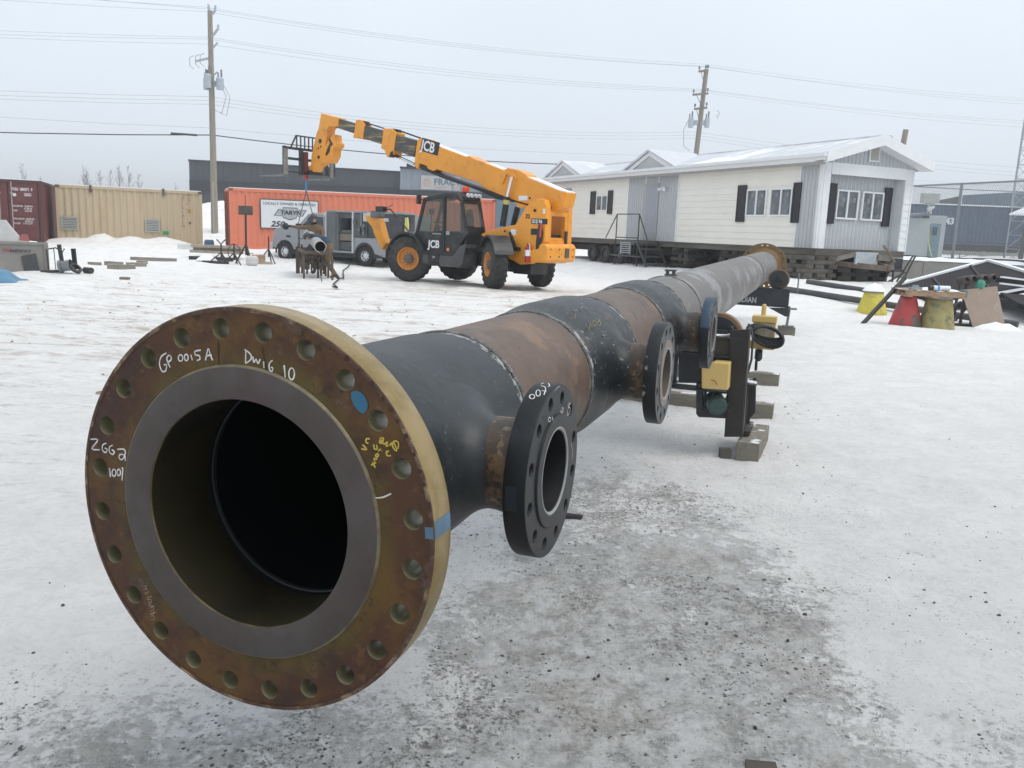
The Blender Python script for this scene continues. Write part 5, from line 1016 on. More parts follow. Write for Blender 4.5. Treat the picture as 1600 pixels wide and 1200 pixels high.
def stand():
    rust = pm('stand_rust', (.10, .072, .055), .85, var=.4, vs=7); c = Vector(((PF.x + PB2.x) / 2, 25.0, 0)); t = empty('work_stand', (c.x, c.y, gz(c.x, c.y)), 0, 'rusty many legged steel work stand with clutter under the grey pipe', 'work stand')
    k = lambda px, py, Y: atY(px, py, Y) - Vector(t.location)
    legs = [(475, 440, 23.7, 395), (519.5, 442, 23.5, 400), (464, 424, 26.5, 385), (467, 426, 26.2, 380), (472, 422, 27.0, 382), (497, 432, 24.9, 398), (480, 427, 26.0, 398), (513, 429, 25.3, 398), (509, 427, 25.6, 398), (502, 427, 25.6, 398), (487, 419, 27.1, 395)]
    for (px, py, Y, top) in legs: b = MB(); p = k(px, py, Y); q = k(px - .6, top, Y); p.z = -.03; b.tube([p, q], .032, 8); b.build('leg', rust, t)
    b = MB(); Z = .78
    A = k(474, 400, 23.7); B = k(519, 403, 23.6); C_ = k(509, 398, 27.2); D = k(465, 396, 27.2)
    for p in (A, B, C_, D): p.z = Z
    b.beam(A, B, .07, .09); b.beam(B, C_, .06, .08); b.beam(C_, D, .06, .08); b.beam(D, A, .06, .08); b.beam(A.lerp(D, .4), B.lerp(C_, .4), .08, .1); b.beam(A.lerp(D, .7), B.lerp(C_, .7), .08, .1)
    for p in (A, B, C_, D): b.beam(p + Vector((0, 0, -.35)), (A + C_) / 2 + Vector((0, 0, -.35)), .03, .03)
    b.build('frame', rust, t)
    b = MB(); rnd = random.Random(5)
    for u in (.25, .75):
        e1 = A.lerp(D, u); e2 = B.lerp(C_, u); m = (e1 + e2) / 2; m.z = Z
        b.beam(m + Vector((-.2, 0, .0)), m + Vector((-.05, 0, .22)), .05, .05); b.beam(m + Vector((.24, 0, .0)), m + Vector((.08, 0, .2)), .05, .05)
    b.parts('pipe_cradle', rust, t)
    b = MB()
    for i in range(26):
        u, v = rnd.random(), rnd.uniform(.2, 1); p = A.lerp(B, u).lerp(D.lerp(C_, u), v); b.box((p.x, p.y, Z - rnd.uniform(.0, .45)), (rnd.uniform(.05, .22), rnd.uniform(.05, .3), rnd.uniform(.04, .2)), rot=Matrix.Rotation(rnd.random() * 3, 3, 'Z'))
    b.parts('clutter', pm('clutter_brown', (.085, .065, .05), .85, var=.6, vs=9), t)
    b = MB(); b.tube([k(498, 405, 23.6), k(500, 425, 23.4), k(503, 440, 23.2), k(506, 448, 22.9)], .012, 5); b.build('ground_clamp_cable', glove, t)
stand()
b = MB(); pts = []
for (px, py) in ((556, 395), (552, 408), (545, 418), (536, 425), (537, 433), (530, 440), (521, 444), (527, 450), (520, 449)):
    p = atZ(px, py, .02); pts.append(Vector((p.x, p.y, gz(p.x, p.y) + .05)))
c0 = pts[0].copy(); o = b.tube([p - c0 for p in pts], .02, 5).build('welding_cable', glove, smooth='all'); o.location = c0; tag(o, 'black welding cable snaking over the snow from the truck to the work stand', 'cable')
# ================================================================== left: light stands, jacks, scrap, trailer, tarp
blk_ = pm('stand_black', (.03, .028, .028), .6, var=.3)
def tripod(px, py, h, label, name='pipe_jack', head=None, spread=.42, thick=.03):
    p = atG(px, py); z = p.z; t = empty(name, (p.x, p.y, z), 0, label, 'jack stand' if name == 'pipe_jack' else 'lamp stand'); b = MB()
    hz = min(.75, h * .55)
    for a in (3.5, 5.6, 1.6): MB().tube([(math.cos(a) * spread, math.sin(a) * spread, 0), (0, 0, hz)], thick * .8, 6).build('leg', blk_, t)
    MB().cyl((0, 0, hz * .45), (0, 0, h), thick, 8).build('mast', blk_, t)
    if head == 'v': MB().tube([(-.16, 0, h + .16), (0, 0, h), (.16, 0, h + .16)], .025, 6).build('v_head', blk_, t)
    if head == 'coil': MB().tube([(.22 * math.cos(a), .03 * math.sin(3 * a), h - .3 + .28 * math.sin(a)) for a in [i * .3 for i in range(42)]], .016, 5).build('coiled_hose', blk_, t, smooth='all')
    if head == 'lamp':
        b = MB(); b.bx(-.25, .25, -.05, .08, h - .08, h + .25); b.build('lamp_housing', pm('lamp_rust', (.07, .06, .05), .7, var=.4), t); MB().cyl((0, 0, h + .2), (0, 0, h + .65), .012, 6).build('mast_tip', blk_, t)
    return t
tripod(385, 413, 1.9, 'tall tripod work lamp with a square dark head in front of the orange container', 'work_lamp', 'lamp', .4, .04)
tripod(420, 412, 1.05, 'black tripod pipe jack standing alone left of the truck front wheel'); tripod(366, 413, .75, 'black tripod jack with a hose coiled over its top', head='coil'); tripod(346, 411, .7, 'black tripod jack with a bent head left of the coiled hose jack', head='v', spread=.45)
def scrap(px, py, size, mat, label, name, cat, rz=0, lift=0, shape='box', bevel=.0):
    p = atG(px, py); z = p.z; b = MB()
    if shape == 'box': b.box((0, 0, size[2] / 2), size)
    elif shape == 'cyl': b.cyl((-size[0] / 2, 0, size[1]), (size[0] / 2, 0, size[1]), size[1], 14)
    elif shape == 'stack':
        for i in range(3): b.box((random.uniform(-.1, .1), (i % 2) * size[1] * .3, size[2] * (i + .5) / 3), (size[0], size[1] * .8, size[2] / 3.1), rot=Matrix.Rotation(random.uniform(-.08, .08), 3, 'Z'))
    o = b.build(name, mat, bevel=bevel); o.location = (p.x, p.y, z + lift); o.rotation_euler = (0, 0, rz); return tag(o, label, cat)
tim = pm('timber_grey', (.24, .215, .18), .85, var=.25, vs=4, snow=.12, stretch=(1, 6, 6)); timc = pm('timber_pale', (.36, .31, .25), .85, var=.25, vs=4, snow=.05)
scrap(297, 390, (1.0, .16, .22), pm('white_tube', (.62, .63, .62), .6, snow=.0, var=.08), 'white boxed beam end lying at the right corner of the beige container', 'white_beam', 'beam')
scrap(338, 396, (2.0, .5, .32), timc, 'pile of pale boards behind the small black jacks', 'board_pile', 'boards', shape='stack', rz=-.05); scrap(362, 402, (1.6, .3, .2), timc, 'second low heap of boards right of the pale pile', 'board_pile', 'boards', shape='stack', rz=.15)
scrap(330, 407, (1.7, .14, .14), blk_, 'long dark steel beam lying under the white sack', 'steel_beam', 'beam', rz=-.05); scrap(337, 412, (.95, .1, .1), blk_, 'short dark steel beam lying in front of the longer one', 'steel_beam', 'beam')
_q = atG(321, 408); snowlump(Vector((_q.x, _q.y + .1, _q.z + .02)), .36, .22, 'snow covered lump on the dark beam left of the black jacks', (1.2, .7), 8)
scrap(394, 415, (.42, .36, .36), pm('white_sack', (.58, .57, .55), .8, var=.1, bump=.4, bs=12), 'bulging white sack between the lamp stand and the single jack', 'white_sack', 'sack', bevel=.1); scrap(404, 411, (.5, .3, .32), pm('cardboard', (.34, .24, .15), .85, var=.3), 'crumpled brown cardboard behind the white sack', 'cardboard', 'cardboard', rz=.4, bevel=.04)
scrap(411, 413, (.7, .14, .1), timc, 'short board end lying right of the white sack', 'board', 'board', rz=.2); scrap(327, 389, (.3, .2, .2), pm('drum_blue', (.04, .08, .13), .6), 'dark blue drum top behind the pale boards', 'blue_drum', 'drum', shape='cyl')
scrap(392, 402, (.4, .3, .22), pm('bag_brown', (.22, .13, .10), .8), 'small reddish brown bag behind the lamp stand', 'brown_bag', 'bag', bevel=.08)
scrap(240, 408, (1.65, .12, .13), tim, 'long weathered timber lying right of the timber heap before the beige container', 'timber', 'timber', rz=.02); scrap(190, 421, (.75, .2, .15), tim, 'short thick timber nearest the viewer in the timber heap', 'timber', 'timber', rz=.25); scrap(178, 415, (.6, .2, .13), tim, 'snow topped timber at the left of the timber heap', 'timber', 'timber', rz=-.35); scrap(213, 416, (.6, .22, .12), tim, 'broken timber at the right of the timber heap', 'timber', 'timber', rz=.5); scrap(222, 412, (.35, .12, .1), tim, 'small timber stub behind the timber heap', 'timber', 'timber', rz=-.2); scrap(148, 414, (.4, .1, .09), tim, 'short board end right of the two black posts', 'timber', 'timber', rz=.0)
scrap(195, 437, (.25, .14, .07), pm('rock_brown', (.18, .15, .12), .85), 'brown stone lying alone on the snow below the timbers', 'stone', 'stone', bevel=.04); scrap(138, 427, (.28, .08, .1), blk_, 'small black pipe elbow lying in the snow', 'pipe_elbow', 'pipe', shape='cyl', rz=-.5)
for (px, py, Y, tp, lean, lb) in ((97, 410, 25.5, 382, -.12, 'tall black steel post leaning beside the concrete trailer end'), (118, 421, 24.5, 389, -.06, 'black steel post standing upright in the snow, right of the leaning one')):
    p = atG(px, py); H = atY(px, tp, p.y).z - p.z; o = MB().bx(-.05, .05, -.04, .04, -.1, H).build('steel_post', pm('post_black', (.012, .013, .015), .5)); o.location = (p.x, p.y, gz(p.x, p.y)); o.rotation_euler = (0, lean, 0); tag(o, lb, 'post')
def oxy():
    p = atG(104, 427); t = empty('pipe_flange_scrap', (p.x, p.y, gz(p.x, p.y)), .4, 'grey pipe end and black valve body lying in the snow between posts and trailer', 'pipe scrap'); g = pm('scrap_steel', (.15, .16, .17), .5, var=.4, vs=9)
    b = MB(); b.lathe([(0, .0), (0, .17), (.05, .17), (.05, .13), (.3, .15)], (-.15, 0, .17), (1, -.3, .2), 20); b.build('valve_body', g, t, smooth=True); MB().lathe([(0, .1), (0, .17), (.06, .17), (.06, .1)], (.2, 0, .12), (.6, -.5, .8), 20).build('flange_ring', blk_, t, smooth=True); b = MB(); b.tube([(-.6, 0, .04), (-.3, -.05, .05), (-.1, 0, .06)], .04, 6); b.tube([(-.42, .1, 0), (-.45, .1, .62)], .02, 6); b.build('hose_end', blk_, t)
oxy()
def trailer():
    cg = pm('trailer_grey', (.215, .205, .19), .75, var=.1, vs=2, col2=(.30, .29, .27), s2=2.5, mix2=(.55, .8)); P = atG(76, 427); P.z -= .05; AY = .50; t = empty('dump_box', P, AY, 'weathered grey steel box with sloping snowy top and square opening at the left edge', 'steel box')
    ex = Vector((math.cos(AY), math.sin(AY), 0)); n = Vector((-ex.y, ex.x, 0))
    def kk(px, py, dy=0): p = onpl(px, py, P + n * dy, n) - P; return Vector((p.dot(ex), p.dot(n), p.z))
    zt = kk(76, 383).z; b = MB(); x1 = 0; b.bx(-3.2, x1, 0, 1.5, 0.02, zt); b.bx(-3.2, x1 + .02, -.03, .06, zt, zt + .07); b.bx(x1 - .08, x1 + .03, -.03, .02, 0, zt); b.build('box_body', cg, t)
    o1 = kk(33, 400); o2 = kk(60, 424); b = MB(); b.prism([(o1.x, -.035, o1.z), (kk(56, 396).x, -.035, kk(56, 396).z), (kk(63, 424).x, -.035, .04), (kk(39, 424).x, -.035, .04)], (0, .03, 0)); b.build('dark_opening', pm('opening_dark', (.05, .052, .055), .7, var=.3), t)
    b = MB(); ps = [kk(x, y) for x, y in ((-30, 345), (7, 344), (20, 360), (29, 370), (29, 376), (58, 379), (58, 383), (-30, 382))]; b.prism([(p.x, .02, p.z) for p in ps], (0, .9, 0)); b.build('sloping_hood', pm('hood_pale', (.47, .47, .46), .7, var=.1, snow=.3, vs=4), t)
    b = MB(); ps = [kk(x, y) for x, y in ((28, 379), (33, 367), (42, 367), (46, 379))]; b.prism([(p.x, .12, p.z) for p in ps], (0, .3, 0)); b.build('red_guard', pm('guard_red', (.30, .10, .09), .6), t)
    text('stencil', 'NEWAY', .085, pm('stencil_dark', (.06, .06, .06), .7), t, frameM((kk(16, 393).x, -.034, kk(16, 393.5).z), (1, 0, 0), (0, 0, 1)), bold=.006, space=1.2, sx=1.4); text('stencil', 'CAM', .08, pm('stencil_red', (.3, .09, .07), .7), t, frameM((kk(3.5, 392).x, -.034, kk(4, 391.5).z), (1, 0, 0), (0, 0, 1)), bold=.008, sx=1.2)
    b = MB(); p = kk(86, 393); b.tube([(0, .1, .68), (.2, .1, .72), (.36, .05, .62), (.4, .1, .7)], .02, 6); b.tube([(.15, .1, .7), (.18, .1, .02)], .012, 6); b.build('hitch_arm', blk_, t)
trailer()
def tarp():
    b = MB(); nx_, ny_ = 30, 14; p = atG(-12, 441); vs = []
    for j in range(ny_ + 1):
        for i in range(nx_ + 1):
            u, v = i / nx_, j / ny_; x = -1.1 + 1.55 * u; y = -.4 + .95 * v; hh = .30 * math.sin(math.pi * min(1, v * 1.05)) ** .6 * (1 - smooth((u - .45) / .55)) + .04
            hh *= 1 + .3 * noise.noise(Vector((u * 5, v * 3, 1))); hh += (.035 * math.sin(v * 16 + u * 5) + .03 * math.sin(u * 22 + v * 9)) * (1 - u * .6); vs.append((x, y, max(hh, .0) if 0 < j < ny_ and i < nx_ else -.03))
    b.add(vs, [[j * (nx_ + 1) + i, j * (nx_ + 1) + i + 1, (j + 1) * (nx_ + 1) + i + 1, (j + 1) * (nx_ + 1) + i] for j in range(ny_) for i in range(nx_)]); o = b.build('blue_tarp', pm('tarp_blue', (.07, .19, .30), .45, var=.15, vs=3, snow=-.12), smooth='all'); o.location = (p.x + .3, p.y, gz(p.x, p.y)); tag(o, 'crumpled bright blue tarpaulin dusted with snow at the left edge', 'tarpaulin')
    scrap(3, 416, (.6, .3, .5), pm('scrap_plates', (.10, .08, .09), .7, var=.6, vs=6, snow=.1), 'stacked dark plates between the blue tarpaulin and grey steel box', 'plate_stack', 'plates', shape='stack')
tarp()
# ================================================================== orange telehandler
TO = Vector((-1.21, 24.59, 0)); TA = math.radians(142.8); TX = Vector((math.cos(TA), math.sin(TA), 0)); TY = Vector((-TX.y, TX.x, 0))
TO.z = gz(TO.x, TO.y)
def tl(y, px, py):      # photo pixel -> (x, y, z) on the machine's plane y
    P = onpl(px, py, TO + TY * y, TY) - TO; return Vector((P.dot(TX), y, P.z))
z4 = lambda x, y: (760 + x * .175, 250 + y * .175); z3 = lambda x, y: (640 + x * .1417, 290 + y * .1417); z6 = lambda x, y: (600 + x * .1375, 180 + y * .1375); z5 = lambda x, y: (430 + x * .13125, 170 + y * .1313); z2 = lambda x, y: (540 + x / 8, 300 + y / 8)
def tele():
    t = empty('telehandler', TO, TA, 'orange telescopic handler with black cab and long raised boom parked on the snowy yard', 'telehandler')
    og = pm('machine_orange', (.78, .31, .018), .42, var=.07, vs=3, coat=.2, col2=(.52, .22, .035), s2=3.4, mix2=(.55, .72)); bk = pm('machine_black', (.010, .011, .012), .45, var=.25, vs=4, col2=(.06, .058, .053), s2=2.5, mix2=(.5, .75)); dg = pm('machine_grey', (.07, .07, .07), .7, var=.25, vs=4); ch = pm('ram_chrome', (.75, .77, .8), .15, 1.0, var=.03)
    def pr(pts, y0, y1, m, nm, par=t, bev=.012):
        b = MB(); b.prism([(p[0], y0, p[1]) for p in pts], (0, y1 - y0, 0)); return b.build(nm, m, par, bevel=bev)
    # rear chassis and towers
    side = [(-.75, 1.45), (-1.25, 1.60), (-1.9, 1.72), (-2.26, 2.22), (-2.42, 2.33), (-2.62, 2.42), (-2.82, 2.38), (-2.88, 2.2), (-2.89, 1.32), (-2.6, .95), (-2.45, .72), (-2.12, .68), (-1.5, .90), (-1.0, .95), (-.75, 1.1)]
    pr(side, .42, .64, og, 'tower_plate'); 
    pr([(-.75, 1.30), (-1.9, 1.55), (-2.3, 2.2), (-2.62, 2.42), (-2.84, 2.38), (-2.86, 1.2), (-2.45, .72), (-1.5, .9)], -.66, -.46, og, 'tower_plate')
    b = MB(); b.bx(-2.86, -2.4, -.46, .42, .75, 1.35); b.bx(-2.84, -2.72, -.46, .42, 1.35, 1.42); b.bx(-2.84, -2.72, -.46, .42, 1.98, 2.1); b.bx(-2.84, -2.72, -.46, -.33, 1.42, 1.98); b.bx(-2.84, -2.72, .3, .42, 1.42, 1.98); b.build('rear_frame', og, t, bevel=.01)
    b = MB(); b.bx(-2.7, -1.0, -.44, .41, .95, 1.5); b.build('engine_bay', bk, t)
    b = MB(); b.bx(-2.9, -2.86, -.4, -.3, 1.1, 1.6); b.build('rear_grille', bk, t)
    # counterweight, rounded
    cw = [(-2.36, .74), (-2.36, 1.02), (-2.42, 1.06), (-2.55, 1.12), (-2.66, 1.25), (-2.95, 1.27), (-3.03, 1.18), (-3.02, .84), (-2.95, .78)]
    pr(cw, -.66, .70, og, 'counterweight', bev=.05)
    b = MB()
    for yy in (.15, .55, -.5): 
        for zz in (.93, 1.12): b.cyl((-3.04, yy, zz), (-3.02, yy, zz), .022, 8)
    b.bx(-3.045, -3.02, -.3, -.12, .9, 1.15); b.build('bolt', dg, t)
    # engine cover on the right, low panels
    b = MB(); b.bx(-1.3, 1.0, -1.12, -.5, .75, 1.42); b.build('engine_cover', og, t, bevel=.06)
    pr([(-1.0, 1.0), (-1.0, 1.35), (-.6, 1.42), (-.2, 1.4), (-.2, .9)], .42, .66, bk, 'side_filler')
    b = MB(); b.bx(-2.3, 2.35, -.4, .4, .55, .95); b.bx(1.9, 2.6, -.42, .42, .55, 1.25); b.build('chassis', bk, t); b = MB(); b.cyl((1.57, -.95, .65), (1.57, .95, .65), .14, 12); b.cyl((-1.57, -.95, .65), (-1.57, .95, .65), .14, 12); b.bx(1.35, 1.8, -.3, .3, .45, .8); b.bx(-1.8, -1.35, -.3, .3, .45, .8); b.bx(-2.35, -1.75, -.3, .45, .42, .72); b.parts('axle', bk, t, smooth=True)
    # cab
    Y1, Y0 = 1.14, .34
    A = [(1.28, 1.30), (.97, 2.34), (.18, 2.47), (-.22, 2.44), (-.40, 2.28), (-.62, 1.40), (-.12, .84), (1.02, .84)]
    b = MB(); r = .045
    P = lambda i, y: Vector((A[i][0], y, A[i][1]))
    for y in (Y1 - .03, Y0 + .03):
        for i, j in ((0, 1), (4, 5)): b.beam(P(i, y), P(j, y), .07, .09)
    for i in (1, 4): b.beam(P(i, Y0), P(i, Y1), .08, .08)
    b.beam((.22, Y1 - .03, 2.40), (.20, Y1 - .03, .9), .08, .1); b.beam((.22, Y0 + .03, 2.40), (.20, Y0 + .03, .9), .06, .08); b.beam(P(0, Y0), P(0, Y1), .06, .08)
    b.build('cab_frame', bk, t, bevel=.01)
    pr([(1.0, 2.34), (.85, 2.42), (.18, 2.52), (-.25, 2.50), (-.45, 2.32), (-.38, 2.26), (-.2, 2.38), (.18, 2.40), (.93, 2.28)], Y0, Y1, bk, 'cab_roof', bev=.02)
    dr = pr([(1.32, 1.30), (1.26, 1.46), (.70, 1.44), (.20, 1.50), (-.58, 1.42), (-.60, 1.36), (-.13, .80), (1.02, .80)], Y1 - .06, Y1, bk, 'cab_door', bev=.01)
    b = MB(); b.bx(.3, .62, Y1, Y1 + .015, 1.38, 1.41); b.bx(-.02, .1, Y1, Y1 + .02, 1.38, 1.48); b.build('door_handle', pm('handle_grey', (.3, .32, .33), .4), dr)
    b = MB(); b.bx(-.4, 1.2, Y0, Y0 + .04, .85, 1.35); b.bx(-.5, 1.25, Y0, Y1 - .06, .8, .86); b.bx(-.58, -.5, Y0, Y1 - .05, .9, 1.62); b.build('cab_tub', bk, t)
    gl = glass('cab_glass', (.72, .80, .76), t=.62); gl.node_tree.nodes['Principled BSDF'].inputs['Base Color'].default_value = (.20, .19, .17, 1); gl.node_tree.nodes['Principled BSDF'].inputs['Roughness'].default_value = .25
    gp = lambda pts, nm: MB().add(pts, [[0, 1, 2, 3]]).build(nm, gl, t)
    gp([(1.26, Y1 - .03, 1.4), (.95, Y1 - .03, 2.30), (.24, Y1 - .03, 2.38), (.22, Y1 - .03, 1.44)], 'side_window'); gp([(.18, Y1 - .03, 1.45), (.18, Y1 - .03, 2.38), (-.36, Y1 - .03, 2.24), (-.58, Y1 - .03, 1.42)], 'side_window')
    gp([(1.30, Y0 + .04, 1.32), (1.30, Y1 - .04, 1.32), (.97, Y1 - .04, 2.32), (.97, Y0 + .04, 2.32)], 'windscreen'); gp([(-.41, Y0 + .05, 2.26), (-.41, Y1 - .05, 2.26), (-.62, Y1 - .05, 1.64), (-.62, Y0 + .05, 1.64)], 'rear_window'); gp([(1.26, Y0 + .03, 1.4), (.95, Y0 + .03, 2.30), (-.36, Y0 + .03, 2.24), (-.58, Y0 + .03, 1.42)], 'side_window')
    b = MB(); b.box((-.08, .74, 1.25), (.5, .5, .14)); b.box((-.32, .74, 1.62), (.13, .46, .66), rot=Matrix.Rotation(.12, 3, 'Y')); b.box((-.08, .98, 1.45), (.35, .07, .07)); b.box((-.37, .74, 2.0), (.09, .22, .18)); b.build('seat', pm('seat_black', (.025, .025, .025), .9), t, bevel=.04)
    b = MB(); b.beam((1.0, .74, 1.0), (.75, .74, 1.62), .08); b.lathe([(0, .17), (.02, .19), (.04, .17)], (.72, .74, 1.65), (-.5, 0, .86), 24); b.bx(.95, 1.25, .4, 1.05, 1.25, 1.42); b.tube([(.9, .95, 1.3), (.85, .95, 1.95)], .015, 6); b.bx(.76, .95, .93, .97, 1.93, 2.08); b.build('steering_console', dg, t)
    # steps, lower skirt
    pr([(1.0, .84), (1.0, .56), (.30, .50), (-.38, .50), (-.50, .62), (-.60, 1.15), (-.38, 1.10), (-.15, .84)], .55, Y1 - .01, dg, 'cab_step_skirt'); b = MB(); b.bx(.35, .78, Y1 - .012, Y1 + .05, .52, .56); b.bx(.35, .78, Y1 - .012, Y1 + .05, .78, .81); b.bx(.36, .77, Y1 - .0, Y1 + .004, .57, .77); b.build('step', bk, t); MB().bx(.50, .60, Y1 + .005, Y1 + .02, .72, .78).build('step_label', pm('handle_grey', (.3, .32, .33), .4), t)
    MB().cyl((.02, Y1, .98), (.02, Y1 + .02, .98), .05, 12).build('marker_light', pm('light_orange', (.7, .2, .05), .3), t)
    # roof kit
    b = MB(); b.cyl((-.0, .5, 2.48), (-.0, .5, 2.56), .07, 12); b.build('beacon_base', bk, t); MB().bx(-.08, .08, .42, .58, 2.56, 2.72).build('beacon', pm('beacon_orange', (.85, .10, .02), .3), t, bevel=.03)
    b = MB()
    for i, yy in enumerate((.95, .8, .62, .46)): b.cyl((-.46, yy, 2.47), (-.52, yy, 2.46), .055, 10)
    b.build('work_light', pm('lens', (.6, .62, .65), .15), t); b = MB(); b.beam((-.42, .4, 2.38), (-.42, 1.05, 2.38), .1, .08); b.tube([(1.0, 1.1, 2.3), (1.12, 1.2, 2.36)], .02, 6); b.bx(1.08, 1.16, 1.14, 1.26, 2.2, 2.45); b.parts('mirror_bracket', bk, t)
    b = MB(); a = tl(1.0, *z2(455, 215)); c_ = tl(1.0, *z2(560, 215)); d_ = tl(1.0, *z2(600, 260)); e_ = tl(1.0, *z2(790, 495)); b.tube([a, c_, d_, e_], .022, 8); b.box(a + Vector((.03, 0, 0)), (.3, .18, .16)); b.tube([c_ + Vector((.1, 0, .05)), c_ + Vector((-.1, 0, .14))], .012, 5); b.build('front_mirror', bk, t)
    # mudguards
    def guard(cx, cy, r_, a0, a1, w, yaw, m=bk, nm='mudguard'):
        b = MB(); n_ = 14; R = Matrix.Rotation(yaw, 3, 'Z'); vs = []
        for i in range(n_ + 1):
            a = math.radians(a0 + (a1 - a0) * i / n_)
            for (rr, yy) in ((r_, -w / 2), (r_ + .03, -w / 2), (r_ + .03, w / 2), (r_ - .03, w / 2 + .01), (r_, w / 2 - .02)): vs.append(Vector((cx, cy, .65)) + R @ Vector((rr * math.cos(a), yy, rr * math.sin(a))))
        fs = [[i * 5 + j, i * 5 + (j + 1) % 5, (i + 1) * 5 + (j + 1) % 5, (i + 1) * 5 + j] for i in range(n_) for j in range(5)] + [[4, 3, 2, 1, 0], [n_ * 5 + j for j in range(5)]]
        return b.add(vs, fs).build(nm, m, t)
    guard(1.57, 1.02, .74, 15, 160, .5, 0); guard(1.57, -1.02, .74, 15, 160, .5, 0); guard(-1.57, 1.0, .75, 35, 158, .52, math.radians(-34)); guard(-1.57, -1.0, .75, 25, 158, .5, math.radians(-34))
    b = MB(); b.beam((-1.05, .5, 1.4), (-1.3, .95, 1.38), .08); b.beam((-1.75, .64, 1.52), (-2.0, .68, 1.05), .12, .05); b.beam((-1.9, .68, 1.1), (-2.12, .7, 1.08), .1, .1); b.parts('guard_bracket', bk, t)
    # wheels
    ty = pm('tyre_lug', (.03, .029, .028), .85, var=.45, vs=9, col2=(.09, .08, .07), s2=4, mix2=(.5, .8)); rim = pm('rim_orange', (.62, .24, .03), .5, var=.15, vs=5, col2=(.30, .14, .06), s2=5, mix2=(.5, .75))
    def wheel(x, y, yaw, side_):
        R_ = .655; wd = .40; R = Matrix.Rotation(yaw, 3, 'Z'); ax = R @ Vector((0, side_, 0)); c = Vector((x, y, R_)); b = MB()
        b.lathe([(-wd / 2, .32), (-wd / 2 - .01, .45), (-wd / 2 + .02, .59), (-wd / 2 + .07, R_ - .025), (wd / 2 - .07, R_ - .025), (wd / 2 - .02, .59), (wd / 2 + .01, .45), (wd / 2, .32)], c, ax, 56)
        # chevron lugs
        u = Vector((0, 0, 1)); f_ = ax.cross(u).normalized(); nl = 22
        for k in range(nl):
            for s_ in (-1, 1):
                a0 = 6.283 * (k + (.5 if s_ > 0 else 0)) / nl; q = []
                for (w_, da, rr) in ((s_ * .01, .0, R_), (s_ * wd * .28, .10, R_), (s_ * wd * .50, .19, R_ - .05), (s_ * wd * .52, .21, R_ - .15)):
                    for dd in (-.048, .048):
                        for h in (-.05, .0): a = a0 + da + dd; q.append(c + ax * w_ + (f_ * math.cos(a) + u * math.sin(a)) * (rr + h + .004))
                fs = []
                for i in range(3):
                    o_ = i * 4; n_ = o_ + 4; fs += [[o_ + 1, o_ + 3, n_ + 3, n_ + 1], [o_, o_ + 1, n_ + 1, n_], [o_ + 2, n_ + 2, n_ + 3, o_ + 3], [o_, n_, n_ + 2, o_ + 2]]
                fs += [[0, 2, 3, 1], [12, 13, 15, 14]]; b.add(q, fs)
        w = b.build('wheel', ty, t, smooth=True)
        b = MB(); b.lathe([(wd / 2 - .02, .335), (wd / 2 + .005, .325), (wd / 2 - .01, .30), (wd / 2 - .06, .285), (wd / 2 - .11, .26), (wd / 2 - .12, .21), (wd / 2 - .09, .16), (wd / 2 - .09, .0)], c, ax, 40); r_ = b.build('rim', rim, w, smooth=True)
        b = MB(); b.lathe([(wd / 2 - .1, .15), (wd / 2 - .02, .13), (wd / 2 + .0, .10), (wd / 2 + .01, 0)], c, ax, 24)
        for k in range(10): a = 6.283 * k / 10; q = c + (f_ * math.cos(a) + u * math.sin(a)) * .185; b.cyl(q + ax * (wd / 2 - .1), q + ax * (wd / 2 - .07), .015, 6)
        b.build('hub', pm('hub_grey', (.10, .095, .09), .7, var=.3), r_, smooth=True)
    wheel(1.57, 1.05, math.radians(26), 1); wheel(1.57, -1.05, math.radians(22), -1); wheel(-1.57, 1.05, math.radians(-34), 1); wheel(-1.57, -1.05, math.radians(-30), -1)
    # boom
    def bp(yl, pts): return [tl(yl, *p) for p in pts]
    yb = .22
    def sec(pts, y0, y1, m, nm, par=t, bev=.012):
        q = bp(y1, pts); b = MB(); b.prism([(p.x, y1, p.z) for p in q], (0, y0 - y1, 0)); return b.build(nm, m, par, bevel=bev)
    main = [z6(400, 265), z6(455, 262), z6(540, 325), z6(700, 385), z6(930, 470), z6(965, 460), z6(1010, 488), z6(1200, 560), z6(1360, 628), z6(1400, 598), z6(1460, 608), z6(1500, 620), z4(290, 92), z4(355, 130), z4(375, 160), z4(500, 210), z4(640, 270), z4(720, 290), z4(690, 420), z4(610, 465), z4(545, 455), z4(480, 400), z4(385, 398), z4(250, 360), z4(0, 262), z6(1050, 760), z6(600, 615), z6(560, 635), z6(500, 610), z6(480, 575), z6(400, 548), z6(385, 615), z6(365, 600), z6(345, 540), z6(358, 420), z6(378, 285)]
    mb = sec(main, -.24, yb, og, 'main_boom', bev=.015)
    b = MB(); q = bp(0, [z6(560, 335), z6(930, 478), z6(1200, 568), z6(1340, 622)]); b2 = []
    for p in q: b2 += [(p.x - .15, -.2, p.z + .012), (p.x - .15, .19, p.z + .012)]
    b.add(b2, [[0, 1, 3, 2], [2, 3, 5, 4], [4, 5, 7, 6]]); q = bp(yb, [z4(375, 155), z4(500, 205), z4(640, 266), z4(715, 285)]); b2 = []
    for p in q: b2 += [(p.x, -.22, p.z + .014), (p.x, .2, p.z + .014)]
    b.add(b2, [[0, 1, 3, 2], [2, 3, 5, 4], [4, 5, 7, 6]]); sn_ = b.build('boom_snow', pm('snow_clean', (.82, .845, .875), .75), mb); sn_.modifiers.new('s', 'SOLIDIFY').thickness = .025
    sec([z6(385, 560), z6(470, 572), z6(560, 640), z6(850, 745), z6(1180, 855), z6(1420, 935), z4(385, 405), z4(100, 350), z6(1350, 968), z6(1000, 830), z6(700, 730), z6(430, 620)], -.2, .16, bk, 'boom_underframe')
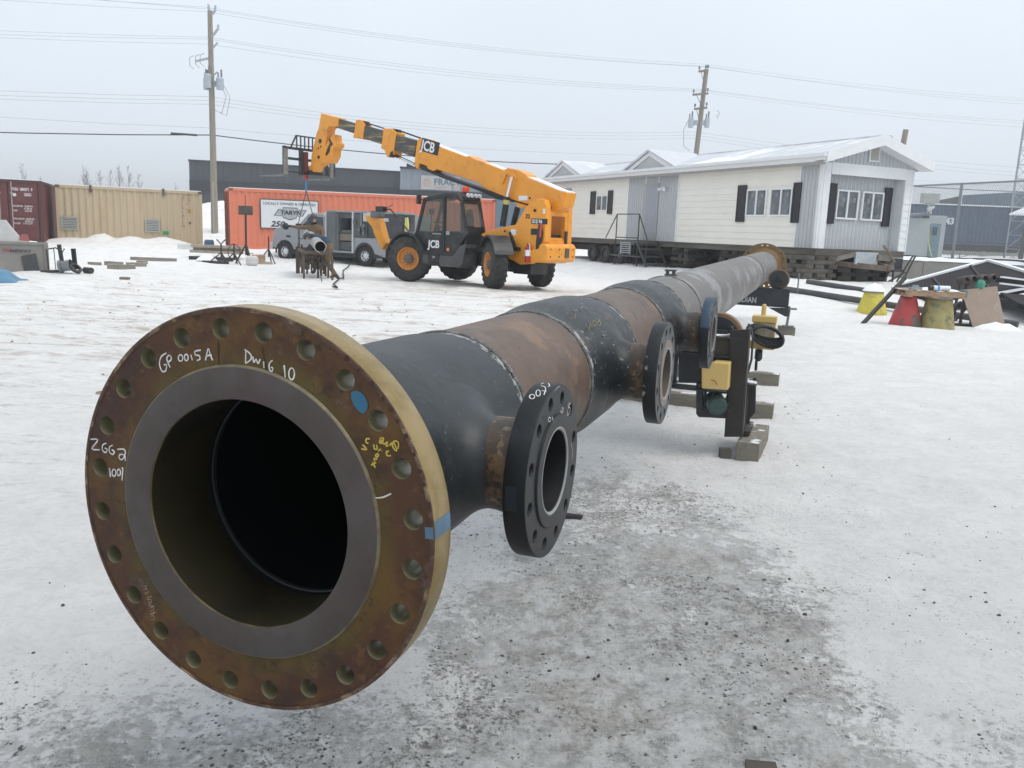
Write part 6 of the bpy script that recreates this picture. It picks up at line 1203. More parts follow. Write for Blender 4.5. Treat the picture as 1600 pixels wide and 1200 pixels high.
    sec([z4(140, 215), z4(178, 125), z4(265, 170), z4(250, 120), z4(185, 95), z4(150, 105)], yb + .002, yb + .05, og, 'ram_bracket', par=mb, bev=.004); sec([z4(240, 370), z4(375, 410), z4(300, 435)], yb - .3, yb - .02, og, 'gusset')
    st = pm('boom_steel', (.06, .057, .055), .5, var=.35, vs=4, col2=(.35, .27, .12), s2=2.2, mix2=(.53, .6), stretch=(.5, 3, 7))
    sec([z6(130, 222), z6(372, 290), z6(335, 475), z6(100, 392)], -.18, .16, st, 'boom_stage_two'); sec([z5(1060, 200), z5(1300, 262), z5(1262, 422), z5(1040, 348)], -.14, .13, st, 'boom_stage_three'); sec([z5(735, 112), z5(955, 176), z5(930, 290), z5(715, 222)], -.11, .10, st, 'boom_stage_four')
    sec([z5(1290, 232), z5(1380, 235), z5(1440, 285), z5(1410, 490), z5(1395, 570), z5(1330, 575), z5(1300, 495), z5(1258, 470), z5(1270, 390)], -.2, .19, og, 'boom_collar'); sec([z5(960, 130), z5(1010, 128), z5(1065, 180), z5(1040, 365), z5(990, 345), z5(925, 345), z5(940, 270)], -.16, .15, og, 'boom_collar')
    sec([z5(1380, 232), z5(1440, 240), z5(1450, 290), z5(1395, 285)], -.1, .12, bk, 'sheave_box'); sec([z5(1015, 135), z5(1075, 150), z5(1085, 195), z5(1040, 180)], -.08, .1, bk, 'sheave_box'); sec([z5(1370, 510), z5(1400, 500), z5(1395, 570), z5(1350, 575)], -.1, .2, bk, 'sheave_box')
    b = MB(); q = bp(.1, [z5(1080, 165), z5(1300, 235)]); b.tube(q, .022, 6); q = bp(.1, [z5(1450, 250), z6(420, 262)]); b.tube(q, .025, 6); q = bp(.05, [z5(1400, 540), z6(350, 560)]); b.tube([p + Vector((0, 0, .03)) for p in q], .015, 6); b.parts('boom_hose', bk, t); b = MB(); q = bp(.05, [z5(1400, 560), z6(350, 575)]); b.tube(q, .028, 10); b.build('extension_ram', ch, t, smooth=True)
    # boom head
    hd = sec([z5(545, 50), z5(690, 92), z5(742, 102), z5(740, 205), z5(700, 215), z5(640, 205), z5(612, 250), z5(612, 330), z5(595, 440), z5(650, 350), z5(690, 300), z5(695, 380), z5(725, 410), z5(720, 450), z5(690, 470), z5(680, 560), z5(640, 640), z5(560, 640), z5(480, 690), z5(462, 740), z5(430, 755), z5(400, 745), z5(400, 690), z5(425, 660), z5(430, 560), z5(490, 290), z5(515, 230)], -.19, .17, og, 'boom_head', bev=.015)
    b = MB()
    for (px, py, r_) in ((535, 385, .075), (518, 575, .055), (515, 470, .03), (543, 452, .03)): p = tl(.17, *z5(px, py)); b.cyl(p + Vector((0, .0, 0)), p + Vector((0, .012, 0)), r_, 16)
    p = [tl(.17, *z5(x, y)) for x, y in ((650, 350), (668, 390), (690, 420), (655, 450), (650, 510), (610, 560), (600, 540), (625, 470), (655, 410), (640, 370))]; b.prism([(q.x, .172, q.z) for q in p], (0, .01, 0)); b.parts('head_opening', bk, hd); b = MB(); q = bp(.0, [z5(560, 655), z5(480, 720)]); b.cyl(q[0], q[1], .04, 10); b.build('tilt_ram', ch, hd); b = MB(); q = tl(.0, *z5(450, 765)); b.box(q, (.35, .5, .14)); b.build('head_pin_block', bk, hd)
    # lift rams
    for (y_, a_, m_, c_, yy) in ((.36, (100, 600), (205, 320), (232, 150), .36), (-.34, (205, 590), (265, 400), (290, 300), -.34)):
        A_ = tl(y_, *z4(145, 590)) if y_ > 0 else tl(y_, *z4(240, 585)); M_ = tl(y_, *z4(185, 330)) if y_ > 0 else tl(y_, *z4(280, 420)); C_ = tl(y_, *z4(228, 150)) if y_ > 0 else tl(y_, *z4(300, 330))
        b = MB(); b.cyl(A_, M_, .085, 16); r_ = b.build('lift_ram', bk, t, smooth=True); MB().cyl(M_, C_, .045, 14).build('ram_rod', ch, r_, smooth=True); 
        if y_ > 0: MB().cyl(M_ + (A_ - M_) * .1, M_ + (A_ - M_) * .25, .088, 16).build('ram_label', pm('label_yellow', (.55, .45, .12), .5), r_)
    # stabiliser leg folded up at the front
    b = MB(); q = bp(.78, [z2(240, 300), z2(300, 290), z2(350, 320), z2(415, 325), z2(440, 420), z2(500, 640), z2(450, 720), z2(360, 540), z2(330, 440), z2(255, 350)]); b.prism([(p.x, .78, p.z) for p in q], (0, -.22, 0)); sb = b.build('stabiliser_leg', og, t, bevel=.012); b = MB(); p = tl(.79, *z2(330, 300)); b.cyl(p, p + Vector((0, .02, 0)), .04, 10); b.build('stabiliser_pin', bk, sb); MB().box(tl(.7, *z2(400, 280)), (.3, .3, .2)).build('stabiliser_foot', pm('tools_mixed', (.12, .14, .14), .5, var=.9, vs=7), sb)
    b = MB(); q = bp(.3, [z2(410, 560), z2(520, 570), z2(480, 700)]); b.bx(2.3, 3.15, -.5, .5, .55, 1.0); b.build('front_frame', bk, t)
    # fork carriage with backrest and forks
    X = 7.3; b = MB(); zt, zm = 3.93, 3.6
    for z in (zt, zm): b.bx(X - .03, X + .03, -1.0, 1.08, z - .04, z + .04)
    b.bx(X - .04, X + .04, -1.05, -.93, 3.15, 3.95); b.bx(X - .04, X + .04, 1.0, 1.1, 3.15, 3.98); b.bx(X - .04, X + .04, -.75, -.66, 3.2, 3.93); b.bx(X - .05, X + .05, .32, .44, 3.1, 3.95); b.bx(X - .03, X + .03, -1.0, 1.05, 3.16, 3.2)
    cr_ = b.build('fork_carriage', pm('carriage_black', (.03, .032, .036), .6, var=.3), t); b = MB(); b.bx(X, X + .05, -.62, .56, 4.33, 4.37)
    for k in range(8): yy = -.6 + 1.14 * k / 7; b.bx(X, X + .03, yy - .018, yy + .018, 3.9, 4.34)
    b.beam((X + .02, .56, 4.35), (X + .02, .78, 3.95), .04); b.build('backrest', pm('carriage_black', (.03, .032, .036), .6, var=.3), cr_)
    for yy in (1.05, -.85):
        b = MB(); b.bx(X - .1, X - .04, yy - .07, yy + .07, 3.02, 3.9); b.prism([(X - .1, yy - .07, 3.02), (X - .1, yy - .07, 3.08), (X + 1.2, yy - .07, 3.05), (X + 1.25, yy - .07, 3.03)], (0, .14, 0)); b.build('fork', pm('fork_worn', (.20, .19, .175), .6, var=.3), cr_)
    MB().bx(X - .15, X - .05, .2, .32, 3.2, 3.85).build('red_bracket', pm('dark_red', (.15, .03, .03), .6), cr_)
    # lettering
    wt = pm('letter_white', (.75, .76, .77), .5); bkl = pm('letter_black', (.02, .02, .02), .6)
    a = tl(Y1, *z3(205, 680)); c_ = tl(Y1, *z3(352, 680)); Ld = a.x - c_.x
    text('door_logo', 'JCB', .29, wt, dr, frameM((a.x, Y1 + .004, a.z), (-1, 0, 0), (0, 0, 1)), bold=.008, sx=Ld / .53, shear=.05)
    a = tl(yb, *z6(420, 385)); c_ = tl(yb, *z6(600, 440)); d = Vector((c_.x - a.x, 0, c_.z - a.z)); L_ = d.length; d.normalize(); up = Vector((d.z, 0, -d.x)) if -d.x > 0 else Vector((-d.z, 0, d.x)); M = frameM((a.x, yb + .014, a.z), d, up)
    b = MB(); b.add([M @ Vector(p) for p in ((-.03, -.045, -.008), (L_ + .05, -.045, -.008), (L_ + .05, .33, -.008), (-.03, .33, -.008))], [[0, 1, 2, 3]]); b.build('logo_backing', bkl, mb)
    text('boom_logo', 'JCB', .40, wt, mb, M, bold=.010, sx=L_ / .74)
    def lab(s_, px, py, size, m, sx_=1, y_=.645): a = tl(y_, px, py); text('side_lettering', s_, size, m, t, frameM((a.x, y_, a.z), (-1, 0, 0), (0, 0, 1)), bold=.005, sx=sx_)
    lab('32', *z4(348, 520), .15, bkl); a = tl(.645, *z4(400, 570)); b = MB(); b.bx(a.x - .52, a.x, .642, .648, a.z - .0, a.z + .14); b.bx(a.x - .25, a.x, .642, .648, a.z - .28, a.z - .12); b.build('label_plate', bkl, t); lab('512 56', *z4(408, 562), .13, wt, .9, .65)
    for (px, py, w, h) in ((288, 360, .30, .12), (218, 672, .17, .16), (505, 480, .07, .13)): 
        a = tl(.645 if py > 400 else yb + .003, *z4(px, py)); yy = .645 if py > 400 else yb + .003; MB().bx(a.x - w, a.x, yy, yy + .004, a.z, a.z + h).build('white_label', wt, t)
    b = MB()
    for (px, py) in ((388, 340), (440, 365), (575, 425), (250, 730), (165, 635)): yy = .645 if py > 450 else yb; p = tl(yy, *z4(px, py)); b.cyl(p, p + Vector((0, .01, 0)), .03, 10)
    p = tl(.645, *z4(435, 450)); b.cyl(p, p + Vector((0, .03, 0)), .04, 10); b.build('bolt', bkl, t)
    # emblem smudges and hose, extinguisher
    b = MB(); q = [tl(.70, *z4(x, y)) for x, y in ((470, 560), (500, 640), (490, 720), (465, 790), (440, 800), (445, 720), (455, 640))]; b.prism([(p.x, .66, p.z) for p in q], (0, .05, 0)); b.build('side_grille', bkl, t); b = MB(); a = tl(.72, *z4(480, 690)); b.bx(a.x - .03, a.x + .03, .71, .72, a.z, a.z + .35); b.build('red_label', pm('label_red', (.5, .05, .06), .5), t)
    p = tl(.74, *z4(365, 915)); b = MB(); b.lathe([(0, 0), (0, .075), (.38, .075), (.44, .03), (.5, .03), (.5, 0)], p, (0, 0, 1), 18); e_ = b.build('extinguisher', pm('extinguisher_red', (.35, .02, .03), .35), t, smooth=True); b = MB(); b.lathe([(.17, .077), (.33, .077)], p, (0, 0, 1), 18); b.tube([p + Vector((0, 0, .5)), p + Vector((-.07, .03, .48)), p + Vector((-.09, .02, .25))], .012, 6); b.build('extinguisher_label', wt, e_)
    return t
tele()
# sling and chains from the forks to the pipe on the stand
def sling():
    a = TO + TX * 7.25 + TY * .12 + Vector((0, 0, 3.12)); a = atY(478, 272, a.y); b1 = atY(478.5, 298, a.y - .15); e1 = atY(466, 350, 27.6); e2 = atY(492, 348, 27.4); t = empty('lifting_sling', a, 0, 'red hook, blue strap and two thin chains hanging from the forks to the grey pipe', 'sling')
    k = lambda v: v - a
    b = MB(); b.lathe([(-.12, 0), (-.1, .07), (.08, .08), (.12, .03)], k(a) + Vector((0, 0, -.08)), (0, 0, -1), 12); b.build('hook', pm('hook_red', (.45, .04, .05), .4), t, smooth=True); MB().beam(k(a) + Vector((0, 0, -.15)), k(b1), .05, .06).build('strap', pm('strap_blue', (.05, .25, .42), .7), t)
    b = MB(); b.tube([k(b1), k(e1)], .016, 5); b.tube([k(b1), k(e2)], .016, 5); b.build('chain', pm('chain_dark', (.08, .08, .08), .5, .3), t)
sling()
# ================================================================== the pipe spool
C0 = Vector((-.569, 1.747, .922)); NX = Vector((.336, .942, .009)).normalized(); LY = Vector((0, 0, 1)).cross(NX).normalized(); UZ = NX.cross(LY)
SM = Matrix((NX, LY, UZ)).transposed()
def spl(px, py, x=None, y=None, off=0):
    """photo pixel -> spool coordinates on the plane local x (or local y) = const"""
    if x is not None: P = onpl(px, py, C0 + NX * x, NX)
    else: P = onpl(px, py, C0 + LY * y, LY)
    P = P - C0; return Vector((P.dot(NX), P.dot(LY), P.dot(UZ)))
def shader_radial(name, inner, outer, r0, r1, blot, rough=.5, s=3.0, m2=(.45, .65), extra=None, bump=.0):
    """paint whose tone runs with the radius from the spool axis (two coatings meet there), blotched by noise"""
    m = pm(name, inner, rough, var=.14, vs=14, bump=bump, bs=60); t = m.node_tree; N = t.nodes; L = t.links; b = N['Principled BSDF']; src = b.inputs['Base Color'].links[0].from_socket
    tcn = N.new('ShaderNodeTexCoord'); sp = N.new('ShaderNodeSeparateXYZ'); L.new(tcn.outputs['Object'], sp.inputs[0]); cm = N.new('ShaderNodeCombineXYZ'); L.new(sp.outputs['Y'], cm.inputs[1]); L.new(sp.outputs['Z'], cm.inputs[2])
    ln = N.new('ShaderNodeVectorMath'); ln.operation = 'LENGTH'; L.new(cm.outputs[0], ln.inputs[0]); nz = N.new('ShaderNodeTexNoise'); nz.inputs['Scale'].default_value = s; nz.inputs['Detail'].default_value = 7; nz.inputs['Roughness'].default_value = .65; L.new(tcn.outputs['Object'], nz.inputs['Vector'])
    a = N.new('ShaderNodeMath'); a.operation = 'MULTIPLY_ADD'; L.new(nz.outputs['Fac'], a.inputs[0]); a.inputs[1].default_value = .16; L.new(ln.outputs['Value'], a.inputs[2])
    mr_ = N.new('ShaderNodeMapRange'); L.new(a.outputs[0], mr_.inputs[0]); mr_.inputs[1].default_value = r0 + .08; mr_.inputs[2].default_value = r1 + .08
    def mx(f, x, y):
        q = N.new('ShaderNodeMix'); q.data_type = 'RGBA'; L.new(f, q.inputs[0]); L.new(x, q.inputs[6])
        q.inputs[7].default_value = (*y, 1); return q.outputs[2]
    out = mx(mr_.outputs[0], src, outer)
    for (col, sc, lo, hi, am, seed) in blot:
        n2 = N.new('ShaderNodeTexNoise'); n2.inputs['Scale'].default_value = sc; n2.inputs['Detail'].default_value = 8; n2.inputs['Roughness'].default_value = .72; mp = N.new('ShaderNodeMapping'); mp.inputs['Location'].default_value = (seed, seed * 2, 0); L.new(tcn.outputs['Object'], mp.inputs[0]); L.new(mp.outputs[0], n2.inputs['Vector'])
        r = N.new('ShaderNodeMapRange'); L.new(n2.outputs['Fac'], r.inputs[0]); r.inputs[1].default_value = .5 + (lo - .5) * .55; r.inputs[2].default_value = .5 + (hi - .5) * .55; r.inputs[4].default_value = am; out = mx(r.outputs[0], out, col)
    L.new(out, b.inputs['Base Color']); return m
def disc_holes(name, R, r, hr, n, bc, x0, x1, mats, parent, ph=0, origin=(0, 0, 0), frame=None, bevel=.0015):
    """flat ring with bolt holes: 2-D curve filled and extruded, slots: 0 face, 1 outer rim, 2 hole wall, 3 bore"""
    cu = bpy.data.curves.new(name, 'CURVE'); cu.dimensions = '2D'; cu.fill_mode = 'BOTH'; cu.extrude = (x1 - x0) / 2 - bevel; cu.bevel_depth = bevel; cu.bevel_resolution = 1; cu.offset = -bevel
    def circ(cx, cy, rr, seg):
        s_ = cu.splines.new('POLY'); s_.points.add(seg - 1); s_.use_cyclic_u = True
        for i in range(seg): a = 2 * math.pi * i / seg; s_.points[i].co = (cx + rr * math.cos(a), cy + rr * math.sin(a), 0, 1)
    circ(0, 0, R, 128); circ(0, 0, r, 96)
    for k in range(n): a = math.radians(ph) + 2 * math.pi * k / n; circ(bc * math.cos(a), bc * math.sin(a), hr, 28)
    t = bpy.data.objects.new('tmp', cu); COL.objects.link(t); me = bpy.data.meshes.new_from_object(t); bpy.data.objects.remove(t); me.materials.clear()
    for m in mats: me.materials.append(m)
    for p in me.polygons:
        c = p.center; rad = math.hypot(c.x, c.y)
        if abs(p.normal.z) > .8: p.material_index = 0
        elif rad > R - .006: p.material_index = 1
        elif rad < r + .006: p.material_index = min(3, len(mats) - 1)
        else: p.material_index = 2
    # curve x -> left (+y), curve y -> up (+z), curve z -> -axis ; centred on thickness
    M = frame or Matrix(((0, 0, -1, 0), (1, 0, 0, 0), (0, 1, 0, 0), (0, 0, 0, 1)))
    me.transform(Matrix.Translation(Vector(origin)) @ M @ Matrix.Translation((0, 0, -(x0 + x1) / 2)))
    if M.determinant() < 0: me.flip_normals()
    for p in me.polygons: p.use_smooth = True
    try: me.set_sharp_from_angle(angle=math.radians(30))
    except Exception: pass
    o = bpy.data.objects.new(name, me); COL.objects.link(o); o.parent = parent; return o
def spool():
    t = empty('pipe_spool', C0, 0, 'long heavy steel pipe with huge rusty bolted front flange and three black side branches', 'pipe'); t.rotation_euler = SM.to_euler()
    face = shader_radial('flange_face', (.085, .060, .014), (.070, .031, .015), .325, .375, [((.040, .020, .015), 4, .46, .66, .8, 1), ((.12, .062, .014), 3.2, .50, .68, .7, 5), ((.13, .095, .09), 6, .68, .78, .5, 9), ((.02, .012, .010), 11, .68, .76, .5, 13), ((.15, .085, .035), 26, .66, .74, .45, 3), ((.018, .012, .010), 34, .70, .76, .6, 21)], .55, bump=.08); face.node_tree.nodes['Principled BSDF'].inputs['Specular IOR Level'].default_value = .3
    rimm = shader_radial('flange_rim', (.175, .12, .03), (.175, .12, .03), 2, 3, [((.29, .215, .095), 3, .45, .65, .8, 2), ((.22, .14, .035), 3, .66, .80, .7, 4), ((.14, .07, .03), 9, .74, .82, .6, 8)], .34)
    hole = pm('bolt_hole_wall', (.19, .175, .105), .35, .2, var=.3, vs=20); ringm = shader_radial('raised_face', (.052, .041, .034), (.052, .041, .034), 2, 3, [((.075, .036, .044), 2.2, .60, .78, .6, 3), ((.070, .063, .061), 4, .50, .70, .6, 6), ((.035, .023, .022), 9, .68, .76, .5, 11)], .55)
    bore = shader_radial('bore_olive', (.022, .018, .005), (.022, .018, .005), 2, 3, [((.009, .007, .004), 4, .42, .62, .9, 2)], .6); black = pm('inside_black', (.010, .012, .014), .55, var=.3, vs=5); edge = pm('edge_highlight', (.15, .125, .075), .4, .2, var=.6, vs=14)  # edge colour is lightened to paint a highlight along the raised face lips
    fl = disc_holes('front_flange', .452, .30, .0215, 24, .4064, .006, .086, [face, rimm, hole, bore], t, ph=7.5 + 90)
    b = MB(); b.lathe([(.0062, .331), (.001, .328), (0, .326), (0, .259), (.001, .2565), (.006, .2555)], (0, 0, 0), (1, 0, 0), 128, mis=[1, 1, 0, 0, 1]); b.build('raised_face', [ringm, edge], fl, smooth=True)
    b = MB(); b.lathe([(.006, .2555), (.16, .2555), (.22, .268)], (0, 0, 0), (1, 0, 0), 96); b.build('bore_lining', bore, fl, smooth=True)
    b = MB(); b.lathe([(.0855, .366), (.092, .352), (.11, .338), (.16, .312), (.205, .302), (.24, .302)], (0, 0, 0), (1, 0, 0), 96); b.build('flange_hub', pm('hub_gold', (.34, .26, .12), .4, var=.12), fl, smooth=True)
    # rusty nicks punched round the rim corner
    b = MB(); 
    for k in range(10):
        a = math.radians(17 + k * 4.2 + .8 * math.sin(k * 5)); p = Vector((.0045, -.4455 * math.cos(a), .4455 * math.sin(a))); b.lathe([(0, 0), (0, .0045 + .002 * math.sin(k * 3)), (.001, .006)], p, (1, 0, 0), 8)
    b.build('punch_marks', pm('nick_dark', (.05, .018, .012), .8), fl)
    b = MB(); b.lathe([(.0048, .4430), (.0048, .4502), (.0066, .4525)], (0, 0, 0), (1, 0, 0), 128); b.build('rim_edge', pm('edge_rust', (.07, .035, .022), .7, var=.5, vs=40, col2=(.28, .2, .12), s2=14, mix2=(.52, .66)), fl, smooth=True)
    # inside walls of the header
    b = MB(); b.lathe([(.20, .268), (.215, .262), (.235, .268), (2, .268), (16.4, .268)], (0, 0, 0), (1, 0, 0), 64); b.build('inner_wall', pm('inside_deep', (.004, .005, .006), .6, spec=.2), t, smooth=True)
    b = MB(); b.tube([(.225, .266 * math.cos(a), .266 * math.sin(a)) for a in [6.2832 * i / 96 for i in range(96)]], .009, 8, closed=True); b.build('inner_weld', pm('weld_dark', (.028, .031, .034), .35, .4), t, smooth=True)
    # outer shell pieces ---------------------------------------------------------------
    def shell(nm, prof, m): b = MB(); b.lathe(prof, (0, 0, 0), (1, 0, 0), 96); return b.build(nm, m, t, smooth=True)
    def weldmix(m, stations, col, width=.035, lo=.50, hi=.62, am=.8, sc=16):
        """chalky weld flux brushed either side of each weld station"""
        N = m.node_tree.nodes; L = m.node_tree.links; b = N['Principled BSDF']; src = b.inputs['Base Color'].links[0].from_socket
        tcn = N.new('ShaderNodeTexCoord'); sp = N.new('ShaderNodeSeparateXYZ'); L.new(tcn.outputs['Object'], sp.inputs[0]); acc = None
        for s_ in stations:
            q = N.new('ShaderNodeMath'); q.operation = 'SUBTRACT'; L.new(sp.outputs['X'], q.inputs[0]); q.inputs[1].default_value = s_; w = N.new('ShaderNodeMath'); w.operation = 'ABSOLUTE'; L.new(q.outputs[0], w.inputs[0]); r = N.new('ShaderNodeMapRange'); L.new(w.outputs[0], r.inputs[0]); r.inputs[1].default_value = width; r.inputs[2].default_value = 0.0
            if acc is None: acc = r.outputs[0]
            else: x_ = N.new('ShaderNodeMath'); x_.operation = 'MAXIMUM'; L.new(acc, x_.inputs[0]); L.new(r.outputs[0], x_.inputs[1]); acc = x_.outputs[0]
        nz = N.new('ShaderNodeTexNoise'); nz.inputs['Scale'].default_value = sc; nz.inputs['Detail'].default_value = 8; nz.inputs['Roughness'].default_value = .75; L.new(tcn.outputs['Object'], nz.inputs['Vector']); ad = N.new('ShaderNodeMath'); ad.operation = 'MULTIPLY_ADD'; L.new(acc, ad.inputs[0]); ad.inputs[1].default_value = .17; L.new(nz.outputs['Fac'], ad.inputs[2])
        r = N.new('ShaderNodeMapRange'); L.new(ad.outputs[0], r.inputs[0]); r.inputs[1].default_value = lo + .075; r.inputs[2].default_value = hi + .02; mu = N.new('ShaderNodeMath'); mu.operation = 'MULTIPLY'; L.new(r.outputs[0], mu.inputs[0]); g = N.new('ShaderNodeMapRange'); L.new(acc, g.inputs[0]); g.inputs[1].default_value = 0; g.inputs[2].default_value = .3; g.inputs[4].default_value = am; L.new(g.outputs[0], mu.inputs[1])
        x_ = N.new('ShaderNodeMix'); x_.data_type = 'RGBA'; L.new(mu.outputs[0], x_.inputs[0]); L.new(src, x_.inputs[6]); x_.inputs[7].default_value = (*col, 1); L.new(x_.outputs[2], b.inputs['Base Color'])
    W1, W2, W3, W4, W5, W6 = 1.05, 1.86, 2.75, 3.6, 4.42, 5.16
    def tee_mat(nm, rust, st):
        m = shader_radial(nm, (.018, .022, .025), (.018, .022, .025), 2, 3, [((.036, .041, .045), 2.2, .46, .66, .75, 3), ((.022, .025, .028), 5, .55, .70, .6, 6)] + ([((.15, .10, .07), 3.5, .60, .72, .35, 8), ((.30, .31, .31), 42, .69, .73, .6, 4)] if rust else [((.22, .23, .23), 60, .735, .76, .4, 4)]), .46, bump=.06); weldmix(m, st, (.40, .40, .39), .06); m.node_tree.nodes['Principled BSDF'].inputs['Specular IOR Level'].default_value = .4; return m
    tb1 = tee_mat('tee_black', False, [W1]); tb2 = tee_mat('tee_black_scuffed', True, [W2, W3]); tb3 = tee_mat('tee_black_far', True, [W4, W5])
    br = shader_radial('pipe_brown', (.105, .066, .045), (.105, .066, .045), 2, 3, [((.26, .20, .15), 44, .74, .80, .5, 31), ((.045, .034, .029), 2.4, .46, .70, .85, 2), ((.21, .125, .065), 3.2, .60, .74, .7, 5), ((.04, .022, .018), 8, .70, .78, .7, 9), ((.16, .14, .12), 1.6, .60, .80, .5, 12)], .5, bump=.08); weldmix(br, [W1, W2, W3, W4], (.16, .155, .145), .04)
    gy = shader_radial('pipe_mill_grey', (.125, .117, .108), (.125, .117, .108), 2, 3, [((.125, .12, .118), 2.4, .46, .62, .8, 2), ((.30, .30, .31), 2.2, .54, .66, .6, 5), ((.13, .095, .075), 5, .60, .72, .5, 8), ((.30, .30, .30), 14, .70, .80, .4, 3)], .5, bump=.05); weldmix(gy, [W6, 12.3], (.09, .075, .065), .03)
    def tee_prof(a, b_, r0=.288, rm=.308): return [(a, r0), (a + .03, r0 + .001)] + [(a + .03 + .22 * u, r0 + .001 + (rm - r0 - .001) * smooth(u)) for u in (.2, .4, .6, .8, 1)] + [(b_ - .03 - .22 * u, r0 + .001 + (rm - r0 - .001) * smooth(u)) for u in (1, .8, .6, .4, .2)] + [(b_ - .03, r0 + .001), (b_, r0)]
    t1 = shell('tee_fitting', [(.24, .302), (.30, .306), (.9, .300), (W1 - .06, .290), (W1, .288)], tb1); t2 = shell('tee_fitting', tee_prof(W2, W3, .289, .313), tb2); t3 = shell('tee_fitting', tee_prof(W4, W5, .288, .310), tb3)
    shell('brown_pipe', [(W1 + .0, .287), (W2, .287)], br); shell('brown_pipe', [(W3, .287), (W4, .287)], br); shell('grey_pipe', [(W5, .288), (8, .288), (12.3, .289), (16.45, .289)], gy)
    wb = pm('weld_bead', (.10, .098, .095), .4, .35, var=.4, vs=60, bump=.5, bs=120, col2=(.25, .25, .245), s2=20, mix2=(.5, .65))
    for s_, r_ in ((W1, .2885), (W2, .2885), (W3, .2885), (W4, .289), (W5, .289), (W6, .2885), (12.3, .289)):
        b = MB(); b.tube([(s_, r_ * math.cos(a), r_ * math.sin(a)) for a in [6.2832 * i / 96 for i in range(96)]], .0075, 6, closed=True); o = b.build('weld_bead', wb, t, smooth='all')
        for v in o.data.vertices: v.co.x = s_ + (v.co.x - s_) * 1.5
    # side branches ------------------------------------------------------------------
    nblk = [pm('nozzle_black', (.007, .009, .011), .5, var=.2, vs=8, col2=(.022, .026, .03), s2=3), pm('nozzle_black_chipped', (.014, .016, .019), .45, var=.2, vs=8, col2=(.28, .27, .25), s2=12, mix2=(.625, .66)), pm('nozzle_blue_black', (.010, .013, .017), .45, var=.2, vs=8, col2=(.25, .25, .24), s2=9, mix2=(.64, .67))]
    nface = [pm('nozzle_face', (.015, .017, .019), .45, var=.12, vs=10), pm('nozzle_face_grey', (.06, .062, .064), .5, var=.2, vs=14, col2=(.15, .15, .145), s2=10), pm('nozzle_face_far', (.055, .058, .062), .5, var=.2, vs=14)]
    for m_ in nblk + nface: m_.node_tree.nodes['Principled BSDF'].inputs['Specular IOR Level'].default_value = .3
    bright = pm('nozzle_lip', (.30, .30, .29), .35, .3, var=.2, vs=20); lipb = pm('nozzle_lip_brown', (.17, .145, .125), .5, var=.2, vs=12); neckm = shader_radial('neck_rust', (.065, .040, .025), (.065, .040, .025), 2, 3, [((.035, .030, .026), 7, .44, .62, .85, 2), ((.20, .12, .06), 9, .58, .70, .8, 5), ((.30, .24, .15), 26, .66, .72, .5, 9)], .55, bump=.1)
    PROF = [(.24, .302), (.30, .306), (.9, .300), (.99, .290), (1.05, .288)] + tee_prof(1.86, 2.75, .289, .313) + tee_prof(3.6, 4.42, .288, .310)
    def rsh(x):
        for (x0, r0), (x1, r1) in zip(PROF, PROF[1:]):
            if x0 <= x <= x1: return r0 + (r1 - r0) * (x - x0) / (x1 - x0)
        return .288
    for i, (st, RH, tm, tee, dz) in enumerate(((.60, .303, tb1, t1, .012), (2.28, .315, tb2, t2, .014), (4.0, .312, tb3, t3, .010))):
        Rb, rf = .122, .075; b = MB(); n_ = 64; k_ = 9; vs = []
        for a_ in range(k_ + 1):
            al = (math.pi / 2) * a_ / k_; rho = Rb + rf * (1 - math.sin(al)) * 1.25
            for j in range(n_):
                ps = 2 * math.pi * j / n_; dx, dz_ = rho * math.cos(ps), rho * math.sin(ps); zz_ = dz_ + dz; RR = rsh(st + dx) + (-.0035 if a_ == 0 else .0008); hh = math.sqrt(RR * RR - min(zz_ * zz_, RR * RR * .97)); fl_ = math.sqrt(max(RH ** 2 - (Rb * math.sin(ps)) ** 2, 0)); rise = rf * (1 - math.cos(al)); w = al / (math.pi / 2)
                vs.append((st + dx, -(hh * (1 - w ** 3) + max(fl_, hh) * w ** 3 + rise * (1 - .0 * w)), dz + dz_))
        b.add(vs, [[a_ * n_ + j, a_ * n_ + (j + 1) % n_, (a_ + 1) * n_ + (j + 1) % n_, (a_ + 1) * n_ + j] for a_ in range(k_) for j in range(n_)]); 
        # continue to the weld at constant radius
        o_ = len(b.v); vs = [(st + Rb * math.cos(2 * math.pi * j / n_), -.388, dz + Rb * math.sin(2 * math.pi * j / n_)) for j in range(n_)]; b.add(vs, []); b.f += [[k_ * n_ + j, k_ * n_ + (j + 1) % n_, o_ + (j + 1) % n_, o_ + j] for j in range(n_)]; b.m += [0] * n_
        b.build('branch_neck', tm, tee, smooth='all')
        b = MB(); b.lathe([(-.02, Rb + .0005), (0, Rb + .001), (.02, Rb + .004), (.03, Rb + .006), (.04, Rb + .002), (.065, Rb + .004), (.082, Rb + .03), (.088, Rb + .05)], (st, -.372, dz), (0, -1, 0), 64); b.build('neck_weld', neckm, tee, smooth=True)
        Fm = Matrix(((1, 0, 0, 0), (0, 0, -1, 0), (0, 1, 0, 0), (0, 0, 0, 1)))
        nf = disc_holes('side_flange', .228 if i < 2 else .226, .13, .0165, 12, .192, 0, .058, [nface[i], nblk[i], pm('inside_black', (.010, .012, .014), .55), nblk[i]], t, ph=15, origin=(st, -.515, dz), frame=Fm, bevel=.003)
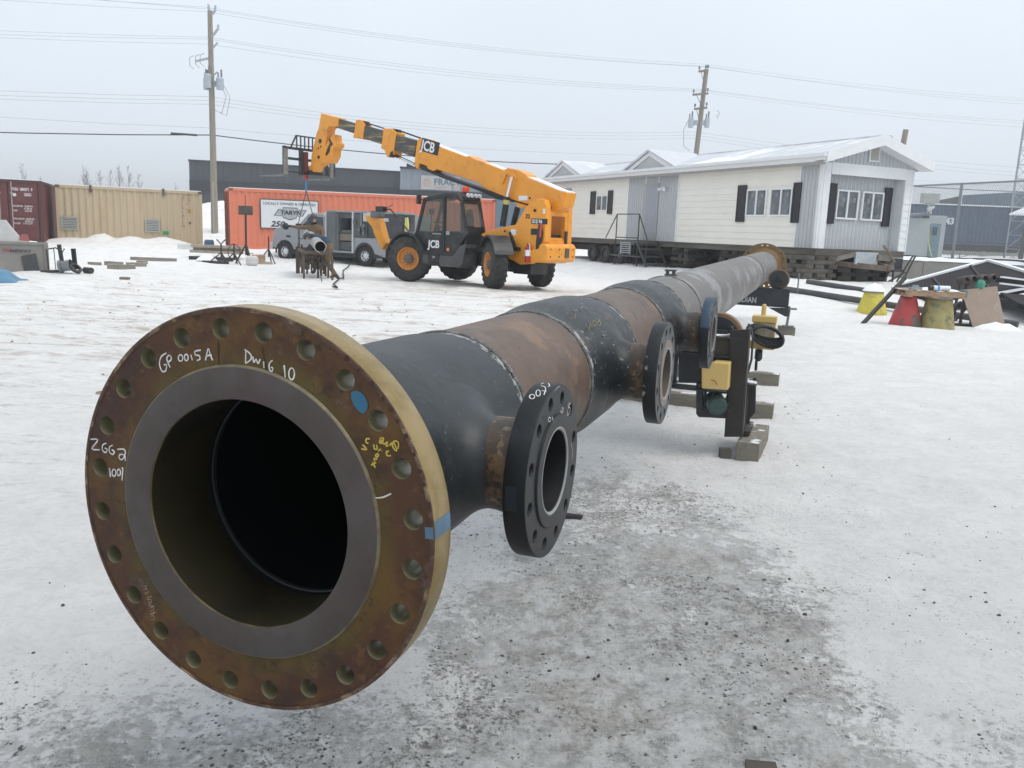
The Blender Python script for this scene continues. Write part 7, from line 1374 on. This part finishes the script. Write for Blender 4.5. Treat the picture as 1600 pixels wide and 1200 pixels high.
        # frame: curve x -> +x, y -> z, thickness runs back towards the header
        b = MB(); b.lathe([(-.001, .151), (.004, .150), (.0055, .148), (.0055, .112), (.002, .108)], (st, -.515, dz), (0, -1, 0), 80, mis=[0, 0, 0, 1]); b.build('raised_face', [nface[i] if i != 1 else lipb, bright], nf, smooth=True); b = MB(); b.lathe([(.0058, .1165), (.0062, .113), (.0035, .1085)], (st, -.515, dz), (0, -1, 0), 80); b.build('bright_lip', bright, nf, smooth=True)
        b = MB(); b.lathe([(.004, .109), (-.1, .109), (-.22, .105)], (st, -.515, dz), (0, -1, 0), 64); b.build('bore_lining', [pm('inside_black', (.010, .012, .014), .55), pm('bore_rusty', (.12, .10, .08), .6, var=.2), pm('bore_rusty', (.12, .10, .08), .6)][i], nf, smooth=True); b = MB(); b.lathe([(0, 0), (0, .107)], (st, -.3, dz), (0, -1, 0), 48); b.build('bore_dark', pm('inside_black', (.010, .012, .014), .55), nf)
        if i == 2: 
            b = MB(); b.lathe([(.0, .2265), (.002, .2278), (.054, .2278), (.056, .2265)], (st, -.515, dz), (0, 1, 0), 24, a0=math.radians(60), a1=math.radians(166)); 
            o = b.build('blue_paint', pm('paint_blue', (.016, .045, .08), .5, var=.25, vs=8, col2=(.02, .03, .04), s2=4, mix2=(.5, .7)), nf, smooth=True)
        if i == 0:
            b = MB(); b.lathe([(.02, .2282), (.05, .2282)], (st, -.515, dz), (0, 1, 0), 20, a0=math.radians(176), a1=math.radians(192)); b.build('blue_paint', pm('paint_blue_dull', (.008, .013, .020), .5), nf, smooth=True)
    # lug on top, saddle nearby
    b = MB(); b.bx(5.32, 5.40, -.045, .045, .28, .30); b.cyl((5.34, -.025, .29), (5.34, -.025, .33), .014, 8); b.cyl((5.34, .025, .29), (5.34, .025, .33), .014, 8); b.bx(5.31, 5.38, -.045, .045, .322, .336); b.build('top_lug', pm('lug_steel', (.09, .085, .08), .5, var=.4), t, bevel=.003)
    # far flange
    gold = shader_radial('far_gold', (.15, .085, .025), (.17, .10, .03), .3, .45, [((.12, .07, .03), 5, .5, .7, .7, 3)], .45)
    ff = disc_holes('far_flange', .457, .27, .0215, 24, .4064, 16.6, 16.67, [gold, rimm, hole, gold], t, ph=7.5 + 90, frame=Matrix(((0, 0, -1, 0), (1, 0, 0, 0), (0, 1, 0, 0), (0, 0, 0, 1))))
    b = MB(); b.lathe([(16.44, .290), (16.52, .31), (16.58, .345), (16.601, .36)], (0, 0, 0), (1, 0, 0), 64); b.build('flange_hub', gold, ff, smooth=True)
    # ---- chalk and paint marks traced on the faces they are written on
    chalk = pm('chalk', (.62, .61, .60), .9, var=.25, vs=60); yel = pm('paint_pen_yellow', (.52, .40, .06), .8, var=.2, vs=60)
    def strokes(nm, lst, m, par, fn, w=.0042, nrm=(-1, 0, 0)):
        b = MB(); nv = Vector(nrm)
        for s_ in lst:
            P = [fn(*p) for p in s_]
            Q = [P[0]]
            for i in range(len(P) - 1):   # Catmull-Rom smoothing
                p0 = P[max(i - 1, 0)]; p1 = P[i]; p2 = P[i + 1]; p3 = P[min(i + 2, len(P) - 1)]
                for u in (.33, .66, 1): Q.append(.5 * ((2 * p1) + (p2 - p0) * u + (2 * p0 - 5 * p1 + 4 * p2 - p3) * u * u + (3 * p1 - p0 - 3 * p2 + p3) * u ** 3))
            vs = []
            for i, q in enumerate(Q):
                d = (Q[min(i + 1, len(Q) - 1)] - Q[max(i - 1, 0)]); d = d.normalized() if d.length > 0 else Vector((0, 1, 0)); sd_ = d.cross(nv).normalized(); ww = w * (.75 + .35 * noise.noise(q * 60)); vs += [q + sd_ * ww / 2 + nv * .0008, q - sd_ * ww / 2 + nv * .0008]
            b.add(vs, [[2 * i, 2 * i + 1, 2 * i + 3, 2 * i + 2] for i in range(len(Q) - 1)])
        return b.build(nm, m, par)
    XF = .0058; A = lambda x, y: spl(120 + x / 4, 460 + y / 4, x=XF); Bz = lambda x, y: spl(400 + x / 3.75, 460 + y / 3.75, x=XF); Cz = lambda x, y: spl(120 + x / 3.157, 740 + y / 3.157, x=XF)
    el = lambda cx, cy, rx, ry: [(cx + rx * math.cos(a), cy + ry * math.sin(a)) for a in [i * .7 for i in range(10)]]
    strokes('chalk_writing', [[(562, 366), (530, 388), (518, 432), (533, 478), (556, 478), (563, 440), (545, 440)], [(563, 402), (573, 430), (585, 456)], [(563, 402), (575, 380), (592, 392), (588, 412), (572, 422)], el(650, 397, 14, 20), el(686, 394, 12, 20), [(714, 376), (724, 412)], [(776, 348), (740, 356), (744, 378), (766, 382), (771, 404), (752, 413)], [(806, 412), (822, 338), (834, 370), (850, 412)], [(812, 384), (845, 378)]], chalk, fl, A)
    strokes('chalk_writing', [[(1058, 345), (1056, 432)], [(1050, 343), (1086, 372), (1090, 405), (1056, 432)], [(1102, 388), (1108, 425), (1122, 404), (1134, 432), (1148, 404)]], chalk, fl, A)
    strokes('chalk_writing', [[(46, 392), (48, 432)], [(98, 386), (80, 404), (80, 438), (94, 452), (100, 430), (88, 428)], [(166, 414), (173, 486)], el(210, 465, 17, 34)], chalk, fl, Bz)
    strokes('chalk_writing', [[(88, 905), (134, 908), (96, 964), (146, 970)], [(186, 930), (164, 940), (162, 972), (182, 988), (192, 968), (176, 960)], [(226, 942), (206, 954), (206, 984), (226, 1000), (236, 982), (220, 970)], [(255, 968), (298, 968), (304, 1000), (284, 1032), (266, 1022), (272, 1000), (302, 1006), (304, 1040)], [(206, 1084), (212, 1140)], el(234, 1114, 12, 22), el(264, 1112, 11, 20), [(290, 1082), (284, 1162)], [(282, 1082), (285, 1086)]], chalk, fl, A)
    strokes('chalk_writing', [[(332, 556), (346, 552)], [(330, 572), (352, 566)], [(342, 552), (344, 570)], [(340, 590), (358, 582)], [(336, 584), (342, 598)], [(372, 606), (350, 612), (352, 622), (366, 620), (370, 632), (352, 632)], [(372, 640), (356, 644), (358, 652), (384, 652)], [(360, 664), (378, 656), (380, 672), (362, 676)], [(364, 690), (392, 682), (366, 696)], [(368, 704), (380, 700), (384, 716), (366, 720)]], pm('chalk_tan', (.30, .24, .16), .9), fl, Cz, w=.0022)
    strokes('paint_writing', [[(832, 905), (836, 870), (815, 858), (800, 880), (812, 908), (826, 915), (808, 868), (784, 884)], [(792, 944), (770, 944), (766, 922), (780, 918)], [(736, 836), (724, 868), (740, 868), (748, 842), (728, 846), (750, 878)], [(752, 878), (772, 864), (762, 888), (778, 884)], [(690, 878), (696, 906), (712, 902), (706, 880)], [(716, 916), (734, 906)], [(738, 916), (740, 918)], [(716, 930), (700, 944), (712, 952), (720, 934)], [(712, 966), (692, 960), (698, 978)], [(676, 1000), (704, 984)], [(684, 984), (700, 1014)], [(668, 846), (648, 846), (646, 866), (660, 872)], [(626, 880), (650, 908), (618, 904)]], yel, fl, Bz, w=.0042)
    strokes('white_line', [[(586, 120), (628, 116), (668, 98)]], pm('line_white', (.62, .55, .48), .6), fl, lambda x, y: spl(400 + x / 3.159, 740 + y / 3.159, x=XF), w=.004)
    for pts in ([(341, 534), (342, 574)], [(410, 543), (417, 583)]): strokes('score_line', [pts], pm('score_dark', (.03, .02, .012), .8), fl, lambda x, y: spl(x, y, x=XF), w=.003)
    # blue oval on the face and blue band over the rim
    bl = pm('marker_blue', (.02, .115, .20), .6, var=.1, vs=10); b = MB(); pts = [spl(x, y, x=XF - .001) for x, y in [(549, 613), (556, 610), (564, 613), (571, 621), (575, 631), (574, 640), (567, 647), (560, 642), (553, 633), (549, 622)]]; b.prism(pts, (-.0006, 0, 0)); b.build('blue_dab', bl, fl)
    m = pm('rim_blue', (.07, .14, .21), .5, var=.25, vs=12); b = MB(); b.lathe([(.009, .4526), (.083, .4526)], (0, 0, 0), (1, 0, 0), 10, a0=math.radians(2.2), a1=math.radians(6.8)); b.lathe([(.0045, .432), (.0045, .4505)], (0, 0, 0), (1, 0, 0), 10, a0=math.radians(2.4), a1=math.radians(5.6)); b.build('blue_band', m, fl)
    # writing on side flange one: rim text and face text
    yy = -.5215; Fz = lambda x, y: spl(720 + x / 4, 580 + y / 4, y=yy); nf1 = [o for o in t.children if o.name.startswith('side_flange')]
    strokes('chalk_writing', [[(682, 196), (668, 216), (682, 232), (676, 262), (664, 274), (668, 240), (684, 200)], [(622, 244), (630, 262), (640, 240), (632, 226), (636, 258)], el(553, 302, 8, 14), [(570, 284), (576, 308)]], chalk, nf1[0], Fz, nrm=(0, -1, 0), w=.0028)
    strokes('chalk_writing', [[(618, 92), (600, 104), (586, 124)], [(688, 450), (698, 500), (694, 545)]], chalk, nf1[0], Fz, nrm=(0, -1, 0), w=.0018)
    def rimpt(x, y, R_=.2285, st=.60, dz=.012):
        d = ray(720 + x / 4, 580 + y / 4); o = O - C0; od = Vector((o.dot(NX) - st, o.dot(LY), o.dot(UZ) - dz)); dd = Vector((d.dot(NX), d.dot(LY), d.dot(UZ))); a_ = dd.x ** 2 + dd.z ** 2; b_ = od.x * dd.x + od.z * dd.z; c_ = od.x ** 2 + od.z ** 2 - R_ * R_
        D = b_ * b_ - a_ * c_; q = od + dd * ((-b_ - math.sqrt(max(D, 0))) / a_); return Vector((q.x + st, q.y, q.z + dz))
    strokes('chalk_writing', [el(446, 160, 16, 14), el(484, 138, 14, 20), [(500, 92), (530, 104), (520, 150)], [(505, 122), (535, 128)], [(548, 76), (556, 94), (544, 96)], [(500, 82), (520, 74)]], chalk, nf1[0], rimpt, nrm=(-.4, 0, .9), w=.003)
    def cylpt(R_=.3165):
        def fn(px, py):
            d = ray(px, py); o = O - C0; od = Vector((o.dot(NX), o.dot(LY), o.dot(UZ))); dd = Vector((d.dot(NX), d.dot(LY), d.dot(UZ))); a_ = dd.y ** 2 + dd.z ** 2; b_ = od.y * dd.y + od.z * dd.z; c_ = od.y ** 2 + od.z ** 2 - R_ * R_; D = b_ * b_ - a_ * c_; return od + dd * ((-b_ - math.sqrt(max(D, 0))) / a_)
        return fn
    g6 = lambda l: [[(840 + x * .2583, 370 + y * .2583) for x, y in s_] for s_ in l]
    strokes('paint_writing', g6([[(290, 530), (312, 555), (318, 520), (330, 552)], [(322, 530), (345, 548)], el(344, 522, 10, 16), [(378, 500), (362, 520), (372, 540), (382, 516), (366, 512)]]), pm('chalk_olive', (.22, .21, .11), .9), t2, cylpt(.3162), w=.005, nrm=(0, -.7, .7))
    strokes('chalk_writing', g6([[(190, 440), (215, 470)], [(205, 432), (228, 462)], [(225, 450), (240, 440)], [(245, 425), (268, 455)], [(262, 432), (280, 425), (320, 470)], [(392, 580), (410, 620)], [(392, 600), (415, 592)]]), pm('chalk_grey', (.2, .2, .195), .9), t2, cylpt(.3162), w=.005, nrm=(0, -.7, .7))
    strokes('chalk_writing', [[(745, 624), (738, 622), (740, 618), (746, 618)], [(757, 652), (757, 647), (775, 650), (803, 653)]], pm('chalk_tan2', (.33, .27, .2), .9), t1, cylpt(.3045), w=.0025, nrm=(0, -.9, .4))
    return t
spool()
# ================================================================== roller stands
def rs_frame(st): return C0 + NX * st
bs = pm('stand_blue_black', (.022, .026, .033), .5, var=.3, vs=5, col2=(.06, .05, .045), s2=6, mix2=(.55, .75)); brs = pm('stand_brown_black', (.022, .018, .017), .6, var=.35, vs=6, col2=(.10, .07, .055), s2=8, mix2=(.6, .75)); yb_ = pm('box_yellow', (.60, .42, .15), .5, var=.06, vs=4, col2=(.4, .3, .14), s2=6, mix2=(.62, .8)); rr_ = pm('roller_rust', (.20, .12, .07), .75, var=.3, vs=10)
def near_stand():
    st = 4.95; base = C0 + NX * st; base = Vector((base.x, base.y, gz(base.x, base.y))); t = empty('roller_stand', base, 0, 'black roller stand with yellow box and green motor under the middle of the pipe', 'roller stand', None); t.rotation_euler = (0, 0, math.atan2(NX.y, NX.x))
    # local x along pipe, local -y to the right, z up. k maps a photo pixel on plane local x
    Rm = Matrix.Rotation(-math.atan2(NX.y, NX.x), 3, 'Z'); Nh = Vector((NX.x, NX.y, 0)).normalized()
    def k(px, py, x): return Rm @ (onpl(px, py, base + Nh * x, Nh) - base)
    zz7 = lambda x, y: (1060 + x * .2333, 460 + y * .2333)
    def plate(pts, x, th, m, nm, par=t, bev=.004): b = MB(); q = [k(*zz7(*p), x) for p in pts]; b.prism([(x, p.y, p.z) for p in q], (th, 0, 0)); return b.build(nm, m, par, bevel=bev)
    xf = -.22
    plate([(345, 242), (478, 232), (462, 480), (440, 690), (428, 955), (305, 955), (322, 800), (338, 500)], xf, .02, brs, 'post'); b = MB(); q = k(*zz7(478, 232), xf); q2 = k(*zz7(428, 955), xf); b.prism([(xf + .02, q.y, q.z), (xf + .02, q.y + .015, q.z), (xf + .02, q2.y + .015, q2.z), (xf + .02, q2.y, q2.z)], (.12, 0, 0)); b.prism([(xf + .02, k(*zz7(345, 242), xf).y, q.z), (xf + .02, k(*zz7(345, 242), xf).y - .012, q.z), (xf + .02, k(*zz7(305, 955), xf).y - .012, q2.z), (xf + .02, k(*zz7(305, 955), xf).y, q2.z)], (.12, 0, 0)); b.build('post_web', brs, t)
    plate([(0, 392), (345, 392), (345, 600), (0, 592)], xf + .05, .02, bs, 'beam'); b = MB(); q = k(*zz7(-140, 600), xf + .05); q2 = k(*zz7(345, 600), xf + .05); b.bx(xf - .0, xf + .16, q2.y, q.y, q.z - .015, q.z); b.bx(xf - .0, xf + .16, q2.y, q.y, k(*zz7(0, 392), xf + .05).z, k(*zz7(0, 392), xf + .05).z + .012); b.build('beam_flange', bs, t)
    b = MB(); q = k(*zz7(0, 392), xf + .05); qq = k(*zz7(0, 592), xf + .05); b.bx(xf + .05, xf + .07, q.y - .0, .8, qq.z, q.z); b.bx(xf + .05, xf + .17, .66, .8, .12, q.z); b.bx(xf, xf + .16, q.y, .8, qq.z - .015, qq.z); b.build('far_arm', bs, t)
    q = k(*zz7(255, 268), xf + .1); q2 = k(*zz7(435, 262), xf + .1); b = MB(); b.bx(xf - .0, .25, q2.y, q.y + .2, q.z - .015, q.z); b.build('top_plate', pm('plate_snowy', (.05, .045, .042), .7, snow=.12), t); plate([(240, 275), (345, 275), (345, 460), (240, 460)], xf + .03, .02, pm('panel_olive', (.055, .05, .038), .7, var=.2), 'side_panel')
    # rollers touching the pipe
    for sg, nm in ((-1, 'roller'), (1, 'roller')):
        R_ = .178; dd = .289 + R_; yy = sg * .45; zc = (C0.z + NX.z * st - base.z) - math.sqrt(dd * dd - yy * yy); b = MB(); b.lathe([(-.045, 0), (-.045, R_ - .03), (-.045, R_ - .004), (-.035, R_), (.035, R_), (.045, R_ - .004), (.045, 0)], (.06, yy, zc), (1, 0, 0), 48, mis=[1, 0, 0, 0, 0, 1]); o = b.build(nm, [rr_, pm('stand_blue_black', (0, 0, 0))], t, smooth=True); b = MB(); b.cyl((-.1, yy, zc), (.16, yy, zc), .03, 12); b.bx(-.05, -.02, yy - .07, yy + .07, zc - .1, zc + .06); b.build('axle_bracket', bs, o)
    plate([(155, 490), (240, 455), (343, 462), (332, 642), (155, 630)], xf - .13, .14, yb_, 'yellow_box', bev=.008); q = [k(*zz7(*p), xf - .132) for p in ((220, 572), (245, 580), (262, 606))]; b = MB(); b.tube([(xf - .132, p.y, p.z) for p in q], .003, 5); b.build('scratch', pm('scratch_dark', (.2, .13, .06), .7), t)
    p = k(*zz7(250, 740), xf - .05); b = MB(); b.lathe([(-.1, 0), (-.095, .055), (-.07, .072), (.12, .076), (.14, .05), (.14, 0)], (xf - .02, p.y, p.z), (1, .25, 0), 24); 
    for i in range(10): a = 6.28 * i / 10; b.box((xf + .04, p.y + .08 * math.cos(a), p.z + .08 * math.sin(a)), (.16, .012, .012))
    b.build('motor', pm('motor_green', (.028, .055, .05), .5, var=.3, vs=8), t, smooth=True)
    b = MB(); f = [k(*zz7(*p_), xf + .02) for p_ in ((118, 595), (118, 800), (135, 822), (320, 832), (320, 800), (165, 775), (165, 595))]; b.prism([(xf + .02, p.y, p.z) for p in f], (.1, 0, 0)); b.build('motor_cradle', bs, t, bevel=.004)
    b = MB(); b.tube([(xf, k(*zz7(185, 640), xf).y, k(*zz7(185, 640), xf).z), (xf - .02, k(*zz7(178, 700), xf).y, k(*zz7(178, 700), xf).z), (xf, k(*zz7(182, 780), xf).y, k(*zz7(182, 780), xf).z)], .009, 6); b.build('motor_cable', glove, t)
    x2 = .18; b = MB(); q = [k(*zz7(*p_), x2) for p_ in ((470, 600), (505, 560), (520, 560), (515, 790), (480, 830), (468, 905), (440, 880))]; b.prism([(x2, p.y, p.z) for p in q], (.03, 0, 0)); q0 = k(*zz7(490, 570), x2); b.bx(xf + .14, x2 + .05, q0.y - .05, q0.y + .1, q0.z - .02, q0.z); b.bx(xf + .12, x2 + .1, q0.y - .04, q0.y + .09, .14, .17); b.bx(xf + .15, xf + .19, q0.y + .0, q0.y + .08, .15, q0.z); b.build('rear_leg', pm('plate_snowy2', (.035, .032, .03), .7, snow=.1), t)
    return t, k, zz7, base
ns_, kN, zz7, bN = near_stand()
def pendant():
    X = .35; A = kN(*zz7(495, 140), X); B = kN(*zz7(640, 375), X); zt, zb = A.z, B.z; t = empty('control_pendant', bN, 0, 'yellow control box with coiled black cable hanging on the right of the near roller stand', 'control box'); t.rotation_euler = ns_.rotation_euler
    b = MB(); b.bx(X, X + .12, B.y, A.y, zt - (zt - zb) * .2, zt); b.bx(X + .015, X + .1, B.y + .004, A.y - .01, zb + .05, zt - (zt - zb) * .2); b.bx(X, X + .12, B.y, A.y, zb, zb + .06); b.build('box_housing', yb_, t, bevel=.006); MB().bx(X - .004, X + .015, B.y + .01, A.y - .015, zb + .07, zt - (zt - zb) * .24).build('button_panel', pm('panel_pale', (.42, .37, .27), .6, var=.25, vs=30), t)
    p = kN(*zz7(567, 138), X); b = MB(); b.cyl((X + .06, p.y, zt), (X + .06, p.y, zt + .07), .018, 10); b.lathe([(0, .018), (.015, .014), (.02, 0)], (X + .06, p.y, zt + .07), (0, 0, 1), 10); b.build('top_post', yb_, t, smooth=True)
    cb = pm('rubber_cable', (.014, .015, .017), .45); rnd = random.Random(2); b = MB()
    for i in range(5):
        pts = []; 
        for j in range(22):
            a = j / 22 * 6.283; cx = 580 + 6 * i; rx = 118 - 6 * i; ry = 42 + 7 * i; u = cx + rx * math.cos(a) * (1 - .1 * math.sin(i)); v = 262 + 5 * i + ry * math.sin(a) * .95 + .22 * (u - 560) - 12; q = kN(*zz7(u, v), X - .03); pts.append((X - .03 - .016 * i + .014 * math.sin(a * 2 + i), q.y, q.z))
        b.tube(pts, .0125, 7, closed=True)
    b.build('coiled_cable', cb, t, smooth='all'); b = MB(); q = [kN(*zz7(x, y), X - .06) for x, y in ((470, 200), (495, 230), (505, 300), (500, 420), (480, 500), (462, 560), (452, 620))]; b.tube([(X - .06 - .05 * i, p.y, p.z) for i, p in enumerate(q)], .009, 6); q = [kN(*zz7(x, y), X) for x, y in ((545, 370), (535, 400), (522, 450), (518, 510))]; b.tube([(X, p.y, p.z) for p in q], .011, 6); q = kN(*zz7(538, 395), X); b.lathe([(0, 0), (0, .028), (.07, .03), (.09, .015)], (X, q.y, q.z + .03), (0, 0, -1), 10); b.build('plug_lead', cb, t, smooth='all')
pendant()
wb4 = pm('block_timber', (.19, .175, .14), .85, var=.2, vs=5, col2=(.12, .11, .09), s2=4, mix2=(.5, .75), stretch=(1, 5, 5), bump=.25, bs=30, snow=.08)
def block(p0, p1, w, h, label, group='timbers under the roller stands', dz=0):
    p0 = Vector(p0); p1 = Vector(p1); d = p1 - p0; d.z = 0; L_ = d.length; c = (p0 + p1) / 2; b = MB(); b.box((0, 0, h / 2 - .02), (L_, w, h)); o = b.build('timber_block', wb4, bevel=.006); o.location = (c.x, c.y, gz(c.x, c.y) + dz); o.rotation_euler = (0, 0, math.atan2(d.y, d.x)); return tag(o, label, 'timber', group)
f0 = atZ(1165, 722, 0); f1_ = f0 + Vector((NX.x, NX.y, 0)) * .75 - LY * .03
block(f0 + Vector((.02, .05, 0)), f1_, .16, .15, 'snow dusted timber block nearest the viewer under the post of the near roller stand')
a = atZ(1219, 604, 0); d = LY.copy(); d.z = 0
block(a + d * 0.0 + Vector((0, .06, 0)), a + d * 2.2 + Vector((0, .06, 0)), .15, .15, 'squared timber lying crosswise behind the near roller stand below the yellow control box')
a = atZ(1211, 657, 0); block(a + Vector((0, .07, 0)), a + d * .55 + Vector((0, .07, 0)), .15, .16, 'short timber block right of the near roller stand post')
a = atZ(1040, 628, 0); a2 = atZ(1086, 638, 0); block(a2 + d * .85, a2 - d * .1, .13, .13, 'timber lying under the pipe left of the near roller stand')
p = f0 + Vector((-.12, .12, 0)); b = MB(); b.box((0, 0, .035), (.08, .06, .07)); o = b.build('timber_block', crib_m[0]); o.location = (p.x, p.y, gz(p.x, p.y)); tag(o, 'small dark wood offcut tucked left of the nearest timber block', 'timber', 'timbers under the roller stands')
def far_stand():
    st = 13.95; base = C0 + NX * st; base = Vector((base.x, base.y, gz(base.x, base.y))); t = empty('roller_stand', base, 0, 'black idler roller stand with pale stencilled letters carrying the far end of the pipe', 'roller stand'); t.rotation_euler = (0, 0, math.atan2(NX.y, NX.x)); Rm = Matrix.Rotation(-math.atan2(NX.y, NX.x), 3, 'Z'); Nh = Vector((NX.x, NX.y, 0)).normalized()
    def k(px, py, x): return Rm @ (onpl(px, py, base + Nh * x, Nh) - base)
    zz = lambda x, y: (1080 + x * .14162, 370 + y * .14167); xf = -.1; q = k(*zz(1090, 590), xf); q2 = k(*zz(1080, 775), xf); b = MB(); b.bx(xf, xf + .015, q.y, .75, q2.z, q.z); b.bx(xf - .02, xf + .2, q.y - .0, .75, q.z, q.z + .015); b.bx(xf - .02, xf + .2, q.y - .03, .75, q2.z - .015, q2.z); b.bx(xf - .02, xf + .2, .62, .75, .1, q2.z); b.build('beam', bs, t)
    g = [k(*zz(*p), xf) for p in ((850, 780), (1080, 785), (1075, 878), (1035, 880))]; b = MB(); b.prism([(xf, p.y, p.z) for p in g], (.015, 0, 0)); b.build('gusset', bs, t); b = MB(); p = k(*zz(1085, 790), xf); b.bx(xf - .03, xf + .2, p.y - .12, p.y + .02, p.z - .02, p.z); b.cyl((xf + .05, p.y - .0, p.z), (xf + .05, p.y + .02, .14), .022, 8); b.cyl((xf + .05, p.y - .1, q.z + .3), (xf + .05, p.y - .1, q.z - .02), .012, 6); b.bx(xf, xf + .1, p.y - .1, p.y + .1, .12, .14); b.build('screw_jack', pm('jack_grey', (.16, .16, .16), .5), t)
    for sg in (-1, 1):
        R_ = .178; dd = .289 + R_; yy = sg * .45; zc = (C0.z + NX.z * st - base.z) - math.sqrt(dd * dd - yy * yy); b = MB(); b.lathe([(-.04, 0), (-.04, R_ - .02), (-.04, R_), (.04, R_), (.04, 0)], (.0, yy, zc), (1, 0, 0), 36, mis=[1, 0, 0, 1]); o = b.build('roller', [rr_, bs], t, smooth=True); b = MB(); b.lathe([(-.06, 0), (-.06, .045), (-.04, .06)], (0, yy, zc), (1, 0, 0), 16); b.box((-.07, yy, zc - .09), (.03, .16, .1)); b.build('bearing', brs, o)
    a = k(*zz(572, 712), xf); c_ = k(*zz(718, 712), xf); L_ = (a - c_).length; text('stencil', 'IDIAN', .135, pm('stencil_pale', (.42, .42, .42), .6), t, frameM((xf - .003, a.y + .05, a.z - .01), (0, -1, 0), (0, 0, 1)), bold=.003, sx=(L_ + .05) / .36)
    p = Vector(base) ; g0 = atZ(1230, 521, 0); block(g0 + Vector((-.1, .1, 0)), g0 + Vector((.12, .1, 0)), .3, .15, 'grey timber block under the screw jack of the far roller stand')
    for o_ in (.35,): pass
    g1 = atZ(1236, 520, 0) + d * 1.45 + Vector((0, .1, 0)); block(g1, g1 + d * .3, .3, .12, 'timber block under the hidden left foot of the far roller stand')
far_stand()
# small things on the near ground
p = atZ(893, 817, 0); b = MB(); b.prism([(-.05, 0, 0), (.05, -.01, 0), (.06, .0, .014), (-.045, .01, .02)], (0, .035, 0)); o = b.build('steel_scrap', pm('post_black', (.012, .013, .015), .5)); o.location = (p.x - .0, p.y, gz(p.x, p.y)); tag(o, 'small flat black steel offcut on the ice behind the nearest side flange', 'scrap')
p = atZ(1185, 1197, 0); b = MB(); b.prism([(-.045, -.02, 0), (.05, -.02, 0), (.05, .0, .01), (-.04, .004, .012)], (0, .012, 0)); o = b.build('steel_scrap', pm('scrap_brown', (.05, .04, .035), .7)); o.location = (p.x, p.y - .01, gz(p.x, p.y)); tag(o, 'thin dark scrap just showing at the bottom edge of the picture', 'scrap')
for i, (px, py, w) in enumerate(((1257, 965, .02), (1104, 978, .018), (1180, 1139, .016), (1230, 1010, .015), (935, 1060, .016), (1226, 1100, .016))):
    p = atZ(px, py, 0); b = MB(); b.box((0, 0, .006), (w, w * .6, .012), taper=.6); o = b.build('stone', pm('wet_gravel', (.055, .052, .048), .6), bevel=.003); o.location = (p.x, p.y, gz(p.x, p.y)); o.rotation_euler = (0, 0, i); tag(o, ['dark stone on the ice, largest on the right foreground', 'dark stone left of the largest one in the right foreground', 'dark stone low down in the right foreground', 'dark stone just below the largest one', 'dark stone in the middle foreground below the black side flange', 'dark stone lowest on the right foreground ice'][i], 'stone', 'single dark stones on the ice')

# thin winter haze over the whole place
hz = MB().bx(-1000, 1000, -100, 1000, -3.0, 19.0); hm = bpy.data.materials.new('haze_air'); hm.use_nodes = True; hn = hm.node_tree; hn.nodes.remove(hn.nodes['Principled BSDF']); pv = hn.nodes.new('ShaderNodeVolumePrincipled')
pv.inputs['Color'].default_value = (.93, .95, .98, 1); pv.inputs['Density'].default_value = .0016; pv.inputs['Anisotropy'].default_value = 0.2
hn.links.new(pv.outputs[0], hn.nodes['Material Output'].inputs['Volume']); ho = hz.build('haze', hm); tag(ho, kind='stuff')
